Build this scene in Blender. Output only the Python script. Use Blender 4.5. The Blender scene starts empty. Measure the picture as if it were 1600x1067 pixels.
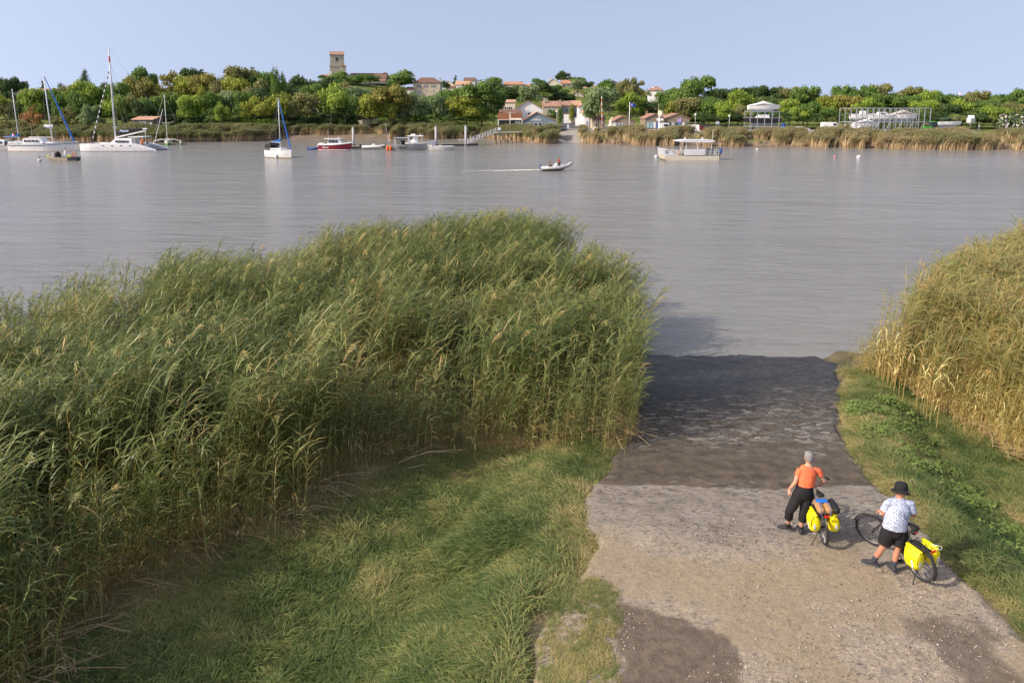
import bpy, math, random
import numpy as np
from math import sin, cos, tan, atan, pi, radians, sqrt
from mathutils import Vector, Matrix
random.seed(7)
rng = np.random.default_rng(11)
SC = bpy.context.scene
COL = SC.collection

# ------------------------------------------------------------------ camera model
PITCH = radians(8.5); F = 1137.0; CX = 800.0; CY = 335.0; H = 10.0
def at(px, py, d):
    dep = PITCH + atan((py-CY)/F); z = H - d*tan(dep)
    zc = d*cos(PITCH) + (H-z)*sin(PITCH)
    return Vector(((px-CX)/F*zc, d, z))
def gp(px, py, z=0.0):
    dep = PITCH + atan((py-CY)/F)
    return at(px, py, (H-z)/tan(dep))
cam_d = bpy.data.cameras.new('camera'); cam = bpy.data.objects.new('camera', cam_d); COL.objects.link(cam)
cam.location = (0, 0, H); cam.rotation_euler = (pi/2-PITCH, 0, 0)
cam_d.sensor_width = 36; cam_d.lens = F/1600*36; cam_d.shift_y = -(533.5-CY)/1600
cam_d.clip_start = .1; cam_d.clip_end = 20000
SC.camera = cam

# ------------------------------------------------------------------ light
SUN_EL = radians(36); SUN_AZ = radians(21)      # shadows fall to +X, turned 17 degrees away
w = bpy.data.worlds.new('World'); SC.world = w; w.use_nodes = True
nt = w.node_tree; bg = nt.nodes['Background']
sky = nt.nodes.new('ShaderNodeTexSky'); sky.sky_type = 'NISHITA'; sky.sun_disc = False
sky.sun_elevation = SUN_EL; sky.sun_rotation = radians(-90) - SUN_AZ
sky.altitude = 0; sky.air_density = 1.0; sky.dust_density = 0.6; sky.ozone_density = 2.0
# hazy autumn air: read the sky a little above the true elevation and tint it towards lavender
tcw = nt.nodes.new('ShaderNodeTexCoord'); mpw = nt.nodes.new('ShaderNodeMapping'); mpw.inputs['Location'].default_value = (0, 0, .42); mpw.inputs['Scale'].default_value = (1, 1, .30)
tint_ = nt.nodes.new('ShaderNodeMix'); tint_.data_type = 'RGBA'; tint_.blend_type = 'MULTIPLY'; tint_.inputs[0].default_value = 1; tint_.inputs[7].default_value = (2.22, 1.60, 1.25, 1)
nt.links.new(tcw.outputs['Generated'], mpw.inputs['Vector']); nt.links.new(mpw.outputs[0], sky.inputs['Vector'])
nt.links.new(sky.outputs[0], tint_.inputs[6]); nt.links.new(tint_.outputs[2], bg.inputs[0]); bg.inputs[1].default_value = .15
sd = bpy.data.lights.new('sun', 'SUN'); so = bpy.data.objects.new('sun', sd); COL.objects.link(so)
sd.energy = 4.0; sd.angle = radians(.5); sd.color = (1, .91, .78)
tosun = Vector((-cos(SUN_EL)*cos(SUN_AZ), -cos(SUN_EL)*sin(SUN_AZ), sin(SUN_EL)))
so.rotation_euler = tosun.to_track_quat('Z', 'Y').to_euler(); so.location = (0, 0, 60)
SC.view_settings.view_transform = 'Standard'; SC.view_settings.look = 'None'
SC.view_settings.exposure = 0.42; SC.view_settings.gamma = 1

# ------------------------------------------------------------------ materials
def S(r, g, b):      # sRGB 0-255 to linear
    return tuple(((c/255)/12.92 if c/255 <= .04045 else ((c/255+.055)/1.055)**2.4) for c in (r, g, b))
MATS = {}
def mat(name, col, rough=.6, metal=0., var=.12, vs=2.5, bump=0., bs=15., spec=.3, trans=0., alpha=None):
    if name in MATS: return MATS[name]
    m = bpy.data.materials.new(name); m.use_nodes = True; n = m.node_tree.nodes; l = m.node_tree.links
    b = n['Principled BSDF']; tc = n.new('ShaderNodeTexCoord')
    no = n.new('ShaderNodeTexNoise'); no.inputs['Scale'].default_value = vs; no.inputs['Detail'].default_value = 5
    l.new(tc.outputs['Object'], no.inputs['Vector'])
    mx = n.new('ShaderNodeMix'); mx.data_type = 'RGBA'
    mx.inputs[6].default_value = (*[min(1, c*(1-var)) for c in col], 1)
    mx.inputs[7].default_value = (*[min(1, c*(1+var)) for c in col], 1)
    ra = n.new('ShaderNodeValToRGB'); ra.color_ramp.elements[0].position = .3; ra.color_ramp.elements[1].position = .7
    l.new(no.outputs['Fac'], ra.inputs['Fac']); l.new(ra.outputs['Color'], mx.inputs[0]); l.new(mx.outputs[2], b.inputs['Base Color'])
    b.inputs['Roughness'].default_value = rough; b.inputs['Metallic'].default_value = metal
    b.inputs['Specular IOR Level'].default_value = spec
    if bump:
        n2 = n.new('ShaderNodeTexNoise'); n2.inputs['Scale'].default_value = bs; n2.inputs['Detail'].default_value = 6
        l.new(tc.outputs['Object'], n2.inputs['Vector'])
        bp = n.new('ShaderNodeBump'); bp.inputs['Strength'].default_value = bump; bp.inputs['Distance'].default_value = .02
        l.new(n2.outputs['Fac'], bp.inputs['Height']); l.new(bp.outputs[0], b.inputs['Normal'])
    MATS[name] = m; return m
def new_nodes(name):
    m = bpy.data.materials.new(name); m.use_nodes = True; MATS[name] = m
    return m, m.node_tree.nodes, m.node_tree.links
def leafmat(name, stops, attr='tint', trans=.35, rough=.6, extra=None, spec=.25):
    """leaf / blade material: colour ramp over a per-leaf attribute"""
    m, n, l = new_nodes(name); b = n['Principled BSDF']; out = n['Material Output']
    a = n.new('ShaderNodeAttribute'); a.attribute_name = attr
    r = n.new('ShaderNodeValToRGB'); els = r.color_ramp.elements
    while len(els) < len(stops): els.new(.5)
    for e, (p, c) in zip(els, stops): e.position = p; e.color = (*c, 1)
    l.new(a.outputs['Fac'], r.inputs['Fac'])
    b.inputs['Roughness'].default_value = rough; b.inputs['Specular IOR Level'].default_value = spec
    t = n.new('ShaderNodeBsdfTranslucent'); ms = n.new('ShaderNodeMixShader'); ms.inputs[0].default_value = trans
    l.new(r.outputs[0], b.inputs['Base Color']); l.new(r.outputs[0], t.inputs['Color'])
    l.new(b.outputs[0], ms.inputs[1]); l.new(t.outputs[0], ms.inputs[2]); l.new(ms.outputs[0], out.inputs['Surface'])
    return m

# ------------------------------------------------------------------ mesh building
def frame_of(t):
    t = t.normalized(); u = Vector((0, 0, 1)) if abs(t.z) < .95 else Vector((1, 0, 0))
    a = t.cross(u).normalized(); return a, a.cross(t).normalized()
class MB:
    def __init__(s): s.v = []; s.f = []
    def add(s, vs, fs):
        o = len(s.v); s.v += [Vector(v) for v in vs]; s.f += [tuple(i+o for i in f) for f in fs]; return s
    def box(s, x0, x1, y0, y1, z0, z1):
        return s.add([(x0,y0,z0),(x1,y0,z0),(x1,y1,z0),(x0,y1,z0),(x0,y0,z1),(x1,y0,z1),(x1,y1,z1),(x0,y1,z1)],
                     [(0,3,2,1),(4,5,6,7),(0,1,5,4),(1,2,6,5),(2,3,7,6),(3,0,4,7)])
    def cbox(s, c, sz, rot=None):
        m = MB().box(-sz[0]/2, sz[0]/2, -sz[1]/2, sz[1]/2, -sz[2]/2, sz[2]/2)
        R = rot if rot is not None else Matrix.Identity(3)
        return s.add([R @ v + Vector(c) for v in m.v], m.f)
    def path(s, pts, rad, n=8, cap=True, up=None, closed=False):
        pts = [Vector(p) for p in pts]; k = len(pts)
        rad = [rad]*k if not isinstance(rad, (list, tuple)) or (isinstance(rad, tuple)) else rad
        o = len(s.v); a = None
        for i, p in enumerate(pts):
            if closed: t = pts[(i+1) % k]-pts[i-1]
            else: t = (pts[min(i+1, k-1)]-pts[max(i-1, 0)])
            if t.length < 1e-9: t = Vector((0, 0, 1))
            t.normalize()
            if up is not None: a = Vector(up).cross(t).normalized() if Vector(up).cross(t).length > .05 else (a or frame_of(t)[0])
            elif a is None: a = frame_of(t)[0]
            a = (a - t*a.dot(t)).normalized(); b = t.cross(a)
            r = rad[i]; ra, rb = r if isinstance(r, tuple) else (r, r)
            for j in range(n):
                g = 2*pi*j/n; s.v.append(p + a*(ra*cos(g)) + b*(rb*sin(g)))
        for i in range(k if closed else k-1):
            for j in range(n):
                i2 = (i+1) % k
                s.f.append((o+i*n+j, o+i*n+(j+1) % n, o+i2*n+(j+1) % n, o+i2*n+j))
        if cap and not closed:
            s.f.append(tuple(o+j for j in range(n))[::-1]); s.f.append(tuple(o+(k-1)*n+j for j in range(n)))
        return s
    def tube(s, p0, p1, r0, r1=None, n=8): return s.path([p0, p1], [r0, r0 if r1 is None else r1], n)
    def bar(s, p0, p1, w, h=None):
        return s.path([p0, p1], [(w*.707, (h or w)*.707)]*2, 4, up=(0, 0, 1) if abs((Vector(p1)-Vector(p0)).normalized().z) < .9 else None)
    def prism(s, poly, y0, y1):         # poly in (x,z), extruded along y
        n = len(poly)
        vs = [(x, y0, z) for x, z in poly]+[(x, y1, z) for x, z in poly]
        return s.add(vs, [tuple(range(n)), tuple(range(2*n-1, n-1, -1))]+[(i, i+n, (i+1) % n+n, (i+1) % n) for i in range(n)])
    def prismx(s, poly, x0, x1):        # poly in (y,z), extruded along x
        n = len(poly)
        vs = [(x0, y, z) for y, z in poly]+[(x1, y, z) for y, z in poly]
        return s.add(vs, [tuple(range(n-1, -1, -1)), tuple(range(n, 2*n))]+[(i, (i+1) % n, (i+1) % n+n, i+n) for i in range(n)])
    def ell(s, c, r, n=12, m=8, rot=None):
        c = Vector(c); o = len(s.v); R = rot if rot is not None else Matrix.Identity(3)
        if not isinstance(r, (tuple, list)): r = (r, r, r)
        for i in range(m+1):
            th = pi*i/m
            for j in range(n):
                g = 2*pi*j/n; s.v.append(R @ Vector((r[0]*sin(th)*cos(g), r[1]*sin(th)*sin(g), r[2]*cos(th)))+c)
        for i in range(m):
            for j in range(n):
                s.f.append((o+i*n+j, o+(i+1)*n+j, o+(i+1)*n+(j+1) % n, o+i*n+(j+1) % n))
        return s
    def torus(s, c, R, r, axis='y', n=32, m=8, a0=0, a1=2*pi):
        full = abs(a1-a0-2*pi) < 1e-6; pts = []
        k = n if full else n+1
        for i in range(k):
            g = a0+(a1-a0)*i/n
            q = {'y': (R*cos(g), 0, R*sin(g)), 'x': (0, R*cos(g), R*sin(g)), 'z': (R*cos(g), R*sin(g), 0)}[axis]
            pts.append(Vector(c)+Vector(q))
        up = {'y': (0, 1, 0), 'x': (1, 0, 0), 'z': (0, 0, 1)}[axis]
        return s.path(pts, [r]*len(pts), m, closed=full, up=up)
    def xf(s, M):
        s.v = [M @ v for v in s.v]; return s
    def build(s, name, m, parent=None, smooth=False, bevel=0, world=False):
        me = bpy.data.meshes.new(name); me.from_pydata([tuple(v) for v in s.v], [], s.f); me.update()
        if smooth: me.shade_smooth()
        me.materials.append(m); o = bpy.data.objects.new(name, me); COL.objects.link(o)
        if parent is not None: o.parent = parent
        if bevel:
            b = o.modifiers.new('bevel', 'BEVEL'); b.width = bevel; b.segments = 2; b.limit_method = 'ANGLE'
        return o
def np_mesh(name, V, Fq, m, attrs=None, smooth=False, parent=None):
    V = np.ascontiguousarray(V, np.float32); Fq = np.ascontiguousarray(Fq, np.int32); k = Fq.shape[1]
    me = bpy.data.meshes.new(name); me.vertices.add(len(V)); me.vertices.foreach_set('co', V.ravel())
    me.loops.add(Fq.size); me.loops.foreach_set('vertex_index', Fq.ravel())
    me.polygons.add(len(Fq)); me.polygons.foreach_set('loop_start', np.arange(0, Fq.size, k, dtype=np.int32))
    me.update(calc_edges=True)
    for a, val in (attrs or {}).items():
        at_ = me.attributes.new(a, 'FLOAT', 'POINT'); at_.data.foreach_set('value', np.ascontiguousarray(val, np.float32))
    if smooth: me.shade_smooth()
    me.materials.append(m); o = bpy.data.objects.new(name, me); COL.objects.link(o)
    if parent is not None: o.parent = parent
    return o
def tag(o, label=None, cat=None, group=None, kind=None):
    if label: o['label'] = label
    if cat: o['category'] = cat
    if group: o['group'] = group
    if kind: o['kind'] = kind
    return o
def thing(name, label, cat, loc=(0, 0, 0), rz=0, group=None, scale=None):
    o = bpy.data.objects.new(name, None); COL.objects.link(o); o.location = loc; o.rotation_euler = (0, 0, rz)
    o.empty_display_size = .3
    if scale: o.scale = scale
    return tag(o, label, cat, group)
def kids(o): return [c for c in bpy.data.objects if c.parent is o]
def copy_tree(o, parent=None):
    c = o.copy(); COL.objects.link(c)
    if parent is not None: c.parent = parent
    for ch in kids(o): copy_tree(ch, c)
    return c

# ------------------------------------------------------------------ numpy noise and geometry
def _h(i, j, s):
    n = (i*374761393 + j*668265263 + s*974711) & 0xffffffff
    n = ((n ^ (n >> 13))*1274126177) & 0xffffffff
    return ((n ^ (n >> 16)) & 0xffff)/65535.0
def vnoise(x, y, s=0):
    x = np.asarray(x, float); y = np.asarray(y, float); i = np.floor(x).astype(np.int64); j = np.floor(y).astype(np.int64)
    u = x-i; v = y-j; u = u*u*(3-2*u); v = v*v*(3-2*v)
    return (_h(i, j, s)*(1-u)+_h(i+1, j, s)*u)*(1-v)+(_h(i, j+1, s)*(1-u)+_h(i+1, j+1, s)*u)*v
def fbm(x, y, s=0, o=4):
    r = 0; a = .5; t = 0
    for k in range(o): r = r+a*vnoise(x*2**k, y*2**k, s+k*17); t += a; a *= .5
    return r/t
def sstep(a, b, x):
    t = np.clip((np.asarray(x, float)-a)/(b-a), 0, 1); return t*t*(3-2*t)
def inpoly(x, y, P):
    x = np.asarray(x, float); y = np.asarray(y, float); r = np.zeros(x.shape, bool); n = len(P)
    for i in range(n):
        x0, y0 = P[i][:2]; x1, y1 = P[(i+1) % n][:2]
        if y0 == y1: continue
        c = ((y0 > y) != (y1 > y)) & (x < (x1-x0)*(y-y0)/(y1-y0)+x0); r ^= c
    return r
def pdist(x, y, P, closed=True):
    x = np.asarray(x, float); y = np.asarray(y, float); best = np.full(x.shape, 1e9); n = len(P)
    for i in range(n if closed else n-1):
        x0, y0 = P[i][:2]; x1, y1 = P[(i+1) % n][:2]; dx, dy = x1-x0, y1-y0
        t = np.clip(((x-x0)*dx+(y-y0)*dy)/(dx*dx+dy*dy+1e-12), 0, 1)
        best = np.minimum(best, np.hypot(x-x0-t*dx, y-y0-t*dy))
    return best
def strip(c, wdir, wid):
    """blade: centre points (k,3), one width direction, widths (k) -> verts, quads"""
    c = np.asarray(c, float); k = len(c); wdir = np.asarray(wdir, float)
    V = np.empty((2*k, 3)); wv = np.asarray(wid, float)[:, None]*.5*wdir[None]
    V[0::2] = c-wv; V[1::2] = c+wv
    Q = np.array([(2*i, 2*i+1, 2*i+3, 2*i+2) for i in range(k-1)]); return V, Q
class NP:
    def __init__(s): s.V = []; s.Q = []; s.A = {}; s.n = 0
    def add(s, V, Q, **at_):
        s.V.append(V); s.Q.append(Q+s.n); s.n += len(V)
        for k, v in at_.items(): s.A.setdefault(k, []).append(np.broadcast_to(np.asarray(v, float), (len(V),)))
    def done(s): return np.concatenate(s.V), np.concatenate(s.Q), {k: np.concatenate(v) for k, v in s.A.items()}
def scatter(templates, pos, yaw, scl, lean=None, extra=None):
    """place templates (V,Q,A) at positions; extra: dict attr -> per-instance offset added to that attribute"""
    out = NP(); k = len(pos); ti = rng.integers(0, len(templates), k)
    for t, (TV, TQ, TA) in enumerate(templates):
        ix = np.nonzero(ti == t)[0]
        if not len(ix): continue
        c, s = np.cos(yaw[ix])[:, None], np.sin(yaw[ix])[:, None]; sc = scl[ix][:, None]
        X = (TV[None, :, 0]*c-TV[None, :, 1]*s)*sc; Y = (TV[None, :, 0]*s+TV[None, :, 1]*c)*sc; Z = TV[None, :, 2]*sc
        if lean is not None:
            q = (Z/3.0)**2; X = X+q*lean[ix, 0][:, None]; Y = Y+q*lean[ix, 1][:, None]
        V = np.stack([X+pos[ix, 0][:, None], Y+pos[ix, 1][:, None], Z+pos[ix, 2][:, None]], -1).reshape(-1, 3)
        Q = (TQ[None]+(np.arange(len(ix))*len(TV))[:, None, None]).reshape(-1, 4)
        A = {}
        for a, v in TA.items():
            e = extra[a][ix][:, None] if extra and a in extra else 0
            A[a] = (np.broadcast_to(v[None], (len(ix), len(v)))+e).reshape(-1)
        out.add(V, Q, **A)
    return out.done()

# ------------------------------------------------------------------ near bank: shapes of the ground
def zramp(d):
    d = np.asarray(d, float)
    return np.where(d > 12.8, (28.3-d)*.1355, 2.1+(12.8-d)*.02)
def gr(px, py):
    z = 1.0
    for _ in range(30):
        q = gp(px, py, z); z = float(zramp(q.y))
    return (q.x, q.y)
def gz(px, py, z):
    q = gp(px, py, z); return (q.x, q.y)
RL = [gr(*q) for q in ((1002,575),(1003,600),(998,640),(985,690),(955,730),(922,775),(914,815),(940,850),(930,880),(880,935),(850,1000),(840,1067),(840,1250))]
RR = [gr(*q) for q in ((1300,568),(1312,600),(1303,640),(1312,690),(1345,735),(1372,765),(1410,800),(1450,850),(1500,905),(1560,960),(1640,1040),(1720,1110),(1900,1300))]
RLy = np.array([q[1] for q in RL])[::-1]; RLx = np.array([q[0] for q in RL])[::-1]
RRy = np.array([q[1] for q in RR])[::-1]; RRx = np.array([q[0] for q in RR])[::-1]
def ramp_l(y): return np.interp(y, RLy, RLx)
def ramp_r(y): return np.interp(y, RRy, RRx)
# outer edge of the land (where reeds meet the river)
LSH = [gz(px, py, 3.7) for px, py in ((-500,560),(-250,495),(0,437),(100,412),(220,395),(350,380),(450,362),(560,343),(640,331),(740,328),(860,330),(912,352),(952,385))]
RSH = [gz(px, py, 3.7) for px, py in ((1398,455),(1445,408),(1520,372),(1600,345),(1800,305),(2100,280))]
tipL = gr(1002, 560); tipR = gr(1318, 575)
LAND = [(-60, 0)]+[(-45, LSH[0][1]-6)]+LSH+[(LSH[-1][0]+.3, 33.5), (tipL[0]+.2, 29.5), (tipR[0], 28.6)]+[(RSH[0][0]-.2, RSH[0][1]-4.5)]+RSH+[(75, RSH[-1][1]), (75, 0)]
def hland(x, y):
    x = np.asarray(x, float); y = np.asarray(y, float)
    s = pdist(x, y, LAND)*np.where(inpoly(x, y, LAND), 1, -1)
    hb = np.clip(.05+.085*s, -1.2, 2.35)+(.22*(fbm(x*.45, y*.45, 3)-.5)+.16*(fbm(x*1.6, y*1.6, 13, 3)-.5))*sstep(0, 3, s)
    zr = zramp(y)
    e = np.maximum(ramp_l(y)-x, x-ramp_r(y))          # >0 outside the slipway
    hb = np.maximum(hb, zr*.9+.05*sstep(0, 2, e)) if False else hb
    k = sstep(-.05, 1.3, e)
    up = zr+.10+.18*sstep(.3, 2, e)
    mixd = sstep(0, 3.5, e)
    a_ = up*(1-mixd)+np.maximum(hb, 0)*mixd; q_ = sstep(26.5, 30.5, y); out = a_*(1-q_)+hb*q_
    return np.where(e > .0, np.where(e < 1.3, (zr-.06)*(1-k)+out*k, out), zr-.08)
def gh(px, py):
    z = 1.0
    for _ in range(40):
        q = gp(px, py, z); z = .5*z+.5*float(hland(np.array([q.x]), np.array([q.y]))[0])
    return (q.x, q.y)
# ground sheet (near bank)
gx = np.arange(-62, 76, .3); gy = np.arange(-14, 62, .3)
GX, GY = np.meshgrid(gx, gy); GZ = hland(GX, GY)
V = np.stack([GX, GY, GZ], -1).reshape(-1, 3); nx, ny = len(gx), len(gy)
I = np.arange(nx*ny).reshape(ny, nx); Q = np.stack([I[:-1, :-1], I[:-1, 1:], I[1:, 1:], I[1:, :-1]], -1).reshape(-1, 4)
m, n, l = new_nodes('bank soil'); b = n['Principled BSDF']; tc = n.new('ShaderNodeTexCoord')
no = n.new('ShaderNodeTexNoise'); no.inputs['Scale'].default_value = 1.3; no.inputs['Detail'].default_value = 8
r = n.new('ShaderNodeValToRGB'); r.color_ramp.elements[0].position = .35; r.color_ramp.elements[1].position = .68
r.color_ramp.elements[0].color = (.07, .07, .035, 1); r.color_ramp.elements[1].color = (.17, .135, .085, 1)
l.new(tc.outputs['Object'], no.inputs['Vector']); l.new(no.outputs['Fac'], r.inputs['Fac']); l.new(r.outputs[0], b.inputs['Base Color'])
b.inputs['Roughness'].default_value = .95; b.inputs['Specular IOR Level'].default_value = .1
tag(np_mesh('ground', V, Q, m, smooth=True), kind='structure')

# ------------------------------------------------------------------ slipway sheet
st = .05
u = np.arange(0, 1.0001, .0045); yy = np.arange(5.0, 33.5, st)
U, YY = np.meshgrid(u, yy); xl = ramp_l(YY)-.25; xr = ramp_r(YY)+.25
XX = xl+(xr-xl)*U
XX = XX+.45*(fbm(XX*1.2, YY*1.2, 50)-.5)*(1-2*np.abs(U-.5)*0)
def pix(X, Y, Z):       # world -> photo pixel, used once to lay out the stains on the slipway where they are
    zc = Y*cos(PITCH)+(H-Z)*sin(PITCH); yu = Y*sin(PITCH)-(H-Z)*cos(PITCH); return CX+F*X/zc, CY-F*yu/zc
ZZ = zramp(YY)
mudline = 13.85+.0*XX
q0 = gr(1000, 757); q1 = gr(1360, 762); q2 = gr(940, 752)
wob = .5*(fbm(XX*.9, YY*.6, 5)-.5)+.22*(fbm(XX*5, YY*4, 6)-.5)
line = np.interp(XX, [q2[0], q0[0], q1[0]], [q2[1], q0[1], q1[1]])+wob
mud = sstep(-.05, .05, YY-line)*(1-.55*sstep(.62, .75, fbm(XX*7, YY*7, 66, 3))*sstep(1.2, 0, YY-line))
stone = sstep(gr(1200, 735)[1], gr(1200, 670)[1], YY+1.6*(fbm(XX*.8, YY*.8, 9)-.5)+.3*(XX-5)*.25)
wet = sstep(gr(1100, 690)[1], gr(1100, 590)[1], YY+1.4*(fbm(XX*.7, YY*.7, 19)-.5))
mudp = [gr(*q) for q in ((966,942),(1010,950),(1060,962),(1110,985),(1166,1022),(1160,1100),(1150,1250),(950,1250),(958,1067),(962,1000))]
mudq = [gr(*q) for q in ((1440,945),(1480,945),(1500,965),(1555,990),(1545,1012),(1575,1040),(1640,1110),(1560,1130),(1500,1080),(1450,1010),(1425,975))]
jx = XX+.55*(fbm(XX*2.5, YY*2.5, 31)-.5); jy = YY+.55*(fbm(XX*2.5, YY*2.5, 32)-.5)
def soft(P, s): 
    d_ = pdist(jx, jy, P)*np.where(inpoly(jx, jy, P), 1, -1); return sstep(-s, s, d_)
patch = np.maximum(soft(mudp, .05), soft(mudq, .14)*.85*sstep(.3, .5, fbm(XX*2, YY*2, 44)))
gravel = sstep(gr(1200, 845)[1], gr(1200, 905)[1], YY+1.2*(fbm(XX*.9, YY*.9, 12)-.5))*0
gravel = sstep(12.9, 11.6, YY+1.5*(fbm(XX*.8, YY*.8, 12)-.5)+.12*(XX-4))*(1-patch)
olive = sstep(.47, .66, fbm(XX*.7+4, YY*.9, 71))*sstep(13.0, 11.9, YY)
fine = fbm(XX*6, YY*6, 8, 5)-.5; ruts = fbm(XX*3.5, YY*9, 14, 4)-.5
ZZ = ZZ+.004+.012*fine+(.05*ruts*(1-mud)*(1-gravel))*sstep(10.8, 12.2, YY)+.02*mud*ruts+.02*(fbm(XX*.9, YY*.9, 4)-.5)+.17*(fbm(XX*.8, YY*1.2, 41)-.5)*sstep(25, 28, YY)
edge = np.minimum(U, 1-U)*(xr-xl); ZZ = ZZ-.10*sstep(.3, 0, edge)
# seaward lip: the slab ends in a low kerb just past the waterline
ZZ = np.where(YY > 29.0, ZZ-.25*sstep(29.0, 29.4, YY), ZZ)
V = np.stack([XX, YY, ZZ], -1).reshape(-1, 3); ny, nx = XX.shape
I = np.arange(nx*ny).reshape(ny, nx); Q = np.stack([I[:-1, :-1], I[:-1, 1:], I[1:, 1:], I[1:, :-1]], -1).reshape(-1, 4)
m, n, l = new_nodes('slipway paving'); b = n['Principled BSDF']
tc = n.new('ShaderNodeTexCoord')
def A_(nm):
    a = n.new('ShaderNodeAttribute'); a.attribute_name = nm; return a.outputs['Fac']
def noise(scale, det=6, rough=.6, vec=None, dist=0):
    t = n.new('ShaderNodeTexNoise'); t.inputs['Scale'].default_value = scale; t.inputs['Detail'].default_value = det
    t.inputs['Roughness'].default_value = rough; t.inputs['Distortion'].default_value = dist
    l.new(vec or tc.outputs['Object'], t.inputs['Vector']); return t.outputs['Fac']
def ramp(src, stops):
    r = n.new('ShaderNodeValToRGB'); e = r.color_ramp.elements
    while len(e) < len(stops): e.new(.5)
    for x, (p, c) in zip(e, stops): x.position = p; x.color = (*c, 1) if isinstance(c, tuple) else (c, c, c, 1)
    l.new(src, r.inputs['Fac']); return r.outputs[0]
def mix(f, a, b_, mode='MIX'):
    x = n.new('ShaderNodeMix'); x.data_type = 'RGBA'; x.blend_type = mode
    for s_, v in ((0, f), (6, a), (7, b_)):
        if hasattr(v, 'default_value') or hasattr(v, 'links'): l.new(v, x.inputs[s_])
        elif s_ == 0: x.inputs[0].default_value = v
        else: x.inputs[s_].default_value = (*v, 1)
    return x.outputs[2]
def math_(op, a, b_=None):
    x = n.new('ShaderNodeMath'); x.operation = op
    for i_, v in enumerate((a, b_)):
        if v is None: continue
        if isinstance(v, (int, float)): x.inputs[i_].default_value = v
        else: l.new(v, x.inputs[i_])
    return x.outputs[0]
mp = n.new('ShaderNodeMapping'); mp.inputs['Scale'].default_value = (2.2, 4.6, 1); l.new(tc.outputs['Object'], mp.inputs['Vector'])
wv = n.new('ShaderNodeVectorMath'); wv.operation = 'ADD'
nn = n.new('ShaderNodeTexNoise'); nn.inputs['Scale'].default_value = 3; l.new(tc.outputs['Object'], nn.inputs['Vector'])
l.new(mp.outputs[0], wv.inputs[0]); l.new(nn.outputs['Color'], wv.inputs[1])
v1 = n.new('ShaderNodeTexVoronoi'); v1.feature = 'DISTANCE_TO_EDGE'; v1.voronoi_dimensions = '2D'; v1.inputs['Scale'].default_value = 1.5; l.new(wv.outputs[0], v1.inputs['Vector'])
v2 = n.new('ShaderNodeTexVoronoi'); v2.voronoi_dimensions = '2D'; v2.inputs['Scale'].default_value = 1.5; l.new(wv.outputs[0], v2.inputs['Vector'])
joint = ramp(v1.outputs['Distance'], [(.02, 0.), (.09, 1.)])
stc = ramp(n.new('ShaderNodeSeparateColor').outputs[0] if False else math_('MULTIPLY', v2.outputs['Color'], 1.0), [(0., (.075, .066, .056)), (.5, (.13, .118, .10)), (.72, (.20, .183, .158)), (1., (.34, .315, .275))])
dry = ramp(noise(2.2, 9, .7), [(.3, (.145, .125, .097)), (.5, (.222, .193, .156)), (.7, (.30, .265, .22))])
dry = mix(ramp(noise(1.1, 6, .7), [(.55, 0.), (.75, .55)]), dry, (.15, .145, .14))
pits = ramp(noise(3.4, 5, .62, vec=mp.outputs[0]), [(.54, 0.), (.60, .85)]); dry = mix(pits, dry, (.085, .078, .07))
mudc = ramp(noise(3, 8, .6), [(.3, (.050, .040, .030)), (.5, (.088, .070, .051)), (.7, (.125, .10, .075))])
stn = mix(joint, (.07, .06, .047), stc)
cover = ramp(noise(2.1, 7, .7), [(.40, 0.), (.50, 1.)])
lower = mix(math_('MULTIPLY', cover, A_('stone')), mudc, stn)
wetc = mix(.80, lower, (.012, .012, .013)); lower = mix(A_('wet'), lower, wetc)
base = mix(A_('mud'), dry, lower)
grv = ramp(noise(20, 6, .8), [(.34, (.12, .09, .06)), (.47, (.30, .24, .165)), (.66, (.52, .43, .31))])
sand = ramp(noise(5, 8, .7), [(.35, 0.), (.6, .75)])
base = mix(math_('MULTIPLY', A_('gravel'), sand), base, grv)
base = mix(math_('MULTIPLY', A_('olive'), .6), base, (.26, .205, .125))
pm = ramp(noise(7, 8, .7), [(.3, (.085, .066, .047)), (.5, (.125, .10, .073)), (.75, (.18, .145, .108))])
chips = ramp(noise(16, 3, .5), [(.64, 0.), (.68, 1.)]); chips = math_('MULTIPLY', chips, ramp(noise(1.6, 3), [(.52, 0.), (.62, .8)]))
pm = mix(chips, pm, (.32, .22, .10))
base = mix(A_('patch'), base, pm)
l.new(base, b.inputs['Base Color'])
rg = n.new('ShaderNodeMapRange'); rg.inputs['To Min'].default_value = .92; rg.inputs['To Max'].default_value = .42; l.new(A_('wet'), rg.inputs['Value'])
l.new(rg.outputs[0], b.inputs['Roughness']); b.inputs['Specular IOR Level'].default_value = .25
hh = math_('ADD', math_('MULTIPLY', math_('MULTIPLY', joint, A_('stone')), .9), math_('ADD', math_('MULTIPLY', noise(30, 6, .7), .5), math_('MULTIPLY', noise(7, 5, .6), 1.0)))
bp = n.new('ShaderNodeBump'); bp.inputs['Strength'].default_value = .8; bp.inputs['Distance'].default_value = .03
l.new(hh, bp.inputs['Height']); l.new(bp.outputs[0], b.inputs['Normal'])
A = dict(mud=mud, stone=stone, wet=wet, patch=patch, gravel=gravel, olive=olive)
tag(np_mesh('slipway', V, Q, m, {k: v.ravel() for k, v in A.items()}, smooth=True), kind='structure')

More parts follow.
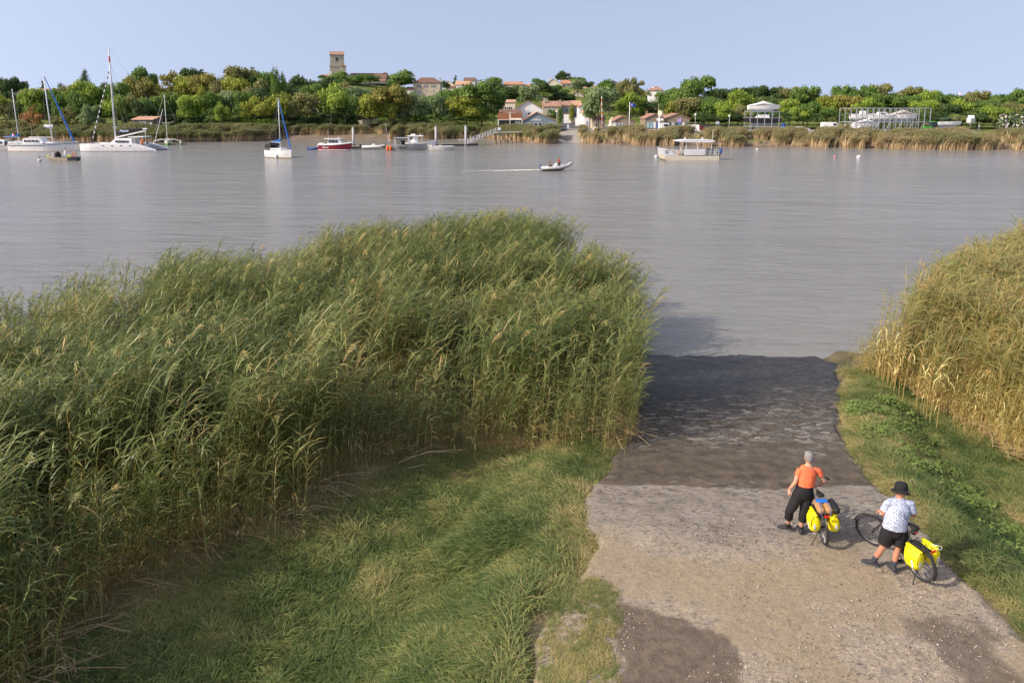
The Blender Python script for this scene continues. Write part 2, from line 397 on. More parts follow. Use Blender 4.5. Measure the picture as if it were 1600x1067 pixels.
# loose stones and gravel on the slipway
def pebble(seed):
    r_ = np.random.default_rng(seed); o = MB().ell((0, 0, 0), 1, 6, 4); V_ = np.array([tuple(v) for v in o.v]); V_ *= r_.uniform(.75, 1.2, V_.shape)*[1, .8, .55]
    return V_, np.array(o.f), {'tint': np.full(len(V_), .5)}
PT = [pebble(i) for i in range(5)]
n_ = 9500; px_ = rng.uniform(-1, 14, n_*3); py_ = rng.uniform(7.5, 13.2, n_*3)
ok = (px_ > ramp_l(py_)) & (px_ < ramp_r(py_)) & (fbm(px_*.8, py_*.8, 12)+.25*rng.random(n_*3) > .55)
px_, py_ = px_[ok][:n_], py_[ok][:n_]; k = len(px_)
pos = np.stack([px_, py_, zramp(py_)+.012], -1); sc_ = .005+.011*rng.random(k)**3+.012*(rng.random(k) > .985)
V, Q, A = scatter(PT, pos, rng.uniform(0, 6.28, k), sc_, extra={'tint': rng.uniform(-.5, .5, k)})
tag(np_mesh('gravel', V, Q, leafmat('gravel stones', [(0, (.10, .085, .07)), (.5, (.26, .22, .17)), (1, (.5, .45, .38))], trans=0, rough=.9), A), 'loose pale pebbles scattered over the top of the slipway', 'gravel', kind='stuff')

# ------------------------------------------------------------------ river
m, n, l = new_nodes('river water'); b = n['Principled BSDF']; tc = n.new('ShaderNodeTexCoord')
b.inputs['IOR'].default_value = 1.33; b.inputs['Roughness'].default_value = .14
cr = ramp(noise(.035, 4, .6), [(.3, (.175, .172, .160)), (.7, (.215, .21, .192))]); l.new(cr, b.inputs['Base Color'])
def wave(sx, sy, scale, det, rt=0):
    q = n.new('ShaderNodeMapping'); q.inputs['Scale'].default_value = (sx, sy, 1); q.inputs['Rotation'].default_value = (0, 0, rt); l.new(tc.outputs['Object'], q.inputs['Vector'])
    return noise(scale, det, .62, vec=q.outputs[0], dist=.4)
h1 = wave(.38, 1.0, 1.1, 6, .12); h2 = wave(.5, 1.3, 4.5, 4, -.15); h3 = wave(.3, 1, .16, 3, .05); h4 = wave(.3, 1.0, .42, 4, .2)
gust = ramp(noise(.022, 5, .65), [(.35, .45), (.65, 1.25)]); h1 = math_('MULTIPLY', h1, gust)
hs = math_('ADD', math_('ADD', math_('MULTIPLY', h1, .5), math_('MULTIPLY', h4, .8)), math_('ADD', math_('MULTIPLY', h2, .10), math_('MULTIPLY', h3, .9)))
bp = n.new('ShaderNodeBump'); bp.inputs['Strength'].default_value = 1.0; bp.inputs['Distance'].default_value = .34
l.new(hs, bp.inputs['Height']); l.new(bp.outputs[0], b.inputs['Normal'])
o = MB().add([(-1500, 18, 0), (1500, 18, 0), (1500, 330, 0), (-1500, 330, 0)], [(0, 1, 2, 3)]).build('river', m); tag(o, kind='structure')

# ------------------------------------------------------------------ reeds
def reed(seed, gold=0.0, plume=True):
    r_ = np.random.default_rng(seed); o = NP(); Hh = r_.uniform(2.7, 3.5)
    cl = r_.uniform(.08, .38); cs = r_.uniform(-.2, .2)
    def stem(t): return np.array([cl*t**2.2, cs*t**2, Hh*t*(1-.03*t)])
    ts = np.linspace(0, 1, 6)
    for a in (0, 1.57):
        V_, Q_ = strip([stem(t) for t in ts], (cos(a), sin(a), 0), .020*(1-.5*ts)); o.add(V_, Q_, tint=np.repeat(.72+.1*gold-.25*ts, 2))
    nl = 20
    for i in range(nl):
        t = .22+.76*(i+r_.random())/nl; dead = t < .42+.25*gold and r_.random() < .75
        az = r_.normal(0, 1.25)+(pi if r_.random() < .22 else 0)
        L = r_.uniform(.38, .8)*(1 if t > .35 else .7); el = r_.uniform(.6, 1.25); dr = r_.uniform(.7, 1.9) if not dead else r_.uniform(2.2, 3.4)
        p = stem(t); c = [p.copy()]; k = 3; e = el
        for s_ in range(k):
            e -= dr/k*(.5 if s_ == 0 else 1); p = p+np.array([cos(az)*cos(e), sin(az)*cos(e), sin(e)])*L/k; c.append(p.copy())
        w_ = r_.uniform(.018, .036)*np.array([.6, 1, .75, .08])
        tw = r_.uniform(-.6, .6); wd = np.array([-sin(az), cos(az), tw]); wd /= np.linalg.norm(wd)
        tn = r_.uniform(.72, .98) if dead else np.clip(.12+.38*r_.random()+.42*gold*(1-t)*1.6*r_.random(), 0, 1)
        V_, Q_ = strip(c, wd, w_); o.add(V_, Q_, tint=tn)
    if plume and r_.random() < .15:
        p0 = stem(1.0)
        for i in range(7):
            az = r_.normal(0, .5); L = r_.uniform(.16, .32); e = r_.uniform(.3, 1.2); p = p0.copy()-np.array([0, 0, .02*i]); c = [p.copy()]
            for s_ in range(2):
                p = p+np.array([cos(az)*cos(e), sin(az)*cos(e), sin(e)])*L/2; e -= 1.1; c.append(p.copy())
            V_, Q_ = strip(c, (sin(az+1), cos(az+1), .4), [.008, .022, .006]); o.add(V_, Q_, tint=.58)
    return o.done()
REED_M = leafmat('reed leaves', [(0, (0.059, 0.098, 0.020)), (.2, (0.153, 0.201, 0.050)), (.45, (0.314, 0.323, 0.105)), (.62, (0.423, 0.338, 0.130)), (.8, (0.555, 0.395, 0.149)), (1, (0.720, 0.674, 0.285))], trans=.40, rough=.42, spec=.55)
TR = [reed(100+i) for i in range(12)]
BL = [gh(px, py) for px, py, z in ((985,672,1.1),(965,690,1.2),(880,692,1.4),(790,688,1.5),(700,696,1.5),(620,705,1.6),(540,730,1.6),(470,770,1.7),(400,815,1.8),(300,850,1.9),(210,885,1.9),(120,940,2.0),(60,1010,2.1),(-20,1110,2.1),(-350,1300,2.1))]
REEDL = LSH+[(LSH[-1][0]+.45, 38), gr(984, 520), gr(986, 560), gr(984, 620)]+BL+[(-14, 5.5), (-32, 12), (-34, 20)]
def fill(P, dens, seed, edge=.35):
    xs = [p[0] for p in P]; ys = [p[1] for p in P]; A_r = (max(xs)-min(xs))*(max(ys)-min(ys)); k = int(A_r*dens)
    x = rng.uniform(min(xs), max(xs), k); y = rng.uniform(min(ys), max(ys), k)
    jx = x+edge*3*(fbm(x*.5, y*.5, seed)-.5); jy = y+edge*3*(fbm(x*.5, y*.5, seed+1)-.5)
    ok = inpoly(jx, jy, P); return x[ok], y[ok]
x, y = fill(REEDL, 38, 61); 
cl_ = fbm(x*.55, y*.55, 77, 3); keep = rng.random(len(x)) < np.clip(6*(cl_-.40), .05, .95); x, y, cl_ = x[keep], y[keep], cl_[keep]
off = x < -16; keep = ~off | (rng.random(len(x)) < .5); x, y, cl_ = x[keep], y[keep], cl_[keep]
dn = pdist(x, y, BL, False); extra_n = int(1100)
Pa = np.array(BL); t_ = rng.random(extra_n)*(len(Pa)-1); i_ = t_.astype(int); q_ = Pa[i_]*(1-(t_-i_)[:, None])+Pa[i_+1]*(t_-i_)[:, None]; q_ = q_+rng.normal(0, .5, q_.shape); q_ = q_[(q_[:, 0] < ramp_l(q_[:, 1])+.1)]
n_low = len(q_); x = np.concatenate([x, q_[:, 0]]); y = np.concatenate([y, q_[:, 1]])
k = len(x); pos = np.stack([x, y, hland(x, y)-.05], -1)
wa = .4*(fbm(x*.25, y*.25, 83)-.5)
lean = np.stack([.05+.5*rng.random(k)**1.5, rng.normal(0, .2, k)], -1)
hv = (.70+.34*fbm(x*.35, y*.35, 91)+.42*(fbm(x*1.2, y*1.2, 92)-.25)+rng.normal(0, .07, k)); hv[-n_low:] = rng.uniform(.18, .8, n_low); scl = np.clip(hv, .2, 1.2)
V, Q, A = scatter(TR, pos, rng.normal(0, .8, k)+wa, scl, lean, {'tint': .22*(fbm(x*.6, y*.6, 95)-.5)+.34*(fbm(x*.22, y*.22, 97)-.5)+rng.normal(0, .05, k)-.11+.36*(rng.random(k) < .09)})
tag(np_mesh('reed_bed', V, Q, REED_M, A), 'tall green reeds in a thick bed left of the slipway', 'reeds', kind='stuff')
print('reeds left', k)
# right bed, straw coloured below
TG = [reed(300+i, .8) for i in range(10)]
BR = [gh(px, py) for px, py, z in ((1345,586,.2),(1385,592,.3),(1424,612,.6),(1470,640,.8),(1510,662,1.0),(1559,688,1.2),(1605,722,1.4),(1750,800,1.8),(2000,860,2.0))]
REEDR = [(RSH[0][0]+.1, RSH[0][1]-4)]+RSH+[(45, RSH[-1][1]-6), (26, 15)]+BR[::-1]
x, y = fill(REEDR, 32, 161); x = x; keep = x < 32; x, y = x[keep], y[keep]
Pa = np.array(BR); t_ = rng.random(1100)*(len(Pa)-1); i_ = t_.astype(int); q_ = Pa[i_]*(1-(t_-i_)[:, None])+Pa[i_+1]*(t_-i_)[:, None]; q_ = q_+rng.normal(0, .3, q_.shape)+[.1, .15]; n_low = len(q_)
x = np.concatenate([x, q_[:, 0]]); y = np.concatenate([y, q_[:, 1]])
dn = pdist(x, y, BR, False); k = len(x); pos = np.stack([x, y, hland(x, y)-.05], -1)
lean = np.stack([-.05+.45*rng.random(k)**1.2, rng.normal(-.05, .18, k)], -1)
scl = np.clip(.90+.34*fbm(x*.35, y*.35, 191)+rng.normal(0, .07, k), .5, 1.35)*(.82+.25*sstep(0, 1.2, dn)); scl[-n_low:] = rng.uniform(.15, .65, n_low)
V, Q, A = scatter(TG, pos, rng.normal(0, .9, k), scl, lean, {'tint': .10+.3*(fbm(x*.6, y*.6, 195)-.5)+rng.normal(0, .04, k)})
tag(np_mesh('reed_bed', V, Q, REED_M, A), 'tall golden reeds on the right of the slipway', 'reeds', kind='stuff')
print('reeds right', k)

# ------------------------------------------------------------------ grass
def tuft(seed, L0=.16, L1=.42, nb=14, w0=.012):
    r_ = np.random.default_rng(seed); o = NP()
    for i in range(nb):
        az = r_.normal(0, .75); L = r_.uniform(L0, L1); e = r_.uniform(.55, 1.4); b0 = np.array([*r_.normal(0, .06, 2), 0]); p = b0; c = [p.copy()]
        for s_ in range(3):
            e -= r_.uniform(.2, .75); p = p+np.array([cos(az)*cos(e), sin(az)*cos(e), sin(e)])*L/3
            p[2] = max(p[2], .02); c.append(p.copy())
        V_, Q_ = strip(c, (-sin(az), cos(az), r_.uniform(-.4, .4)), w0*np.array([1, 1, .7, .1])); o.add(V_, Q_, tint=.35+.4*(r_.random()-.5))
    return o.done()
GRASS_M = leafmat('grass blades', [(0, (0.061, 0.108, 0.032)), (.25, (0.149, 0.206, 0.063)), (.5, (0.306, 0.324, 0.116)), (.72, (0.507, 0.411, 0.184)), (1, (0.750, 0.612, 0.333))], trans=.45)
TT = [tuft(i) for i in range(12)]
def grass(P, dens, label, seed, tint0=0., sc0=1.0, dry=.5, holes=0., excl=None):
    x, y = fill(P, dens, seed, .3)
    if excl is not None: k_ = ~inpoly(x, y, excl); x, y = x[k_], y[k_]
    e = np.maximum(ramp_l(y)-x, x-ramp_r(y))
    if holes: 
        k_ = fbm(x*1.1, y*1.1, seed+9) > holes-.2*rng.random(len(x)); x, y, e = x[k_], y[k_], e[k_]
    k = len(x); pos = np.stack([x, y, (zramp(y)+.0 if holes else hland(x, y)-.01)], -1)
    yaw = 5*fbm(x*.5, y*.5, seed+2)+rng.normal(0, .85, k)
    t_ = tint0+dry*(fbm(x*.5, y*.5, seed+3)-.5)+.5*dry*(fbm(x*2, y*2, seed+4)-.5)+.20*sstep(1.0, 0, e)+.20*sstep(.48, .74, fbm(x*1.5, y*1.5, seed+6))+.34*sstep(1.9, .2, pdist(x, y, BL, False))+rng.normal(0, .05, k)
    scl = sc0*(.35+1.3*fbm(x*1.4, y*1.4, seed+5, 3))*(.62+.38*sstep(-.1, .8, e))
    V, Q, A = scatter(TT, pos, yaw, scl, None, {'tint': t_}); print(label, k)
    tag(np_mesh('grass', V, Q, GRASS_M, A), label, 'grass', kind='stuff')
GL = [gr(1002, 655), gr(985, 692), gr(957, 732), gr(924, 776), gr(916, 816), gr(942, 852), gr(932, 882), gr(890, 925), gr(850, 960), gr(835, 1010), (0.2, 6), (-14, 6), (-16, 12)]+[(p[0], p[1]+.9) for p in BL[::-1]]
grass(GL, 230, 'lush matted grass on the bank left of the slipway', 211, -.02, 1.0, .8)
GR = [gr(1322, 588), gr(1308, 640), gr(1314, 690), gr(1347, 737), gr(1374, 766), gr(1412, 800), gr(1455, 850), gr(1510, 905), gr(1570, 955), gr(1640, 1030), gr(1750, 1120), (19, 6.5), (22, 14)]+[(p[0]-.1, p[1]+.9) for p in BR[::-1]]
grass(GR, 230, 'green and straw coloured grass on the bank right of the slipway', 311, -.03, .85, .85)
GP = [gr(*q) for q in ((870,925),(905,905),(965,920),(975,960),(955,1010),(965,1067),(965,1180),(850,1180),(845,1010))]
grass(GP, 420, 'thin tufty grass patch creeping over the gravel at the lower edge', 411, -.10, .6, .6, .38)
# broad leaved weeds among the grass of the right bank
def weed(seed):
    r_ = np.random.default_rng(seed); o = NP()
    for i in range(16):
        az = r_.uniform(0, 6.28); r0 = r_.uniform(.02, .16); z = r_.uniform(.03, .13); c0 = np.array([cos(az)*r0, sin(az)*r0, z]); L = r_.uniform(.05, .09)
        c = [c0, c0+np.array([cos(az)*L*.5, sin(az)*L*.5, .01]), c0+np.array([cos(az)*L, sin(az)*L, -.02])]
        V_, Q_ = strip(c, (-sin(az), cos(az), .3*r_.normal()), [.02, .06, .01]); o.add(V_, Q_, tint=.3+.3*r_.random())
    return o.done()
WP = [gr(*q) for q in ((1335,625),(1400,608),(1470,650),(1560,720),(1640,800),(1640,840),(1500,740),(1400,700),(1345,690))]
x, y = fill(WP, 60, 511); kp = fbm(x*1.6, y*1.6, 512) > .55; x, y = x[kp], y[kp]; k = len(x)
V, Q, A = scatter([weed(i) for i in range(5)], np.stack([x, y, hland(x, y)+.05], -1), rng.uniform(0, 6.28, k), rng.uniform(.7, 1.3, k), None, {'tint': rng.normal(0, .06, k)})
tag(np_mesh('weeds', V, Q, leafmat('weed leaves', [(0, (.08, .13, .03)), (.5, (.19, .26, .065)), (1, (.32, .38, .12))], trans=.3), A), 'bright broad leaved weeds in the grass below the golden reeds', 'weeds', kind='stuff')
# fallen straw along the foot of the right reeds
def straw(seed):
    r_ = np.random.default_rng(seed); o = NP()
    for i in range(5):
        a = r_.normal(0, .35); L = r_.uniform(.5, 1.3); p = np.array([*r_.normal(0, .15, 2), r_.uniform(.1, .3)]); q = p+np.array([cos(a)*L*.5, sin(a)*L*.5, r_.uniform(-.05, .2)]); s_ = q+np.array([cos(a)*L*.5, sin(a)*L*.5, r_.uniform(-.25, .05)])
        V_, Q_ = strip([p, q, s_], (-sin(a), cos(a), .5), [.016, .014, .008]); o.add(V_, Q_, tint=.5+.5*r_.random())
    return o.done()
def strawline(P, spread, nn_, label, yaw0, seed):
    Pa = np.array(P); t = rng.random(nn_)*(len(Pa)-1); i = t.astype(int); fr = (t-i)[:, None]; q = Pa[i]*(1-fr)+Pa[i+1]*fr
    q = q+rng.normal(0, spread, q.shape); ok = (q[:, 0] < ramp_l(q[:, 1])+.25) | (q[:, 0] > ramp_r(q[:, 1])-.15); q = q[ok]
    pos = np.stack([q[:, 0], q[:, 1], hland(q[:, 0], q[:, 1])+.02], -1); k = len(q)
    V, Q, A = scatter([straw(seed+i) for i in range(6)], pos, rng.normal(yaw0, .9, k), rng.uniform(.6, 1.2, k), None, {'tint': rng.normal(0, .1, k)})
    tag(np_mesh('fallen_reeds', V, Q, leafmat('straw'+str(seed), [(0, (.13, .09, .045)), (.5, (.28, .20, .105)), (1, (.46, .35, .20))], trans=.2), A), label, 'dead reeds', kind='stuff')
strawline([(p[0]+.25, p[1]+.3) for p in BR[2:]], .25, 260, 'broken straw lying at the foot of the golden reeds', -.6, 700)
strawline([(p[0]+.2, p[1]+.5) for p in BL], .45, 120, 'broken brown stalks lying along the foot of the green reeds', .2, 800)
# ------------------------------------------------------------------ far bank
SHP = [(-500,217),(-60,220),(120,222),(240,223),(330,222),(390,221),(415,219.5),(450,219),(590,219),(640,218),(760,218),(800,221),(845,226),(870,225),(885,222),(905,224),(960,227),(1100,229),(1250,231),(1450,234),(1600,235.5),(1750,237),(2200,240)]
SHW = [gp(px, py, 0) for px, py in SHP]
shx = np.array([q.x for q in SHW]); shy = np.array([q.y for q in SHW])
def shore(x): return np.interp(x, shx, shy)
AZP = [-600, 0, 200, 330, 420, 480, 540, 600, 650, 700, 760, 830, 900, 960, 1030, 1110, 1180, 1400, 1700, 2300]
AZH = [4, 5, 7, 9, 13, 18, 21.5, 19, 15.5, 15.5, 16.5, 16.5, 17, 15, 12, 8, 6.5, 5, 5, 4]
def hfar(x, y):
    x = np.asarray(x, float); y = np.asarray(y, float); s = y-shore(x)
    h = np.where(s < 0, np.maximum(-1.5, .15*s), 1.5*sstep(0, 9, s)+1.2*sstep(6, 40, s))
    # mud shore in the cove, ramp in front of the hall
    px = CX+F*x/(y*cos(PITCH)+8*sin(PITCH))
    cove = np.exp(-((px-490)/70.)**4)
    h = np.where(s > 0, h*(1-cove*.5*sstep(14, 2, s)), h)
    rp = np.exp(-((px-893)/13.)**4)*sstep(34, 20, s)
    h = h*(1-rp)+rp*np.minimum(np.maximum(s, -6)*.10, h+.2)
    A_ = np.interp(px, AZP, AZH)
    return h+A_*sstep(245, 385, y)
def hf(x, y): return float(hfar(np.array([x]), np.array([y]))[0])
gx = np.arange(-420, 440, 2.5); gy = np.concatenate([np.arange(150, 300, 1.5), np.arange(300, 620, 6)])
GX, GY = np.meshgrid(gx, gy); GZ = hfar(GX, GY)+.25*(fbm(GX*.15, GY*.15, 7)-.5)*sstep(4, 14, GY-shore(GX))
V = np.stack([GX, GY, GZ], -1).reshape(-1, 3); ny, nx = GX.shape
I = np.arange(nx*ny).reshape(ny, nx); Q = np.stack([I[:-1, :-1], I[:-1, 1:], I[1:, 1:], I[1:, :-1]], -1).reshape(-1, 4)
S_ = (GY-shore(GX)).ravel(); PX = (CX+F*GX/(GY*cos(PITCH)+8*sin(PITCH))).ravel(); YR = GY.ravel()
mudA = sstep(9, 5, S_+3*(fbm(GX*.2, GY*.2, 3).ravel()-.5))
cov_ = sstep(395, 420, PX)*sstep(600, 570, PX)*sstep(26, 20, S_); mudA = np.maximum(mudA, cov_)
hard = sstep(868, 872, PX)*sstep(912, 908, PX)*sstep(40, 36, S_)
hard = np.maximum(hard, sstep(815, 820, PX)*sstep(1130, 1120, PX)*sstep(20, 23, S_)*sstep(262, 258, YR))
hard = np.maximum(hard, sstep(1150, 1160, PX)*sstep(16, 19, S_)*sstep(232, 226, YR)*sstep(1530, 1510, PX))
m, n, l = new_nodes('far bank ground'); b = n['Principled BSDF']; tc = n.new('ShaderNodeTexCoord')
gcol = ramp(noise(.12, 8, .7), [(.3, (.06, .085, .02)), (.5, (.12, .15, .035)), (.7, (.19, .19, .07))])
mcol = ramp(noise(.3, 6, .6), [(.3, (.13, .10, .07)), (.7, (.20, .155, .115))])
hcol = ramp(noise(.4, 6, .6), [(.3, (.22, .20, .175)), (.7, (.33, .30, .26))])
c_ = mix(A_('mud'), gcol, mcol); c_ = mix(A_('hard'), c_, hcol); l.new(c_, b.inputs['Base Color']); b.inputs['Roughness'].default_value = .95
b.inputs['Specular IOR Level'].default_value = .1
tag(np_mesh('terrain', V, Q, m, {'mud': mudA, 'hard': hard}, smooth=True), kind='structure')
m = mat('land beyond', (.05, .07, .03), .95, vs=.01)
tag(MB().add([(-9000, 610, 3), (9000, 610, 3), (9000, 12000, 3), (-9000, 12000, 3), (-9000, 610, -3), (9000, 610, -3)], [(0, 1, 2, 3), (4, 5, 1, 0)]).build('plain', m), kind='structure')

# ------------------------------------------------------------------ reed belts of the far bank
def far_reed(seed):
    r_ = np.random.default_rng(seed); o = NP()
    for i in range(11):
        az = r_.normal(0, 1.0); Hh = r_.uniform(2.1, 3.3); sp = r_.normal(0, .28, 2); ln = r_.uniform(.1, .7)
        ts = np.linspace(0, 1, 5); c = np.array([(sp[0]+ln*t**2.0*cos(az)+.35*t*t, sp[1]+ln*t**2*sin(az), Hh*t*(1-.08*t)) for t in ts])
        V_, Q_ = strip(c, (cos(az+1.4+r_.normal()), sin(az+1.4), 0), r_.uniform(.05, .09)*np.array([.7, .9, 1.3, 1.6, .3]))
        o.add(V_, Q_, tint=np.repeat(np.array([1., 1., .92, .42, .24])+r_.normal(0, .07), 2))
        for j in range(3):       # side leaves
            t = r_.uniform(.64, .98); p = np.array([sp[0]+ln*t**2*cos(az)+.35*t*t, sp[1]+ln*t**2*sin(az), Hh*t*(1-.08*t)]); a = r_.normal(0, 1.2); L = r_.uniform(.4, .7)
            c = [p, p+np.array([cos(a)*L*.6, sin(a)*L*.6, .12]), p+np.array([cos(a)*L, sin(a)*L, -.1])]
            V_, Q_ = strip(c, (-sin(a), cos(a), .5), [.05, .08, .02]); o.add(V_, Q_, tint=.25+.2*r_.random())
    return o.done()
FRT = [far_reed(i) for i in range(8)]
FRM = leafmat('far reeds', [(0, (.052, .080, .024)), (.25, (.15, .175, .062)), (.5, (.26, .245, .11)), (.75, (.43, .335, .18)), (1, (.62, .485, .29))], trans=.35)
def belt(p0, p1, off, dep, dens, label, seed, tint, hs=1.0):
    k0 = int(abs(gp(p1, 225, 0).x-gp(p0, 225, 0).x)*(dep+2)*dens); t = rng.random(k0); px = p0+(p1-p0)*t
    xb = np.array([gp(p, 222, 0).x for p in np.linspace(p0, p1, 60)]); x = np.interp(px, np.linspace(p0, p1, 60), xb)
    s = off+rng.random(k0)**1.2*dep+1.6*(fbm(x*.16, x*0, seed)-.5); y = shore(x)+s
    clump = fbm(x*.33, y*.22, seed+1, 3); kp = rng.random(k0) < np.clip(7*(clump-.40), .03, 1); x, y, s, clump = x[kp], y[kp], s[kp], clump[kp]
    k = len(x); pos = np.stack([x, y, np.maximum(hfar(x, y), -.1)-.05], -1)
    scl = hs*(.78+.45*(fbm(x*.12, y*.1, seed+2)-.25)+rng.normal(0, .05, k))*(.75+.4*sstep(.38, .6, clump))
    lean = np.stack([rng.normal(.35, .25, k), rng.normal(-.1, .3, k)], -1)
    V, Q, A = scatter(FRT, pos, rng.normal(0, .8, k), scl, lean, {'tint': tint+.35*(fbm(x*.1, y*.1, seed+3)-.5)+rng.normal(0, .05, k)})
    print(label, k); tag(np_mesh('reed_belt', V, Q, FRM, A), label, 'reeds', kind='stuff')
belt(-80, 400, 0, 15, 5.5, 'grey green reed belt behind the moored yachts on the far bank', 21, -.02)
belt(396, 604, 8, 15, 5.5, 'reed belt behind the mud flat of the cove', 22, 0.)
belt(596, 692, 1, 18, 5.5, 'bright reed clump on the point behind the floating pontoon', 23, .06)
belt(690, 782, 2, 11, 5, 'low green reeds left of the gangway', 24, -.06, .85)
belt(770, 872, 1, 16, 6, 'olive reeds under the pier in front of the blue grey hall', 25, .02)
belt(906, 1100, 0, 14, 6, 'gold footed reed belt between the far ramp and the ferry boat', 26, .16)
belt(1096, 1680, 0, 15, 6, 'long gold footed reed belt in front of the boat racks', 27, .18)

# ------------------------------------------------------------------ trees
def crown(seed, kind):
    r_ = np.random.default_rng(seed); L = []; W = .5
    if kind == 'round':
        for i in range(15):
            a = r_.uniform(0, 6.28); e = r_.uniform(-.5, 1.0); q = np.array([cos(a)*.30, sin(a)*.30, .54+.27*e])*np.array([r_.uniform(.5, 1.1)]*2+[1]); L.append((q, r_.uniform(.15, .24)))
        N_, z0 = 8000, .16
    elif kind == 'wide':
        for i in range(22):
            a = r_.uniform(0, 6.28); rr = sqrt(r_.random())*.40; q = np.array([cos(a)*rr, sin(a)*rr, .38+.38*sqrt(max(0, 1-(rr/.45)**2))*r_.uniform(.35, 1)]); L.append((q, r_.uniform(.12, .19)))
        N_, z0 = 9500, .14
    elif kind == 'tall':
        for i in range(16):
            t = i/15; q = np.array([*r_.normal(0, .10, 2), .16+.76*t]); L.append((q, .26*sin(pi*(.15+.8*t))**.6+.03))
        N_, z0 = 4200, .08
    elif kind == 'bush':
        for i in range(16):
            a = r_.uniform(0, 6.28); rr = sqrt(r_.random())*.36; q = np.array([cos(a)*rr, sin(a)*rr, .18+.6*sqrt(max(0, 1-(rr/.42)**2))*r_.random()]); L.append((q, r_.uniform(.12, .20)))
        N_, z0 = 6000, 0
    elif kind == 'conifer':
        for i in range(20):
            t = i/19; rr = .36*(1-t)*r_.random(); a = r_.uniform(0, 6.28); L.append((np.array([cos(a)*rr, sin(a)*rr, .18+.78*t]), .05+.17*(1-t)))
        N_, z0 = 4200, .1
    elif kind == 'thin':
        for i in range(14):
            a = r_.uniform(0, 6.28); e = r_.uniform(-.8, 1.0); q = np.array([cos(a)*.3*r_.uniform(.3, 1.1), sin(a)*.3*r_.uniform(.3, 1.1), .62+.27*e]); L.append((q, r_.uniform(.09, .16)))
        N_, z0 = 2200, .2
    P = []; Nn = []; T_ = []
    wt = np.array([q[1]**2 for q in L]); wt /= wt.sum()
    ii = r_.choice(len(L), N_, p=wt); 
    C_ = np.array([L[i][0] for i in ii]); R_ = np.array([L[i][1] for i in ii])[:, None]
    D = r_.normal(size=(N_, 3)); D /= np.linalg.norm(D, axis=1)[:, None]; D[:, 2] = np.where(D[:, 2] < -.3, -D[:, 2]*.6, D[:, 2])
    wob_ = .78+.35*np.sin(D[:, :1]*9+ii[:, None])*np.sin(D[:, 1:2]*8+ii[:, None]*2)+.22*(r_.random((N_, 1))-.6)
    P = C_+D*R_*wob_*np.array([1, 1, .85]); P[:, 2] = np.maximum(P[:, 2], z0*.8)
    P[:, 2] *= 1/np.percentile(P[:, 2], 99.6); P[:, :2] *= .43/np.percentile(np.hypot(P[:, 0], P[:, 1]), 96)
    nrm = D+r_.normal(0, .55, (N_, 3)); nrm /= np.linalg.norm(nrm, axis=1)[:, None]
    t1 = np.cross(nrm, r_.normal(size=(N_, 3))); t1 /= np.linalg.norm(t1, axis=1)[:, None]; t2 = np.cross(nrm, t1)
    s = r_.uniform(.011, .021, (N_, 1))*(1.0 if kind not in ('conifer',) else .9)
    V_ = np.stack([P-t1*s-t2*s*.7, P+t1*s-t2*s*.7, P+t1*s+t2*s*.7, P-t1*s+t2*s*.7], 1).reshape(-1, 3)
    Q_ = np.arange(N_*4).reshape(-1, 4)
    tn = np.repeat(np.clip(.5+.09*r_.normal(size=N_)+.16*np.sin(ii*2.4), 0, 1), 4)
    return V_, Q_, {'tint': tn}
def trunkmesh(seed, kind):
    r_ = np.random.default_rng(seed); o = MB(); top = {'tall': .8, 'conifer': .9, 'bush': .45}.get(kind, .62); r0 = .018 if kind != 'bush' else .012
    o.path([(0, 0, -.03), (.004, 0, .12), (.01, .005, .3), (-.005, 0, top)], [r0*1.3, r0, r0*.8, r0*.3], 7)
    for i in range(7):
        a = i*2.4; z = .16+.07*i if kind not in ('bush',) else .05+.04*i; rr = .26 if kind in ('round', 'wide', 'thin', 'bush') else .1
        o.path([(0, 0, z), (cos(a)*rr*.5, sin(a)*rr*.5, z+.11), (cos(a)*rr, sin(a)*rr, z+.26)], [r0*.5, r0*.32, r0*.1], 5)
    return o
FOL = {
 'green': ((0.042, 0.095, 0.022), (0.126, 0.222, 0.042), (0.264, 0.348, 0.079)),
 'bright': ((0.073, 0.137, 0.022), (0.242, 0.348, 0.047), (0.463, 0.536, 0.095)),
 'yellow': ((.09, .11, .018), (.26, .30, .042), (.43, .44, .075)),
 'golden': ((.12, .11, .028), (.27, .255, .06), (.42, .38, .10)),
 'olive': ((0.084, 0.095, 0.035), (0.222, 0.233, 0.079), (0.390, 0.368, 0.149)),
 'dark': ((.030, .060, .020), (.075, .125, .038), (.14, .195, .065)),
 'greygreen': ((0.084, 0.131, 0.059), (0.211, 0.295, 0.121), (0.359, 0.421, 0.211)),
 'rust': ((0.149, 0.106, 0.042), (0.359, 0.211, 0.084), (0.589, 0.317, 0.126)),
}
FM = {k: leafmat('foliage '+k, [(0, v[0]), (.5, v[1]), (1, v[2])], trans=.32) for k, v in FOL.items()}
BARK = mat('bark', (.12, .095, .07), .9, var=.3, vs=8)
KM = {}
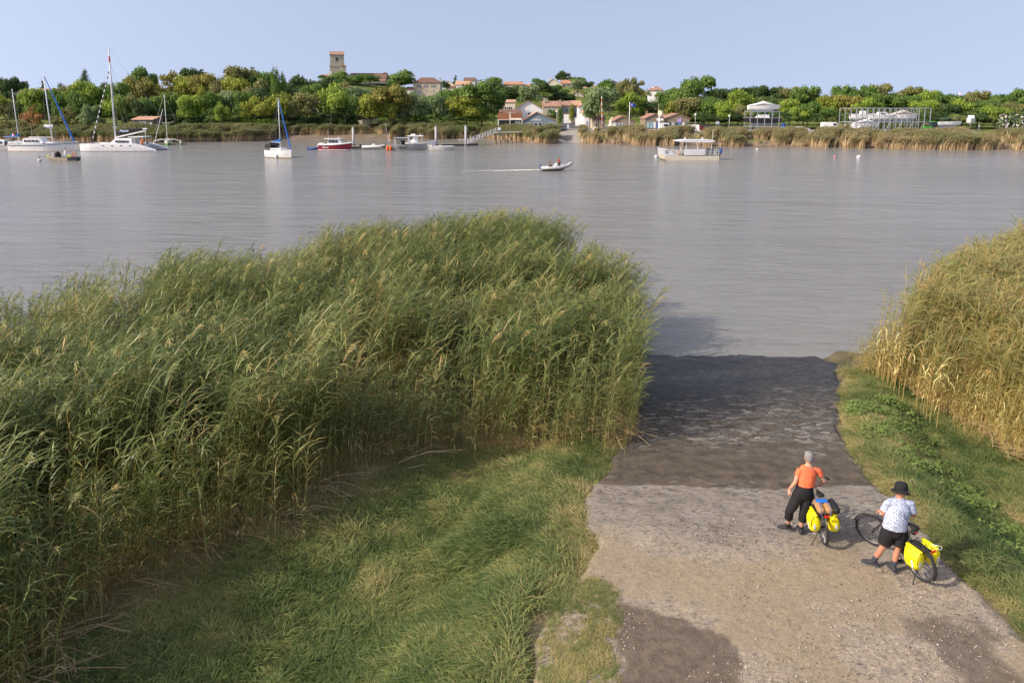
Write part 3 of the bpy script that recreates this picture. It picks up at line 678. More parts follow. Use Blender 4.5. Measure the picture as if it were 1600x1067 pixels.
def tree(px, top, wpx, d, kind, col, label, dx=0, name='tree', group=None, trunk=True):
    """px, top: where the crown's middle and tip stand in the photograph; d: metres away; wpx: crown width"""
    d = max(d, float(shore(at(px, top, d).x))+17); q = at(px, top, d); W = wpx*d/F*1.15; z0 = min(hf(q.x, d)-.1, q.z-(.8 if kind != 'tall' else 2)*W); hgt = max(q.z-z0, 1.5)
    v = (kind, int(px*7+top) % 3)
    if v not in KM:
        V_, Q_, A_t = crown(hash(kind) % 997 if False else sum(map(ord, kind))*3+v[1]*11, kind)
        cr_ = np_mesh('crown', V_, Q_, FM['green'], A_t).data; bpy.data.objects.remove(bpy.data.objects[-1]) if False else None
        ob = [o_ for o_ in bpy.data.objects if o_.data is cr_][0]; bpy.data.objects.remove(ob)
        tm = trunkmesh(v[1]+5, kind).build('trunk', BARK, smooth=True); td = tm.data; bpy.data.objects.remove(tm); KM[v] = (cr_, td)
    cr_, td = KM[v]
    t = thing(name, label, 'bush' if kind == 'bush' else 'tree', (q.x, d, z0), random.uniform(0, 6.28), group or 'trees on the far bank')
    c = bpy.data.objects.new('crown', cr_); COL.objects.link(c); c.parent = t; c.scale = (W/.86, W/.86, hgt)
    c.material_slots[0].link = 'OBJECT'; c.material_slots[0].material = FM[col]
    if trunk and kind != 'bush' or kind == 'bush':
        u_ = bpy.data.objects.new('trunk', td); COL.objects.link(u_); u_.parent = t; u_.scale = (min(W, hgt), min(W, hgt), hgt)
    return t
T = [
 # px, top, width, d, kind, colour, label
 (6,124,24,330,'wide','dark','dark pine at the far left edge of the skyline'),
 (26,122,26,335,'wide','dark','dark pine above the red roofed white house at the far left'),
 (42,128,18,330,'conifer','dark','small pointed fir just right of the red roofed house on the far left'),
 (6,144,34,228,'round','yellow','yellow green tree at the far left edge behind the blue sail cover'),
 (8,158,26,222,'round','olive','short olive tree at the far left edge of the far meadow'),
 (28,158,26,250,'bush','dark','dark hedge below the white house with the red roof at the far left'),
 (52,139,34,226,'round','bright','bright green tree behind the mast of the white pilothouse yacht'),
 (66,128,20,330,'conifer','dark','small dark tree peeping over the woods behind the pilothouse yacht mast'),
 (74,141,36,230,'round','green','green tree right of the bright one behind the pilothouse yacht'),
 (95,131,12,300,'tall','dark','tiny dark poplar on the skyline left of the tall one'),
 (96,141,30,226,'round','green','mid green tree crossed by the blue furled sail'),
 (108,134,26,268,'round','olive','olive tree left of the tall dark poplar'),
 (127,129,50,238,'wide','bright','broad bright green tree below the tall dark poplar'),
 (132,110,13,285,'tall','dark','tall narrow dark poplar standing over the woods left of the red banded mast'),
 (126,144,34,224,'round','green','rounded green tree in front of the broad bright one'),
 (151,139,30,240,'round','green','green tree just left of the catamaran mast'),
 (168,131,24,290,'round','dark','dark tree on the skyline right behind the catamaran mast'),
 (46,166,34,212,'bush','rust','brownish bush behind the wheelhouse yacht, left of the white camper'),
 (88,181,20,211,'bush','olive','low olive shrub beside the white campervan with two round windows'),
 (113,167,34,208,'bush','olive','wide olive willow bush left of the white estate van'),
 (141,165,34,208,'bush','greygreen','large grey green willow bush behind the black and white furled line'),
 (187,130,34,235,'round','green','big green tree right of the catamaran mast'),
 (178,150,30,222,'round','bright','bright small tree behind the base of the catamaran mast'),
 (207,148,30,228,'round','olive','dull green tree above the wooden hut'),
 (224,107,40,275,'wide','green','tall green topped tree rising above the golden ones behind the hut'),
 (214,122,40,262,'round','golden','golden tree behind the wooden hut'),
 (234,124,38,262,'round','golden','second golden tree, just right of the one behind the hut'),
 (254,112,34,268,'thin','golden','half bare golden tree behind the mast of the green trimaran'),
 (234,152,30,225,'round','green','green tree behind the right end of the wooden hut'),
 (218,158,24,220,'round','dark','small dark tree right behind the hut roof'),
 (278,118,22,300,'round','dark','dark tree on the skyline above the trimaran mast'),
 (299,109,42,300,'wide','dark','dark domed tree above the yellow ones left of the blue sail cover sloop'),
 (290,120,46,268,'round','yellow','yellow green tree under the dark domed one'),
 (320,117,40,265,'round','golden','brownish golden tree between the two tall domed crowns'),
 (340,123,30,262,'round','olive','olive brown tree left of the largest domed green tree'),
 (318,138,24,250,'round','yellow','small yellow tree low in the woods above the caravan'),
 (264,146,30,230,'round','green','green tree left of the caravan with an awning'),
 (296,150,38,224,'round','bright','rounded green tree directly above the caravan with an awning'),
 (374,106,52,285,'wide','olive','largest domed tree of the woods, olive green on the skyline'),
 (366,122,40,262,'round','yellow','yellow olive tree in front of the largest domed crown'),
 (396,126,34,258,'round','olive','olive tree right below the largest domed crown'),
 (410,114,36,285,'round','green','dark green shoulder tree between the domed crown and the pair of poplars'),
 (428,107,14,252,'tall','green','taller of the pair of poplars left of the church'),
 (440,115,12,254,'tall','green','shorter of the pair of poplars left of the church'),
 (405,139,40,236,'wide','dark','dark green tree below the pair of poplars'),
 (333,145,28,228,'round','green','grey trunked green tree right of the caravan'),
 (357,143,34,232,'round','greygreen','grey green tree in the middle of the riverside row'),
 (380,144,30,230,'round','green','slim dark green tree in the riverside row left of the yellow one'),
 (396,153,36,222,'round','yellow','yellow green tree in the riverside row left of the moored sloop'),
 (346,162,20,219,'round','bright','small bright sapling with a white trunk behind the left reeds'),
 (330,168,20,219,'thin','green','thin sapling beside the hedge right of the caravan'),
 (437,146,40,224,'round','yellow','yellow tree right behind the mast of the moored white sloop'),
 (455,155,26,224,'round','olive','small olive tree right of the moored sloop mast'),
 (477,146,34,224,'round','olive','olive tree behind the blue forestay of the moored sloop'),
 (474,120,44,300,'round','dark','dark wooded crown on the slope right of the poplars'),
 (500,121,38,310,'round','dark','dark wooded crown at the foot of the church hill'),
 (490,133,34,270,'round','green','green tree on the lower slope under the dark wood'),
 (516,132,46,226,'round','bright','big bright green tree below the church tower'),
 (538,140,34,230,'round','green','darker green tree touching the big bright one below the church tower'),
 (524,112,34,345,'round','green','dark tree covering the foot of the church tower'),
 (556,117,26,345,'round','green','round tree in front of the left half of the church nave'),
 (578,116,24,345,'round','green','round tree in front of the right half of the church nave'),
 (537,129,28,300,'round','olive','olive tree on the slope below the round nave trees'),
 (560,137,36,285,'round','greygreen','dull grey green tree below the dark open barn'),
 (622,110,42,338,'round','green','large spreading dark tree between the church and the stone house'),
 (579,149,44,225,'round','yellow','yellow green tree right of the low cream shed'),
 (614,135,52,232,'wide','golden','broad ochre tree below the large spreading tree'),
 (634,143,34,236,'round','olive','olive tree right of the broad ochre one'),
 (608,158,30,222,'round','yellow','yellowish small tree under the ochre crown'),
 (630,158,26,221,'round','greygreen','grey green tree behind the boat with the grey sunshade'),
 (655,146,38,226,'round','greygreen','pale grey green tree below the stone house'),
 (680,149,36,226,'round','greygreen','grey green tree left of the yellow one on the quay lawn'),
 (706,140,40,240,'wide','green','green tree in front of the white hill houses'),
 (728,150,50,216,'round','yellow','yellow leaning tree standing on the quay lawn'),
 (752,129,56,228,'wide','green','very large green tree on the lawn beside the red brown building'),
 (746,166,30,212,'round','green','small dark green tree on the lawn by the white bench'),
 (772,146,30,236,'round','dark','dark tree at the right flank of the very large lawn tree'),
 (666,123,20,380,'conifer','dark','dark tree behind the roof of the stone hipped house'),
 (698,127,14,350,'round','dark','dark shrub at the right corner of the stone hipped house'),
 (712,118,14,380,'conifer','dark','dark spruce behind the white hill houses'),
 (776,128,30,320,'round','dark','dark tree left of the long orange roof'),
 (800,135,30,300,'round','dark','dark tree below the long orange roof'),
 (828,134,34,290,'round','greygreen','pale green tree right behind the white gabled house'),
 (850,130,34,305,'wide','dark','dark domed tree between the long roof and the cream house'),
 (881,112,22,395,'round','dark','dark umbrella shaped cedar behind the cream house'),
 (890,121,14,392,'round','dark','lower right shoulder tree of the umbrella shaped cedar'),
 (903,125,24,330,'round','greygreen','grey green tree at the right of the cream house on the hill'),
 (867,133,20,330,'round','green','small tree at the foot of the cream hill house'),
 (880,144,38,310,'wide','dark','dark hedge like tree above the terrace of old houses'),
 (919,128,16,350,'round','dark','small round dark tree right of the cream house with white walls'),
 (862,172,16,250,'bush','green','garden bush between the blue grey hall and the street'),
 (875,168,8,255,'tall','green','small cypress in the garden beside the street'),
 (893,163,8,262,'tall','yellow','slim yellow flowering shrub by the white garden wall'),
 (908,176,12,262,'bush','bright','lime green hedge at the roadside by the white wall'),
 (840,166,14,262,'bush','dark','dark hedge right of the white gabled house'),
 (936,137,48,228,'round','greygreen','large grey green plane tree behind the red and white pole'),
 (922,160,24,232,'round','greygreen','small grey green tree left of the red and white pole'),
 (952,126,34,290,'wide','green','dark green tree in front of the black slate roof'),
 (982,126,36,275,'wide','olive','tall olive tree left of the white house with red hip roof'),
 (1000,122,28,285,'thin','olive','thin topped tree left of the white house with red hip roof'),
 (986,145,38,236,'round','bright','bright green tree behind the blue flag'),
 (1007,152,34,240,'round','dark','dark green tree right of the blue flag'),
 (1042,142,30,262,'round','green','green tree right of the white house with red hip roof'),
 (1064,130,40,250,'round','green','left shoulder of the tallest riverside trees right of the ferry sheds'),
 (1094,121,50,258,'wide','green','tallest and broadest tree above the twin gabled stone sheds'),
 (1076,153,40,236,'round','olive','olive tree behind the right of the twin gabled sheds'),
 (1107,154,40,234,'round','green','green tree right of the twin gabled sheds'),
 (1050,158,20,238,'bush','yellow','yellowish bush in front of the orange roofed house'),
 (1126,139,34,300,'round','dark','dark tree on the skyline left of the first boat rack'),
 (1155,142,38,240,'round','bright','bright tree left of the first boat rack'),
 (1136,160,32,228,'round','bright','lower bright tree left of the first boat rack'),
 (1160,166,30,226,'round','olive','olive tree at the left end of the first boat rack'),
 (1160,138,30,320,'wide','dark','dark low crown on the skyline above the bright tree'),
 (1185,135,34,320,'wide','dark','dark crown on the skyline above the first boat rack'),
 (1214,137,34,320,'wide','dark','second dark crown above the first boat rack'),
 (1236,137,30,315,'round','olive','brown green crown right of the dark skyline pair'),
 (1258,136,42,262,'wide','green','large dark green tree between the two boat racks'),
 (1235,156,30,232,'round','bright','light green tree right of the first boat rack'),
 (1263,160,30,230,'round','green','rounded green tree left of the parked white van among the racks'),
 (1248,168,24,226,'round','bright','small light tree beside the blue boat cover'),
 (1300,150,36,246,'round','yellow','yellow green tree above the parked white van'),
 (1322,135,38,268,'wide','green','green crown above and left of the long boat rack'),
 (1292,168,26,228,'round','green','low green tree left of the white van'),
 (1322,150,40,244,'round','golden','golden green tree at the left end of the long boat rack'),
 (1352,135,38,272,'wide','green','green crown above the left half of the long boat rack'),
 (1376,132,34,285,'round','olive','thin crowned tall tree above the middle of the long boat rack'),
 (1352,154,36,240,'round','bright','bright tree behind the left half of the long boat rack'),
 (1382,148,44,246,'wide','green','dark green tree behind the middle of the long boat rack'),
 (1426,137,36,290,'wide','olive','brownish dome on the skyline above the right end of the long rack'),
 (1418,150,44,248,'wide','green','green tree behind the right half of the long boat rack'),
 (1450,142,36,275,'wide','bright','light green crown right of the brownish dome'),
 (1446,158,36,240,'round','bright','bright green tree behind the tractor'),
 (1478,148,40,262,'wide','green','green tree above the white hull on the trailer'),
 (1480,163,32,236,'round','dark','dark tree directly behind the white hull on the trailer'),
 (1506,156,34,238,'round','bright','bright green tree above the white boat bow on stands'),
 (1527,143,34,275,'wide','olive','olive crown on the skyline right of the red and white spire'),
 (1530,160,36,240,'wide','green','dark green tree right of the white boat bow on stands'),
 (1556,150,40,262,'wide','green','green crown near the right edge of the wood'),
 (1557,166,36,228,'round','bright','bright bushy tree left of the flowering shrubs at the right edge'),
 (1588,141,40,258,'wide','green','tall dark green tree at the right edge of the photograph'),
 (1590,160,34,236,'round','olive','olive tree low at the right edge'),
 (1640,142,60,255,'wide','green','large green tree just beyond the right edge'),
 (380,187,220,221,'bush','bright','long clipped green hedge behind the left reed belt'),
]
for a in T:
    if 'clipped' in a[6]: continue
    tree(*a)
# clipped hedge
def hedge(px0, px1, ytop, d, label, col):
    a, b_ = at(px0, ytop, d), at(px1, ytop, d); z0 = hf(a.x, d); k = int((b_.x-a.x)*260)
    P = np.stack([rng.uniform(a.x, b_.x, k), d+rng.uniform(-.6, .6, k), z0+rng.random(k)**.7*(a.z-z0)*(1+.06*np.sin(np.arange(k)))], -1)
    nrm = rng.normal(size=(k, 3)); nrm /= np.linalg.norm(nrm, axis=1)[:, None]; t1 = np.cross(nrm, rng.normal(size=(k, 3))); t1 /= np.linalg.norm(t1, axis=1)[:, None]; t2 = np.cross(nrm, t1); s = .14
    V_ = np.stack([P-t1*s-t2*s, P+t1*s-t2*s, P+t1*s+t2*s, P-t1*s+t2*s], 1).reshape(-1, 3)
    tag(np_mesh('hedge', V_, np.arange(k*4).reshape(-1, 4), FM[col], {'tint': np.repeat(np.clip(rng.normal(.5, .18, k), 0, 1), 4)}), label, 'hedge')
hedge(335, 436, 187, 222, 'clipped light green hedge behind the reeds right of the caravan', 'bright')
hedge(0, 40, 190, 214, 'low green hedge in front of the meadow at the far left', 'olive')
# flowering bushes at the right edge (white blooms)
# ------------------------------------------------------------------ woods beyond, one mass
def woods(rows, label, seed):
    o = NP(); r_ = np.random.default_rng(seed)
    tp = [crown(900+i, 'wide') for i in range(3)]
    tp = [(V_[:2800*4], Q_[:2800], {'tint': A_['tint'][:2800*4]}) for V_, Q_, A_ in tp]
    for (px, top, w_, d) in rows:
        q = at(px, top, d); z0 = hf(q.x, d); V_, Q_, A_ = tp[r_.integers(3)]; W = w_*d/F*1.25; z0 = min(z0, q.z-.75*W); a = r_.uniform(0, 6.28)
        R = np.array([[cos(a), -sin(a), 0], [sin(a), cos(a), 0], [0, 0, 1]]); VV = (V_ @ R.T)*[W/.8, W/.8, max(4, q.z-z0)]+[q.x, d, z0]
        o.add(VV, Q_, tint=np.clip(A_['tint']+r_.normal(0, .2), 0, 1))
    return o.done()
rows = []
prof = [(-80,138),(0,137),(60,140),(150,140),(200,138),(260,135),(330,130),(400,128),(450,128),(500,130),(560,134),(640,142),(700,150),(1040,152),(1120,146),(1200,143),(1290,150),(1400,143),(1480,146),(1600,147),(1700,148)]
for px in range(-90, 1720, 15):
    if 560 < px < 1030: continue
    y0 = np.interp(px, [p[0] for p in prof], [p[1] for p in prof])
    for j, d in enumerate((300, 340, 400)):
        rows.append((px+random.uniform(-7, 7), y0+random.uniform(0, 5)+(6, 3, 0)[j], random.uniform(24, 38), d+random.uniform(-12, 12)))
for px in range(-90, 1720, 20):
    if 640 < px < 1050: continue
    rows.append((px+random.uniform(-7, 7), 158+random.uniform(-3, 8), 28, 258+random.uniform(-5, 8)))
for px in range(-90, 1720, 13):
    if 575 < px < 1050 or px < 50: continue
    if px > 1090: rows.append((px+random.uniform(-5, 5), 182+random.uniform(-4, 4), 20, 236+random.uniform(-3, 5)))
    rows.append((px+random.uniform(-5, 5), 176+random.uniform(-5, 5), 20, 240+random.uniform(-4, 6)))
for px in range(205, 1720, 9):
    if 560 < px < 1095: continue
    if px % 4: rows.append((px+random.uniform(-4, 4), 185+random.uniform(-6, 4), random.uniform(9, 16), (226 if px > 1000 else 232 if px > 380 else 224)+random.uniform(-3, 5)))
for px in range(1095, 1720, 8): rows.append((px+random.uniform(-4, 4), 176+random.uniform(-5, 7), random.uniform(18, 28), 229+random.uniform(-4, 5)))
for px in range(205, 560, 10): rows.append((px+random.uniform(-4, 4), 180+random.uniform(-5, 6), random.uniform(16, 24), (236 if px > 380 else 226)+random.uniform(-3, 5)))
V, Q, A = woods(rows, '', 5)
tag(np_mesh('woodland', V, Q, leafmat('foliage wood', [(0, (0.031, 0.066, 0.022)), (.5, (0.088, 0.151, 0.040)), (1, (0.221, 0.265, 0.078))], trans=.28), A), 'dense woods covering the land behind the riverside trees', 'woods', kind='stuff')
PROT = [(645,690,121,149),(692,742,120,138),(741,758,124,130),(786,830,127,137),(851,893,122,138),(893,913,142,153),(936,971,125,135),(1012,1036,134,154),(1033,1055,160,178),(780,846,156,206),(847,926,157,210),(543,604,113,127),(636,647,136,150),(565,604,128,138),(513,543,80,118),(926,1080,178,204)]
rows = []
while len(rows) < 420:
    px = random.uniform(505, 1075); d = random.uniform(248, 372); hgt = random.uniform(2.5, 6); q = at(px, 160, d); zt_ = hf(q.x, d)+hgt
    pt = CY-F*(d*sin(PITCH)-(H-zt_)*cos(PITCH))/(d*cos(PITCH)+(H-zt_)*sin(PITCH)); w_ = random.uniform(10, 20); pb = pt+hgt*F/d*.8
    if any(a < px+w_*.5 and px-w_*.5 < b and c < pb and pt-1 < e for a, b, c, e in PROT): continue
    rows.append((px, pt, w_, d))
V, Q, A = woods(rows, '', 6)
tag(np_mesh('shrubbery', V, Q, FM['green'], A), 'dark garden greenery filling the gaps between the hillside houses', 'garden greenery', kind='stuff')
# ------------------------------------------------------------------ buildings
def wallmat(name, c, bump=.4): return mat('wall '+name, c, .9, var=.14, vs=.9, bump=bump, bs=3)
def roofmat(name, c):
    key = 'roof '+name
    if key in MATS: return MATS[key]
    m_, n_, l_ = new_nodes(key); b_ = n_['Principled BSDF']; tc_ = n_.new('ShaderNodeTexCoord')
    no_ = n_.new('ShaderNodeTexNoise'); no_.inputs['Scale'].default_value = 1.6; no_.inputs['Detail'].default_value = 8; l_.new(tc_.outputs['Object'], no_.inputs['Vector'])
    r_ = n_.new('ShaderNodeValToRGB'); r_.color_ramp.elements[0].position = .3; r_.color_ramp.elements[1].position = .7
    r_.color_ramp.elements[0].color = (*[x*.6 for x in c], 1); r_.color_ramp.elements[1].color = (*[min(1, x*1.35) for x in c], 1)
    l_.new(no_.outputs['Fac'], r_.inputs['Fac']); l_.new(r_.outputs[0], b_.inputs['Base Color']); b_.inputs['Roughness'].default_value = .9
    w_ = n_.new('ShaderNodeTexWave'); w_.bands_direction = 'X'; w_.inputs['Scale'].default_value = 1.6; w_.inputs['Distortion'].default_value = .5; l_.new(tc_.outputs['Object'], w_.inputs['Vector'])
    bp_ = n_.new('ShaderNodeBump'); bp_.inputs['Strength'].default_value = .6; bp_.inputs['Distance'].default_value = .08; l_.new(w_.outputs['Fac'], bp_.inputs['Height']); l_.new(bp_.outputs[0], b_.inputs['Normal'])
    return m_
WHITE = wallmat('white render', (.80, .79, .76)); CREAM = wallmat('cream render', (.70, .63, .50)); STONE = wallmat('pale stone', (.46, .40, .31), .8)
GREYST = wallmat('weathered stone', (.40, .36, .29), .8); WOODB = mat('brown planks', (.20, .15, .10), .85, var=.25, vs=2)
RT = roofmat('terracotta', (.33, .19, .135)); RP = roofmat('pale tiles', (.50, .30, .19)); RO = roofmat('new orange tiles', (.43, .22, .13)); RB = roofmat('brown tiles', (.17, .095, .07)); RS = roofmat('slate', (.055, .055, .065))
GLASS = mat('window glass', (.03, .04, .05), .12, spec=.8, var=.2); FRAMEW = mat('white frame', (.72, .72, .70), .5); SHUT = mat('blue shutters', (.22, .33, .50), .6); SHUTB = mat('brown shutters', (.13, .08, .055), .7)
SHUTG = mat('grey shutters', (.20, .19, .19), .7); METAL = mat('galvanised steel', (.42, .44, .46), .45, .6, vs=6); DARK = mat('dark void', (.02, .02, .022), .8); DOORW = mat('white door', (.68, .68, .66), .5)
def window(par, x, z, w_, h_, y=0, shutters=None, door=False, lit=None, name='window'):
    """a window on the front (-y) face of a building; x,z = lower left corner"""
    f = MB(); t = .09
    for a in ((x, x+w_, z, z+t), (x, x+w_, z+h_-t, z+h_), (x, x+t, z+t, z+h_-t), (x+w_-t, x+w_, z+t, z+h_-t)): f.box(a[0], a[1], y-.07, y-.002, a[2], a[3])
    if w_ > .8 and not door: f.box(x+w_/2-.03, x+w_/2+.03, y-.06, y-.003, z+t, z+h_-t)
    o = f.build('door' if door else name, DOORW if door else FRAMEW, par)
    MB().box(x+t, x+w_-t, y-.02, y-.004, z+t, z+h_-t).build('panel' if door and lit is None else 'pane', lit or (GLASS if not door else SHUT), o)
    if shutters:
        for s in (-1, 1):
            xa = x-w_*.5-.04 if s < 0 else x+w_+.04
            MB().box(xa, xa+w_*.5, y-.06, y-.01, z, z+h_).build('shutter', shutters, par)
    return o
def house(label, px0, px1, yeave, yridge, ybase, d, depth, wm, rm, ridge='x', rz=0, wins=(), chim=(), cat='house', name='house', sink=2.5, over=.3, hip=0, asym=.5, group='houses of the village'):
    A0, B0 = at(px0, ybase, d), at(px1, ybase, d); W = B0.x-A0.x; zb = A0.z; he = at(px0, yeave, d).z-zb; hr = at(px0, yridge, d).z-zb
    t = thing(name, label, cat, ((A0.x+B0.x)/2, d, zb), rz, group); D = depth; w2 = W/2
    m_ = MB()
    if ridge == 'x':
        m_.box(-w2, w2, 0, D, -sink, he)
        if not hip:
            for xs in (-w2, w2-.02): m_.prismx([(0.01, he), (D-.01, he), (D*asym, hr-.05)], xs, xs+.02)
    else:
        m_.prism([(-w2, -sink), (w2, -sink), (w2, he), (-w2+W*asym, hr-.02), (-w2, he)], 0, D)
    m_.build('wall', wm, t)
    r = MB(); th = .16
    if ridge == 'x' and not hip:
        s1 = (hr-he)/(D*asym); s2 = (hr-he)/(D*(1-asym))
        r.prismx([(-over, he-over*s1), (D*asym, hr), (D+over, he-over*s2), (D+over, he-over*s2+th), (D*asym, hr+th), (-over, he-over*s1+th)], -w2-over, w2+over)
    elif ridge == 'x':
        q = hip*w2; z1 = he-.02
        r.add([(-w2-over, -over, z1), (w2+over, -over, z1), (w2+over, D+over, z1), (-w2-over, D+over, z1), (-w2-over, -over, z1+th), (w2+over, -over, z1+th), (w2+over, D+over, z1+th), (-w2-over, D+over, z1+th), (-w2+q, D/2, hr+th), (w2-q, D/2, hr+th)],
              [(3, 2, 1, 0), (0, 1, 5, 4), (1, 2, 6, 5), (2, 3, 7, 6), (3, 0, 4, 7), (4, 5, 9, 8), (5, 6, 9), (6, 7, 8, 9), (7, 4, 8)])
    else:
        s1 = (hr-he)/(W*asym); s2 = (hr-he)/(W*(1-asym)); xm = -w2+W*asym
        r.prism([(-w2-over, he-over*s1+.01), (xm, hr+.01), (w2+over, he-over*s2+.01), (w2+over, he-over*s2+th), (xm, hr+th+.02), (-w2-over, he-over*s1+th)], -over, D+over)
    ro = r.build('roof', rm, t)
    for c in chim:      # (fraction across, fraction deep, height over ridge)
        x = -w2+W*c[0]; y = D*c[1]; cc = MB().box(x-.35, x+.35, y-.3, y+.3, he, hr+c[2]).box(x-.42, x+.42, y-.37, y+.37, hr+c[2], hr+c[2]+.12)
        cc.build('chimney', wm, ro)
    for wv_ in wins:    # (frac x, frac z of eave height, w, h, kind)
        k_ = wv_[4] if len(wv_) > 4 else None
        window(t, -w2+W*wv_[0]-wv_[2]/2, he*wv_[1], wv_[2], wv_[3], shutters={'b': SHUT, 'n': SHUTB, 'g': SHUTG}.get(k_), door=(k_ == 'd'))
    return t, W, he, hr
# --- church
def church():
    d = 380.; c = at(527.5, 122, d); t = thing('church', 'old stone church with a tall saddleback tower and a long tiled nave on the hill', 'church', (c.x, d, c.z), 0)
    zt = lambda y: at(527, y, d).z-c.z
    hw = 12.5*d/F; zb = -14; ze = zt(86.5); zr_ = zt(81.5); zm = zt(104)
    R = Matrix.Rotation(radians(14), 4, 'Z')
    m_ = MB(); w0 = hw*.86
    m_.prism([(-w0*1.06, zb), (w0*1.06, zb), (w0*1.03, zm), (-w0*1.03, zm)], -w0*1.03, w0*1.03)
    m_.prism([(-w0, zm), (w0, zm), (w0*.93, ze), (-w0*.93, ze)], -w0, w0*.98)
    m_.prismx([(-w0*.98, ze), (w0*.96, ze), (0, zr_)], -w0*.92, w0*.92)
    tw = m_.xf(R).build('tower', GREYST, t)
    MB().box(-w0*1.08, w0*1.08, -w0*1.08, w0*1.08, zm-.12, zm+.12).xf(R).build('string_course', STONE, tw)
    MB().prismx([(-w0*1.12, ze-.15), (0, zr_), (w0*1.12, ze-.15), (w0*1.12, ze+.05), (0, zr_+.22), (-w0*1.12, ze+.05)], -w0*1.02, w0*1.02).xf(R).build('tower_roof', RT, t)
    for x0_, z_ in ((-.5, zt(92.5)),):
        o_ = MB().box(x0_-.15, x0_+1.0, -w0*.99-.06, -w0*.97+.03, z_-1.4, z_+.5).xf(R).build('belfry_opening', DARK, tw)
        MB().cbox((x0_+.42, -w0*.99-.08, z_-.6), (.1, .06, 1.9)).xf(R).build('mullion', STONE, o_)
    MB().box(w0*.45, w0*1.18, -w0*1.22, -w0*.9, zb, zt(105)).xf(R).build('stair_turret', STONE, t)
    MB().prism([(w0*.38, zt(105)), (w0*1.25, zt(105)), (w0*1.25, zt(103.6)), (w0*.8, zt(102))], -w0*1.28, -w0*.86).xf(R).build('turret_roof', RT, t)
    for s_, y0_ in ((-1, -w0*1.4),):
        MB().prismx([(-w0*1.5, zb), (-w0, zb), (-w0, zt(112)), (-w0*1.2, zt(117))], -w0*1.15, -w0*.75).xf(R).build('buttress', STONE, t)
    # nave
    x0_, x1_ = (543-527.5)*d/F, (601-527.5)*d/F; ne = zt(123); nr = zt(114.5)
    nv = MB().box(x0_, x1_, 2, 12, zb, ne).build('nave_wall', GREYST, t)
    MB().prismx([(1.5, ne-.2), (7, nr), (12.5, ne-.2), (12.5, ne+.05), (7, nr+.25), (1.5, ne+.05)], x0_-.1, x1_+.1).build('nave_roof', RB, t)
    MB().prismx([(-.6, zt(127)), (2, zt(124.5)), (2, zt(123.8)), (-.6, zt(126.2))], x0_+8, x1_).build('aisle_roof', RT, t)
    MB().box(x0_+8.2, x1_-.2, -.3, 1.98, zb, zt(127)).build('aisle_wall', GREYST, t)
    MB().prism([(x1_-2.9, nr-.1), (x1_-1.2, zt(112.6)), (x1_+.4, nr-.1)], 6, 8).build('gable_peak', RB, t)
    MB().path([(x0_+.4, 4, zb), (x0_+.4, 4, zt(120))], [2.1, 2.1], 14).path([(x0_+.4, 4, zt(120)), (x0_+.4, 4, zt(116))], [2.1, .3], 14).build('apse', STONE, t)
    for i in range(4):
        MB().box(x0_+9.6+i*2.3, x0_+10.2+i*2.3, -.36, -.31, zt(133), zt(129.5)).build('window', DARK, t)
    # west porch wing
    MB().box((501-527.5)*d/F, (516-527.5)*d/F, 1, 6, zb, zt(119.5)).build('wing_wall', STONE, t)
    MB().prismx([(.6, zt(119.8)), (3.5, zt(117)), (6.4, zt(119.8)), (6.4, zt(119.2)), (3.5, zt(116.2)), (.6, zt(119.2))], (500-527.5)*d/F, (516.5-527.5)*d/F).build('wing_roof', RT, t)
church()
house('dark open fronted barn below the church nave', 565, 604, 131.5, 129, 140, 352, 8, DARK, RS, asym=.9, cat='barn', name='barn', group=None)
house('large cream stone house with a brown hip roof and three upper windows', 646, 688, 130, 121.5, 150, 335, 9, STONE, RB, hip=.55,
      wins=((.21, .62, .95, 1.35, 'g'), (.47, .62, .95, 1.35, 'g'), (.75, .62, .95, 1.35, 'g'), (.22, .1, .9, 1.9, 'd'), (.48, .33, .9, .8), (.75, .3, .9, .9)), chim=((.02, .5, -.3), (.98, .5, -.2)))
house('low white annex with a tiled roof left of the cream stone house', 636, 647, 140.5, 136.5, 152, 334, 5, WHITE, RT, wins=((.5, .4, .7, .9),))
house('small cream gabled house leftmost of the white hill houses', 693.5, 711, 134, 127, 143, 372, 7, CREAM, RP, ridge='y', asym=.35, wins=((.3, .35, .7, .9), (.65, .35, .7, .9)))
house('white hill house with a long pale tiled roof', 712, 735, 133, 127, 144, 366, 8, WHITE, RP, wins=((.2, .4, .8, 1.0), (.5, .4, .8, 1.0), (.8, .4, .8, 1.0)), chim=((.04, .5, .4),))
house('low house with a small tiled lean roof below the white hill houses', 697, 711, 137.5, 134.5, 144, 360, 5, CREAM, RB, wins=((.4, .3, .7, .8),))
house('white hill house with a dark shed roof topmost of its cluster', 725, 742, 126.5, 121.5, 140, 384, 8, WHITE, RB, asym=.7, wins=((.25, .75, .7, .8), (.7, .75, .7, .8)))
house('white wall end of a house peeping out right of the dark shed roof', 741, 757, 128.5, 125, 140, 388, 6, WHITE, RP, ridge='y', asym=.2)
house('long house with an orange tiled roof on the hill', 788, 816.5, 132.5, 128, 142, 372, 8, STONE, RO, wins=((.12, .35, .7, .9), (.32, .35, .7, .9), (.6, .3, .9, 1.3), (.85, .35, .7, .9)), chim=((.93, .4, .1),))
house('small orange roofed wing right of the long orange roofed house', 817, 829, 135.5, 132, 142, 376, 6, CREAM, RO)
house('white flat topped house seen between hill trees left of the cream house', 824, 838, 133, 131, 142, 384, 6, WHITE, RP)
house('cream gabled house with two chimneys beside the umbrella shaped cedar', 852, 879, 132.5, 124, 142, 372, 9, CREAM, RO, ridge='y', asym=.42, wins=((.7, .45, .7, 1.0),), chim=((.28, .1, .35), (.62, .2, -.1)))
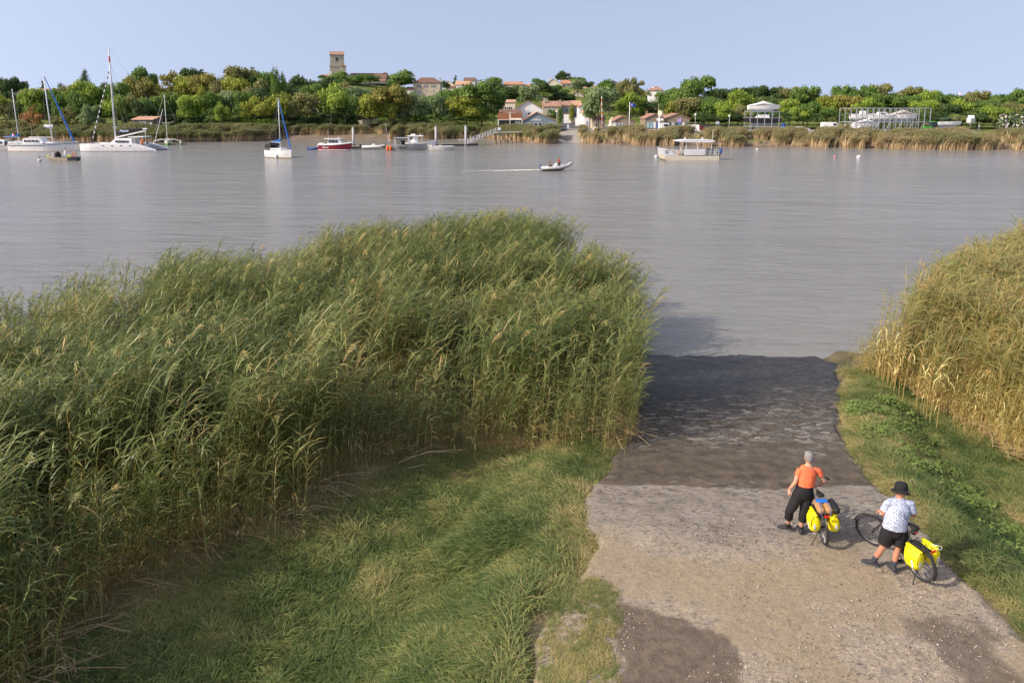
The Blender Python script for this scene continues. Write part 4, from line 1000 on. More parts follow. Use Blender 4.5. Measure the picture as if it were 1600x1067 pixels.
house('grey walled wing with an orange roof right of the cream gabled house', 878, 893, 131, 125.5, 141, 375, 8, GREYST, RO, wins=((.3, .45, .6, 1.6, 'g'), (.7, .45, .6, 1.6, 'g')), chim=((.85, .5, .3),))
house('house with pale walls and tiled roof half hidden on the slope below the cedar', 893, 912, 147.5, 142.5, 156, 330, 7, CREAM, RP, ridge='y', asym=.45, wins=((.3, .35, .6, .8), (.6, .3, .6, .8)))
house('small orange roof between hill trees below the cream gabled house', 857, 866, 144, 141.5, 149, 335, 5, WHITE, RO)
house('big house with a dark slate mansard roof on the skyline', 936, 971, 137, 126.5, 150, 360, 10, CREAM, RS, hip=.5, wins=((.2, .6, .8, 1.1), (.8, .6, .8, 1.1)), chim=((.85, .5, -.3),))
house('house with white walls behind the round tree left of the slate roof', 908, 932, 139, 134, 150, 366, 7, WHITE, RP, wins=((.5, .6, .8, 1.0),))
house('tall white house with a red hip roof and a chimney among the trees', 1013, 1035.5, 142, 135.5, 160, 300, 8, WHITE, RT, hip=.7, wins=((.15, .55, .7, .9), (.78, .6, .9, 1.2, 'b')), chim=((.35, .3, -.1),), rz=radians(-8))
house('bright orange tiled house above the twin gabled sheds', 1034, 1054, 167, 160.5, 180, 262, 7, CREAM, RO, asym=.75, wins=((.6, .5, .9, 1.1, 'b'),), chim=((.04, .2, .1),))
house('small red brown roofed outbuilding between trees left of the orange house', 1012, 1024, 173, 168, 180, 258, 4, WOODB, RT)
house('white house with a red roof at the far left behind the first mast', 22, 41, 146, 139, 154, 330, 8, WHITE, RT, hip=.6, wins=((.2, .4, .8, .9), (.5, .4, .8, .9), (.8, .4, .8, .9)))
house('long red tiled roof seen through the trees behind the pilothouse yacht', 60, 83, 142.5, 139, 150, 315, 7, CREAM, RT, wins=((.5, .4, .8, .9),))
house('red roof glimpsed between the trees left of the church hill', 480, 497, 163, 158.5, 172, 250, 6, CREAM, RT)
house('white gabled two storey house right behind the blue grey hall', 805, 846.5, 170, 158, 200, 240, 10, WHITE, RT, ridge='y', over=.45, wins=((.52, .50, .75, 1.9), (.70, .62, 1.1, .95)))
house('cream house with a tiled roof behind the left of the white gabled house', 783, 805, 160, 156.5, 190, 258, 7, CREAM, RP, wins=((.6, .62, .8, .9, 'n'), (.3, .62, .8, .9)))
house('low cream shed with a gable behind the middle reed belt', 549, 574, 186, 179.5, 196, 240, 6, CREAM, RP, ridge='y', asym=.35, cat='shed', name='shed', group=None)
# terrace of old houses by the street
house('old stone terrace house with a terracotta roof and pale shutters behind the blue grey hall', 848, 876, 166.5, 158.5, 187, 278, 8, GREYST, RT, wins=((.45, .5, 1.0, 1.4, 'b'), (.8, .5, .8, 1.0)), chim=((.1, .3, 1.2), (.25, .5, 1.0)))
house('middle terrace house with blue shutters and a block chimney', 874, 892, 165.5, 158.5, 186, 284, 8, GREYST, RT, wins=((.12, .6, .6, .9), (.62, .5, 1.0, 1.5, 'b')), chim=((.1, .4, .5),))
house('right terrace house with a pale tiled roof and grey shutters', 892, 908, 165, 158, 184, 290, 9, GREYST, RP, wins=((.2, .5, .5, 1.2, 'g'), (.7, .5, .5, 1.2, 'g')))
house('small white house with an orange roof at the street corner', 904, 915, 167.5, 163.5, 185, 268, 7, WHITE, RO, ridge='y', asym=.6, wins=((.35, .45, .5, 1.4),))
# long garden wall building along the street
house('pale rendered barn with a blank weathered wall by the road', 912.5, 921, 176.5, 173, 196, 242, 16, WHITE, RP, ridge='y', asym=.7, wins=((.55, .02, .7, 1.3, 'd'),), cat='barn', name='barn', group=None)
house('small stone building with a tiled roof behind the red and white pole', 926, 945, 187, 182, 201, 232, 7, STONE, RT, wins=((.3, .2, .8, 1.1),), cat='shed', name='shed', group=None)
# blue grey hall
t, W, he, hr = house('blue grey boarded hall with white lettering on its low gable', 815, 871, 190, 175.5, 201.5, 224, 12, mat('blue grey boards', (.175, .215, .25), .7, var=.12, vs=3), RP, ridge='y', asym=.42, over=.35, cat='hall', name='hall', sink=1.5, group=None)
def up(par, x, z, w_, h_, mt, name, y=-.03, t_=.06):
    return MB().box(x, x+w_, y-t_, y, z, z+h_).build(name, mt, par)
window(t, -W*.43, he*.18, W*.19, he*.62, lit=mat('curtained glass', (.30, .36, .36), .2, spec=.6)); window(t, W*.29-.2, he*.22, W*.19, he*.58)
window(t, -W*.155, 0.02, W*.10, he*.8, door=True, lit=GLASS); window(t, -W*.03, 0.02, W*.10, he*.8, door=True, lit=GLASS)
def text(par, s, size, x, z, mt, y=-.05, name='lettering', rot=0, bold=0.0, align='CENTER'):
    cu = bpy.data.curves.new(name, 'FONT'); cu.body = s; cu.size = size; cu.extrude = .015; cu.align_x = align; cu.offset = bold
    o = bpy.data.objects.new(name, cu); COL.objects.link(o)
    dg = bpy.context.evaluated_depsgraph_get(); me = bpy.data.meshes.new_from_object(o.evaluated_get(dg)); bpy.data.objects.remove(o)
    me.materials.clear(); me.materials.append(mt); o = bpy.data.objects.new(name, me); COL.objects.link(o); o.parent = par
    o.location = (x, y, z); o.rotation_euler = (pi/2, 0, rot); return o
WPAINT = mat('white sign paint', (.8, .8, .78), .5); text(t, "L'EMBRUN", .62, -W*.09, he*1.12, WPAINT, bold=.02); text(t, "LE PORT", .36, -W*.09, he*1.12+.72, WPAINT)
# red brown verandah building
c0 = at(778, 201, 222); t = thing('restaurant', 'building with rust brown slatted upper screens and a covered terrace, left of the hall', 'restaurant', (c0.x, 222, c0.z)); W = at(816, 201, 222).x-c0.x; zt = lambda y: at(778, y, 222).z-c0.z
RUST = mat('rust brown slats', (.36, .16, .085), .8, var=.2, vs=4)
MB().box(0.3, W-.3, 3, 10, -1.5, zt(177)).build('wall', CREAM, t)
MB().prismx([(2.6, zt(176)), (6.5, zt(172)), (10.4, zt(176)), (10.4, zt(175.5)), (6.5, zt(171.5)), (2.6, zt(175.5))], .2, W-.2).build('roof', RB, t)
f = MB(); 
for i in range(26): f.box(.05+i*W*.47/26, .05+i*W*.47/26+W*.014, -.05, 0, zt(187), zt(176.5))
f.box(.02, W*.47, 0.002, .05, zt(187), zt(176.5)); f.build('screen', RUST, t)
f = MB()
for i in range(22): f.box(W*.53+i*W*.46/22, W*.53+i*W*.46/22+W*.014, -.05, 0, zt(185), zt(176.5))
f.box(W*.52, W-.02, .002, .05, zt(185), zt(176.5)); f.build('screen', RUST, t)
MB().box(-.1, W+.05, -.1, 3, zt(187.8), zt(187.1)).build('floor_slab', FRAMEW, t)
for i, x in enumerate((0, W*.48, W*.98)): MB().box(x, x+.22, -.1, .12, -1.5, zt(187.9) if i != 1 else zt(176)).build('post', FRAMEW, t)
MB().box(W*.70, W*.93, 1.0, 1.1, 0, zt(190)).build('banner', DOORW, t); MB().box(.3, W-.3, 2.9, 2.98, 0, zt(189)).build('glazing', GLASS, t)
# sheds of the boat yard
PLANK = mat('shed boards', (.25, .205, .15), .85, var=.2, vs=2.2)
t, W, he, hr = house('single gabled brown shed with wide blue glass doors left of the flagpole', 957, 992, 190.5, 182.5, 204, 212, 9, PLANK, RT, ridge='y', asym=.42, cat='shed', name='shed', group='sheds of the boat yard', sink=1)
for i in range(3): window(t, -W*.35+i*W*.14, .05, W*.135, he*.78, door=True, lit=mat('blue tinted glass', (.10, .16, .24), .15, spec=.8))
MB().box(-W*.5-.01, -W*.36, -.05, -.01, 0, he*.95).build('panel', FRAMEW, t)
t, W, he, hr = house('left of the twin gabled brown sheds, with a white sign and posters', 1008, 1038, 185.5, 178.5, 201, 218, 9, PLANK, RT, ridge='y', cat='shed', name='shed', group='sheds of the boat yard', sink=1)
up(t, W*.08, he*.78, W*.36, he*.22, WPAINT, 'sign')
for i, (c, nm) in enumerate((((.35, .5, .55), 'poster'), ((.25, .45, .5), 'poster'), ((.7, .7, .7), 'door'), ((.12, .2, .42), 'poster'), ((.05, .05, .06), 'door'))): up(t, -W*.42+i*W*.17, 0.05, W*.13, he*.62, mat('poster %d' % i, c, .6, var=.3, vs=2.), nm)
t, W, he, hr = house('right of the twin gabled brown sheds, with a violet sign and arched white door', 1039, 1077, 185.5, 178.2, 201, 219, 9, PLANK, RT, ridge='y', cat='shed', name='shed', group='sheds of the boat yard', sink=1)
up(t, W*.0, he*.62, W*.16, he*.36, mat('violet sign', (.42, .30, .62), .6), 'sign')
for i, (c, nm) in enumerate((((.06, .16, .15), 'window'), ((.5, .5, .5), 'door'), ((.05, .12, .13), 'window'), ((.12, .2, .35), 'poster'), ((.62, .62, .6), 'door'), ((.05, .14, .16), 'window'))): up(t, -W*.38+i*W*.145, 0.05, W*.11, he*.58, mat('front %d' % i, c, .4, var=.3, vs=2.), nm)
# hut on the left bank
t, W, he, hr = house('small wooden hut with a flat tiled roof on the left bank above the catamaran', 207, 239.5, 187.5, 183.3, 199, 213, 6, mat('grey brown boards', (.16, .135, .12), .85), RP, asym=.8, cat='hut', name='hut', group=None, wins=((.42, .1, .9, 1.3), (.6, .05, .8, 1.6, 'd')))
b_ = MB().path([(W*.40, -.06, he*.42), (W*.40, -.10, he*.42)], [.42, .42], 20).build('round_sign', WPAINT, t); MB().torus((W*.40, -.10, he*.42), .33, .035, 'y', 20, 6).build('emblem', SHUT, b_)
for i in range(3): MB().tube((W*(-.2+.25*i), 2, hr), (W*(-.2+.25*i), 2, hr+.5), .12).build('roof_vent', METAL, t)
# white garden walls by the street
for px0_, px1_, yt, yb, d_, lb in ((881, 893, 179, 184, 262, 'low white garden wall with a yellow round mark at the street bend'), (899, 907, 184.5, 187.5, 250, 'short white wall section under the lime green hedge')):
    a, b2 = at(px0_, yt, d_), at(px1_, yt, d_); zb_ = at(px0_, yb, d_).z; w_ = b2.x-a.x
    t = thing('garden_wall', lb, 'wall', (a.x, d_, zb_)); MB().box(0, w_, 0, .25, -2, a.z-zb_).build('masonry', WHITE, t); MB().box(-.04, w_+.04, -.04, .29, a.z-zb_, a.z-zb_+.08).build('coping', CREAM, t)
# street and quay road (sheets following the terrain)
def road(poly, mt, name, lift=.08, kind='structure'):
    xs = [p[0] for p in poly]; ys = [p[1] for p in poly]; g = np.arange(min(ys), max(ys)+1.01, 1.0); V_ = []; Q_ = []
    for yv in g:
        cr_ = []
        for i in range(len(poly)):
            (x0, y0), (x1, y1) = poly[i], poly[(i+1) % len(poly)]
            if (y0 <= yv < y1) or (y1 <= yv < y0): cr_.append(x0+(x1-x0)*(yv-y0)/(y1-y0))
        if len(cr_) >= 2:
            a, b2 = min(cr_), max(cr_)
            for k in range(7): x = a+(b2-a)*k/6; V_.append((x, yv, hf(x, yv)+lift+.02))
    k = len(V_)//7; Q_ = [(i*7+j, i*7+j+1, (i+1)*7+j+1, (i+1)*7+j) for i in range(k-1) for j in range(6)]
    return tag(MB().add(V_, Q_).build(name, mt, smooth=True), kind=kind)
def ff(px, py):      # photo pixel -> far ground point
    z = 3.0
    for _ in range(25):
        q = gp(px, py, z); z = .5*z+.5*hf(q.x, min(max(q.y, 160), 420))
    return (q.x, min(q.y, 330))
ASPH = mat('asphalt', (.085, .083, .085), .9, var=.2, vs=.6, bump=.3, bs=8); PAVE = mat('pale pavement', (.42, .38, .32), .9, var=.12, vs=.8)
xs0 = lambda px, d_: at(px, 190, d_).x
road([(xs0(873, 236), 236), (xs0(912, 236), 236), (xs0(907, 262), 262), (xs0(902, 300), 300), (xs0(882, 300), 300), (xs0(876, 262), 262)], ASPH, 'street')
road([(xs0(820, 231), 227), (xs0(1100, 231), 227), (xs0(1100, 235), 235), (xs0(820, 235), 235)], mat('quay asphalt', (.22, .21, .20), .9, var=.15, vs=.5), 'quay_road')
road([(xs0(906, 236), 236), (xs0(915, 236), 236), (xs0(911, 262), 262), (xs0(907, 262), 262)], PAVE, 'pavement', .22)
# ------------------------------------------------------------------ posts, lamps, flags
def pole(name, label, cat, px, ytop, ybase, d, r, mt, group=None, lean=0):
    a = at(px, ybase, d); b_ = at(px, ytop, d); t = thing(name, label, cat, a, 0, group); h_ = b_.z-a.z
    MB().path([(0, 0, -1.2), (lean*.5, 0, h_*.5), (lean, 0, h_)], [r, r*.9, r*.7], 8).build('shaft', mt, t, smooth=True); return t, h_
WP_ = mat('white painted steel', (.72, .72, .72), .4)
t, h_ = pole('flagpole', 'white flagpole flying a blue flag in front of the single gabled shed', 'flagpole', 983, 160, 206, 205, .12, WP_)
fl = MB(); N = 8
for k in range(N+1):
    x = .12+1.45*k/N; z = h_-.15-.55*(k/N)*.6; fl.v += [Vector((x, .1*sin(k*1.1), z)), Vector((x, .1*sin(k*1.1)+.02, z-1.15+.25*k/N))]
fl.f = [(2*k, 2*k+1, 2*k+3, 2*k+2) for k in range(N)]
f_ = fl.build('flag', mat('blue flag cloth', (.03, .09, .42), .8), t); MB().cbox((.55, -.06, h_-.75), (.35, .015, .35)).build('emblem', mat('pink flag mark', (.75, .45, .5), .8), f_)
t, h_ = pole('channel_marker', 'tall pole banded in red and white in front of the grey green plane tree', 'marker pole', 941, 151, 203, 214, .12, WP_, lean=-.35)
for i in range(5):
    z = h_*(.12+.19*i); x = -.35*z/h_
    MB().path([(x*1.02, 0, z-.45), (x-.02, 0, z+.45)], [.13, .125], 10).build('red_band', mat('red band', (.55, .10, .06), .6), t)
def lamp(px, ytop, ybase, d, label):
    t, h_ = pole('street_lamp', label, 'street lamp', px, ytop+2, ybase, d, .08, METAL, 'lamps of the boat yard')
    MB().path([(0, 0, h_-.05), (0, 0, h_+.1), (0, 0, h_+.5), (0, 0, h_+.62)], [.12, .3, .26, .05], 10).build('lamp_head', WP_, t)
lamp(1086, 179, 200, 215, 'street lamp right of the twin gabled sheds'); lamp(1139, 181, 203, 213, 'street lamp standing left of the first boat rack')
lamp(870, 174, 201, 238, 'slim lamp post at the corner of the blue grey hall'); lamp(902, 178, 188, 262, 'tiny lamp post far up the street'); lamp(922, 173, 196, 240, 'lamp post at the corner of the blank pale barn')
def mastpole(px, yt, yb, d, label, cat='aerial'):
    t, h_ = pole('aerial_mast', label, cat, px, yt, yb, d, .07, METAL); MB().box(-1.1, 1.1, -.05, .05, h_-.05, h_+.15).build('crossbar', METAL, t); return t
mastpole(761.5, 122, 140, 390, 'thin floodlight mast on the hill skyline right of the white hill houses'); mastpole(776, 125, 140, 392, 'second thin floodlight mast, left of the long orange roof')
# red and white lattice masts on the right skyline
for px, yt, yb, lb in ((1498.5, 141, 156, 'pale pink pylon with a needle tip on the right skyline'), (1588, 140, 155, 'thin mast poking over the trees at the right edge'), (1178, 136, 150, 'white post standing over the trees left of the first rack')):
    t, h_ = pole('pylon', lb, 'pylon', px, yt+4, yb+8, 460, .55, mat('pale pink paint', (.62, .42, .38), .7)); MB().tube((0, 0, h_), (0, 0, h_+1.8), .12, .03).build('needle', METAL, t)
# benches
def bench(px, py, d, label):
    a = at(px, py, d); t = thing('picnic_bench', label, 'bench', (a.x, d, hf(a.x, d)), 0, 'benches on the lawn')
    MB().box(-1, 1, -.35, .35, .70, .76).build('table_top', WP_, t)
    for s in (-1, 1): MB().box(-1, 1, s*.7-.13, s*.7+.13, .42, .47).build('seat', WP_, t); MB().box(s*.7-.05, s*.7+.05, -.5, .5, 0, .70).build('leg', WP_, t)
bench(736.5, 196, 212, 'pale picnic bench on the quay lawn under the yellow tree'); bench(721, 196.5, 214, 'darker small bench on the quay lawn left of the pale one')
def board(px, y0, y1, w_, d, label, col, cat='sign', posts=True):
    a = at(px, y1, d); t = thing('information_board', label, cat, (a.x, d, a.z)); h_ = at(px, y0, d).z-a.z; W = w_*d/F
    MB().box(-W/2, W/2, -.05, .05, h_*.35, h_).build('panel', mat('board '+label[:14], col, .5, var=.25, vs=1.5), t)
    if posts:
        for s in (-.4, .4): MB().box(s*W-.05, s*W+.05, .055, .12, -1.5, h_*.9).build('post', METAL, t)
board(780, 199.5, 206, 4.5, 196, 'white information board at the head of the gangway', (.6, .68, .8)); board(887.5, 195, 204, 3.2, 216, 'white blue signboard at the top of the far ramp', (.55, .58, .75))
board(538, 182, 193, 9, 236, 'white notice board with blue print behind the reeds of the cove', (.6, .66, .72)); board(584.5, 186, 194, 2.2, 236, 'small white panel left of its twin above the middle reeds', (.7, .72, .74)); board(588.5, 185, 193, 2.2, 236, 'small white panel right of its twin above the middle reeds', (.7, .72, .74))
board(1121, 190, 197, 5, 210, 'pale blue panel left of the first boat rack', (.45, .5, .55)); board(1530, 195, 199, 1.6, 208, 'pale blue post sign between bushes right of the white boat bow', (.5, .6, .65))
# cow like white figures of the photo are parasols: closed parasols by the barn
for px, d_, lb in ((954.5, 214, 'closed cream parasol left of the single gabled shed'), (956.5, 222, 'closed cream parasol behind the shed corner')):
    a = at(px, 195, d_); t = thing('parasol', lb, 'parasol', (a.x, d_, hf(a.x, d_)), 0, 'closed parasols'); MB().tube((0, 0, 0), (0, 0, 3.6), .04).build('pole', WP_, t); MB().path([(0, 0, 1.7), (0, 0, 2.3), (0, 0, 3.5), (0, 0, 3.9)], [.75, .55, .2, .05], 10).build('canopy', CREAM, t)
# flowering shrubs near right edge
def bloom(px, py, w_, d, label):
    a = at(px, py, d); z0 = hf(a.x, d); W = w_*d/F; k = 900
    t = thing('flowering_bush', label, 'bush', (a.x, d, z0), 0, 'flowering bushes at the right edge'); o = NP()
    hh_ = a.z-z0; c = rng.normal(size=(k, 3)); c /= np.linalg.norm(c, axis=1)[:, None]; P = c*[W/2, W/2, hh_*.5]*rng.uniform(.7, 1.05, (k, 1))+[0, 0, hh_*.55]
    t1 = rng.normal(size=(k, 3))*.13; t2 = np.cross(t1, c)
    V_ = np.stack([P-t1-t2, P+t1-t2, P+t1+t2, P-t1+t2], 1).reshape(-1, 3); tn = np.repeat((rng.random(k) < .22)*1., 4)
    np_mesh('foliage', V_, np.arange(k*4).reshape(-1, 4), leafmat('blooms', [(0, (.05, .09, .02)), (.5, (.10, .14, .03)), (1, (.75, .70, .66))], trans=.2), {'tint': tn}, parent=t)
for a in ((1568, 180, 14, 212, 'white flowering bush right at the foot of the bright bushy tree'), (1584, 177, 16, 214, 'taller white and orange flowering bush near the right edge'), (1597, 182, 12, 211, 'white flowering bush cut by the right edge')): bloom(*a)
# ------------------------------------------------------------------ boats
HW = mat('white gelcoat', (.74, .74, .73), .3, var=.06, vs=1.5, spec=.5); HG = mat('aged grey gelcoat', (.52, .51, .47), .5, var=.14, vs=1.5); HD = mat('dark antifouling', (.05, .055, .06), .6)
ALU = mat('bare aluminium', (.33, .34, .33), .45, .5, var=.15, vs=2); NAVY = mat('navy stripe', (.03, .04, .08), .5); BLUEC = mat('bright blue canvas', (.015, .13, .50), .8); BLACKC = mat('black canvas', (.02, .02, .024), .8)
RUB = mat('grey inflatable rubber', (.36, .36, .37), .6); BLK = mat('black engine cowl', (.018, .018, .022), .35, spec=.5); WOODD = mat('weathered timber', (.23, .18, .13), .9, var=.25, vs=4); ORNG = mat('orange float', (.75, .16, .03), .6)
REDH = mat('dark red gelcoat', (.24, .018, .035), .3, spec=.5); BOOT = mat('muddy boot top', (.40, .33, .22), .8, var=.2); SPAR = mat('white spar', (.68, .69, .70), .35); WIRE = mat('rigging wire', (.30, .31, .33), .5, .5)
def hull(L, B, Hf, draft=.3, sheer=.25, rake=.12, stern=.75, n=16, dz=0., chine=.55, flat=0, plumb=False):
    """closed hull, bow towards +x; returns MB and the gunwale lines"""
    m_ = MB(); G = []; secs = []
    for i in range(n):
        t = i/(n-1); x0 = -L/2+L*t
        b_ = B/2*(stern+(1-stern)*sin(min(1, t/.45)*pi/2))*(max(0.0, 1-max(0, (t-.45)/.55)**2.3))
        b_ = max(b_, .03); z1 = Hf*(1+sheer*(t-.25)**2*1.8); zk = -draft*(1-max(0, (t-.7)/.3)**2)
        xo = rake*L*max(0, (t-.6)/.4)**1.5
        if plumb: xo *= .1
        xb = x0
        s_ = [(xb+xo, -b_, z1), (xb+xo*.75, -b_*.97, z1*.55), (xb+xo*.4, -b_*(.9 if t < .6 else .9-.5*(t-.6)/.4*chine), .02), (xb, 0, zk)]
        s_ = s_+[(p[0], -p[1], p[2]) for p in s_[:3]][::-1]; secs.append(s_); G.append((xb+xo, b_, z1))
    m_.v = [Vector(p) for s_ in secs for p in s_]
    for i in range(n-1):
        for j in range(6): m_.f.append((i*7+j, i*7+j+1, (i+1)*7+j+1, (i+1)*7+j))
    m_.f.append(tuple(range(7))[::-1]); k = (n-1)*7; m_.f.append(tuple(k+j for j in range(7)))
    return m_, G
def deck(G, drop=.08, inset=.04):
    m_ = MB(); n = len(G)
    for x, b_, z in G: bb = max(.005, b_-inset); m_.v += [Vector((x, -bb, z-drop)), Vector((x, bb, z-drop))]
    m_.f = [(2*i, 2*i+2, 2*i+3, 2*i+1) for i in range(n-1)]; return m_
def rail(G, r, z=0, sc=1.0, i0=0, i1=None):
    m_ = MB(); g = G[i0:i1]
    for s_ in (-1, 1): m_.path([(x, s_*b_*sc, zz+z) for x, b_, zz in g], r, 5)
    return m_
def cabin(x0, x1, w_, z0, z1, rake=.35, top=.85):
    m_ = MB(); h_ = z1-z0
    m_.v = [Vector(p) for p in ((x0, -w_/2, z0), (x1, -w_/2*.92, z0), (x1, w_/2*.92, z0), (x0, w_/2, z0), (x0+.08, -w_/2*top, z1), (x1-rake*h_*2, -w_/2*top, z1), (x1-rake*h_*2, w_/2*top, z1), (x0+.08, w_/2*top, z1))]
    m_.f = [(0,3,2,1),(4,5,6,7),(0,1,5,4),(1,2,6,5),(2,3,7,6),(3,0,4,7)]; return m_
def boat(name, label, px, py, d=None, rz=0, cat='boat', group='boats on the river', z=0.):
    q = gp(px, py, 0) if d is None else at(px, py, d); return thing(name, label, cat, (q.x, q.y, z if d is None else q.z), rz, group)
def hullparts(t, L, B, Hf, mt, stripe=None, dk=HW, **k):
    m_, G = hull(L, B, Hf, **k); h_ = m_.build('hull', mt, t, smooth=False)
    deck(G).build('deck', dk, t); rail(G, .04).build('rub_rail', stripe or HG, h_); return h_, G
def mast(t, x, z0, h_, r=.10, rk=0., spread=.55, boom=0, cover=None, bow=None, stern=None, B=2, furl=None, fr=.07, bowz=1.2):
    top = Vector((x-rk*h_, 0, z0+h_)); m_ = MB().path([(x, 0, z0), tuple(top)], [r, r*.75], 8); m_.build('mast', SPAR, t, smooth=True)
    w_ = MB()
    for s_ in (-1, 1):
        hp = Vector((x-rk*h_*spread, s_*B*.33, z0+h_*spread)); w_.tube(tuple(top), tuple(hp), .018, n=4).tube(tuple(hp), (x-.2, s_*B*.46, z0-.3), .018, n=4); w_.tube((x-rk*h_*spread, 0, z0+h_*spread), tuple(hp), .035, n=5)
    if stern is not None: w_.tube(tuple(top), (stern, 0, bowz), .018, n=4)
    if bow is not None and furl is None: w_.tube(tuple(top), (bow, 0, bowz), .02, n=4)
    w_.build('rigging', WIRE, t)
    if bow is not None and furl is not None:
        a = top*.96+Vector((bow, 0, bowz))*.04; MB().path([tuple(a), tuple(a*.5+Vector((bow, 0, bowz))*.5), (bow, 0, bowz)], [fr*.5, fr, fr*1.3], 7).build('furled_sail', furl, t)
    if boom:
        b_ = MB().tube((x, 0, z0+1.1), (x+boom, 0, z0+1.15), .07).build('boom', SPAR, t)
        if cover: MB().path([(x-.12*np.sign(boom)*-1, 0, z0+1.9), (x+.02*boom, 0, z0+1.5), (x+boom*.12, 0, z0+1.32), (x+boom*.95, 0, z0+1.22)], [(.12, .14), (.22, .3), (.17, .19), (.09, .1)], 8).build('sail_cover', cover, t)
def outboard(t, x, y, z, s=1., mt=BLK, tilt=0):
    R = Matrix.Rotation(tilt, 4, 'Y'); T_ = Matrix.Translation((x, y, z)) @ R
    o = MB().path([(0, 0, .18*s), (-.05*s, 0, .3*s), (-.1*s, 0, .62*s), (-.06*s, 0, .75*s)], [(.13*s, .15*s), (.19*s, .24*s), (.18*s, .22*s), (.08*s, .1*s)], 10).xf(T_).build('outboard_motor', mt, t, smooth=True)
    MB().box(-.12*s, .05*s, -.06*s, .06*s, -.55*s, .2*s).xf(T_).build('leg', mt, o)
def fender(t, x, y, z, mt=HW, r=.11): MB().ell((x, y, z), (r, r, r*2.2), 8, 6).build('fender', mt, t)
def flag3(t, x, y, z, s=1., stick=1.2):
    m_ = MB().tube((x, y, z), (x-.1, y, z+stick), .02, n=5).build('flagstaff', SPAR, t)
    for i, c in enumerate((('flag blue', (.02, .05, .32)), ('flag white', (.75, .75, .75)), ('flag red', (.6, .03, .03)))):
        MB().box(x-.1+i*.2*s+.01, x-.1+(i+1)*.2*s, y-.008, y+.008, z+stick-.42*s, z+stick).build('stripe', mat(c[0], c[1], .8), m_)
# far left: motor cruiser and the small sloop behind
t = boat('motor_cruiser', 'grey white motor cruiser cut off by the left edge', -5, 234.5, rz=pi); h_, G = hullparts(t, 8.2, 2.8, 1.15, HG, NAVY)
cabin(-2.6, 2.2, 2.3, 1.1, 2.3, .3).build('cabin', HW, t); MB().box(-2.2, 1.0, 1.14, 1.17, 1.45, 2.0).build('window', GLASS, t); MB().box(-4.1, -2.8, -1.2, 1.2, 1.1, 1.9).build('canopy', BLACKC, t)
t = boat('sloop', 'small sloop with a blue boom cover, moored behind the pilothouse yacht', 36, 231, rz=0); h_, G = hullparts(t, 8.6, 2.7, 1.1, HW, NAVY); cabin(-1.6, 2.4, 1.8, 1.1, 1.6).build('coachroof', HW, t)
mast(t, -.8, 1.4, 12.4, .10, .035, boom=-3.6, cover=BLUEC, stern=-4.1, B=2.7)
# pilothouse yacht
t = boat('pilothouse_yacht', 'long white pilothouse yacht with a dark stripe and a blue furled foresail', 66, 236, rz=radians(-1)); L = 14.2; h_, G = hullparts(t, L*.96, 3.6, 1.55, HW, NAVY, sheer=.45, rake=.07)
r_ = MB()
for s_ in (-1, 1): r_.path([(x, s_*(b_+.02), z*.80) for x, b_, z in G], .075, 5)
r_.build('stripe', NAVY, h_); rail([(x, b_, .06) for x, b_, z in G], .07, 0, .93).build('boot_top', BOOT, h_)
c_ = cabin(-3.4, 1.6, 2.7, 1.5, 2.75, .45).build('wheelhouse', HW, t)
for i in range(4): MB().box(-3.0+i*.85, -2.35+i*.85, -1.36, -1.30, 2.0, 2.5).build('window', GLASS, c_)
MB().box(-2.9, -.2, -1.1, 1.1, 2.78, 2.9).build('roof_hatch', HG, c_); cabin(1.5, 5.4, 2.2, 1.5, 1.95, .5).build('coachroof', HW, t)
MB().box(1.2, 1.75, -1.5, -1.44, 1.62, 1.85).build('hatch', HD, t); MB().box(-7*.95, -4.6, -1.35, 1.35, 1.5, 2.1).build('aft_cabin', HW, t)
for i in range(3): MB().cbox((-6.2+i*1.05, -1.64, 1.3), (.35, .06, .16)).build('porthole', GLASS, h_)
rl = MB()
for s_ in (-1, 1):
    rl.path([(x, s_*b_, z+.55) for x, b_, z in G[1:]], .02, 4)
    for x, b_, z in G[1::2]: rl.tube((x, s_*b_, z-.05), (x, s_*b_, z+.55), .02, n=4)
rl.build('guard_rail', WIRE, t)
mast(t, 2.5, 1.9, 14.9, .13, .045, boom=-5.2, bow=7.3, stern=-6.7, B=3.6, furl=BLUEC, fr=.14, bowz=2.2); MB().tube((1.6, 0, 1.9), (-.8, 0, 3.0), .05).build('vang', SPAR, t)
flag3(t, -6.6, 0, 2.2, 1.3, 1.6)
MB().path([(-2.2, .4, 2.9), (-2.25, .4, 6.2)], [.09, .07], 6).build('wooden_post', WOODD, t)
# boats nose to tail behind
t = boat('tender', 'white sail boat hull lying behind the bow of the pilothouse yacht', 112, 232.5, rz=pi); h_, G = hullparts(t, 7.6, 2.5, 1.25, HG, NAVY, rake=.1); cabin(-1.2, 1.8, 1.7, 1.2, 1.65).build('coachroof', HW, t); rail(G, .03, .5, 1, 8).build('pulpit', WIRE, t)
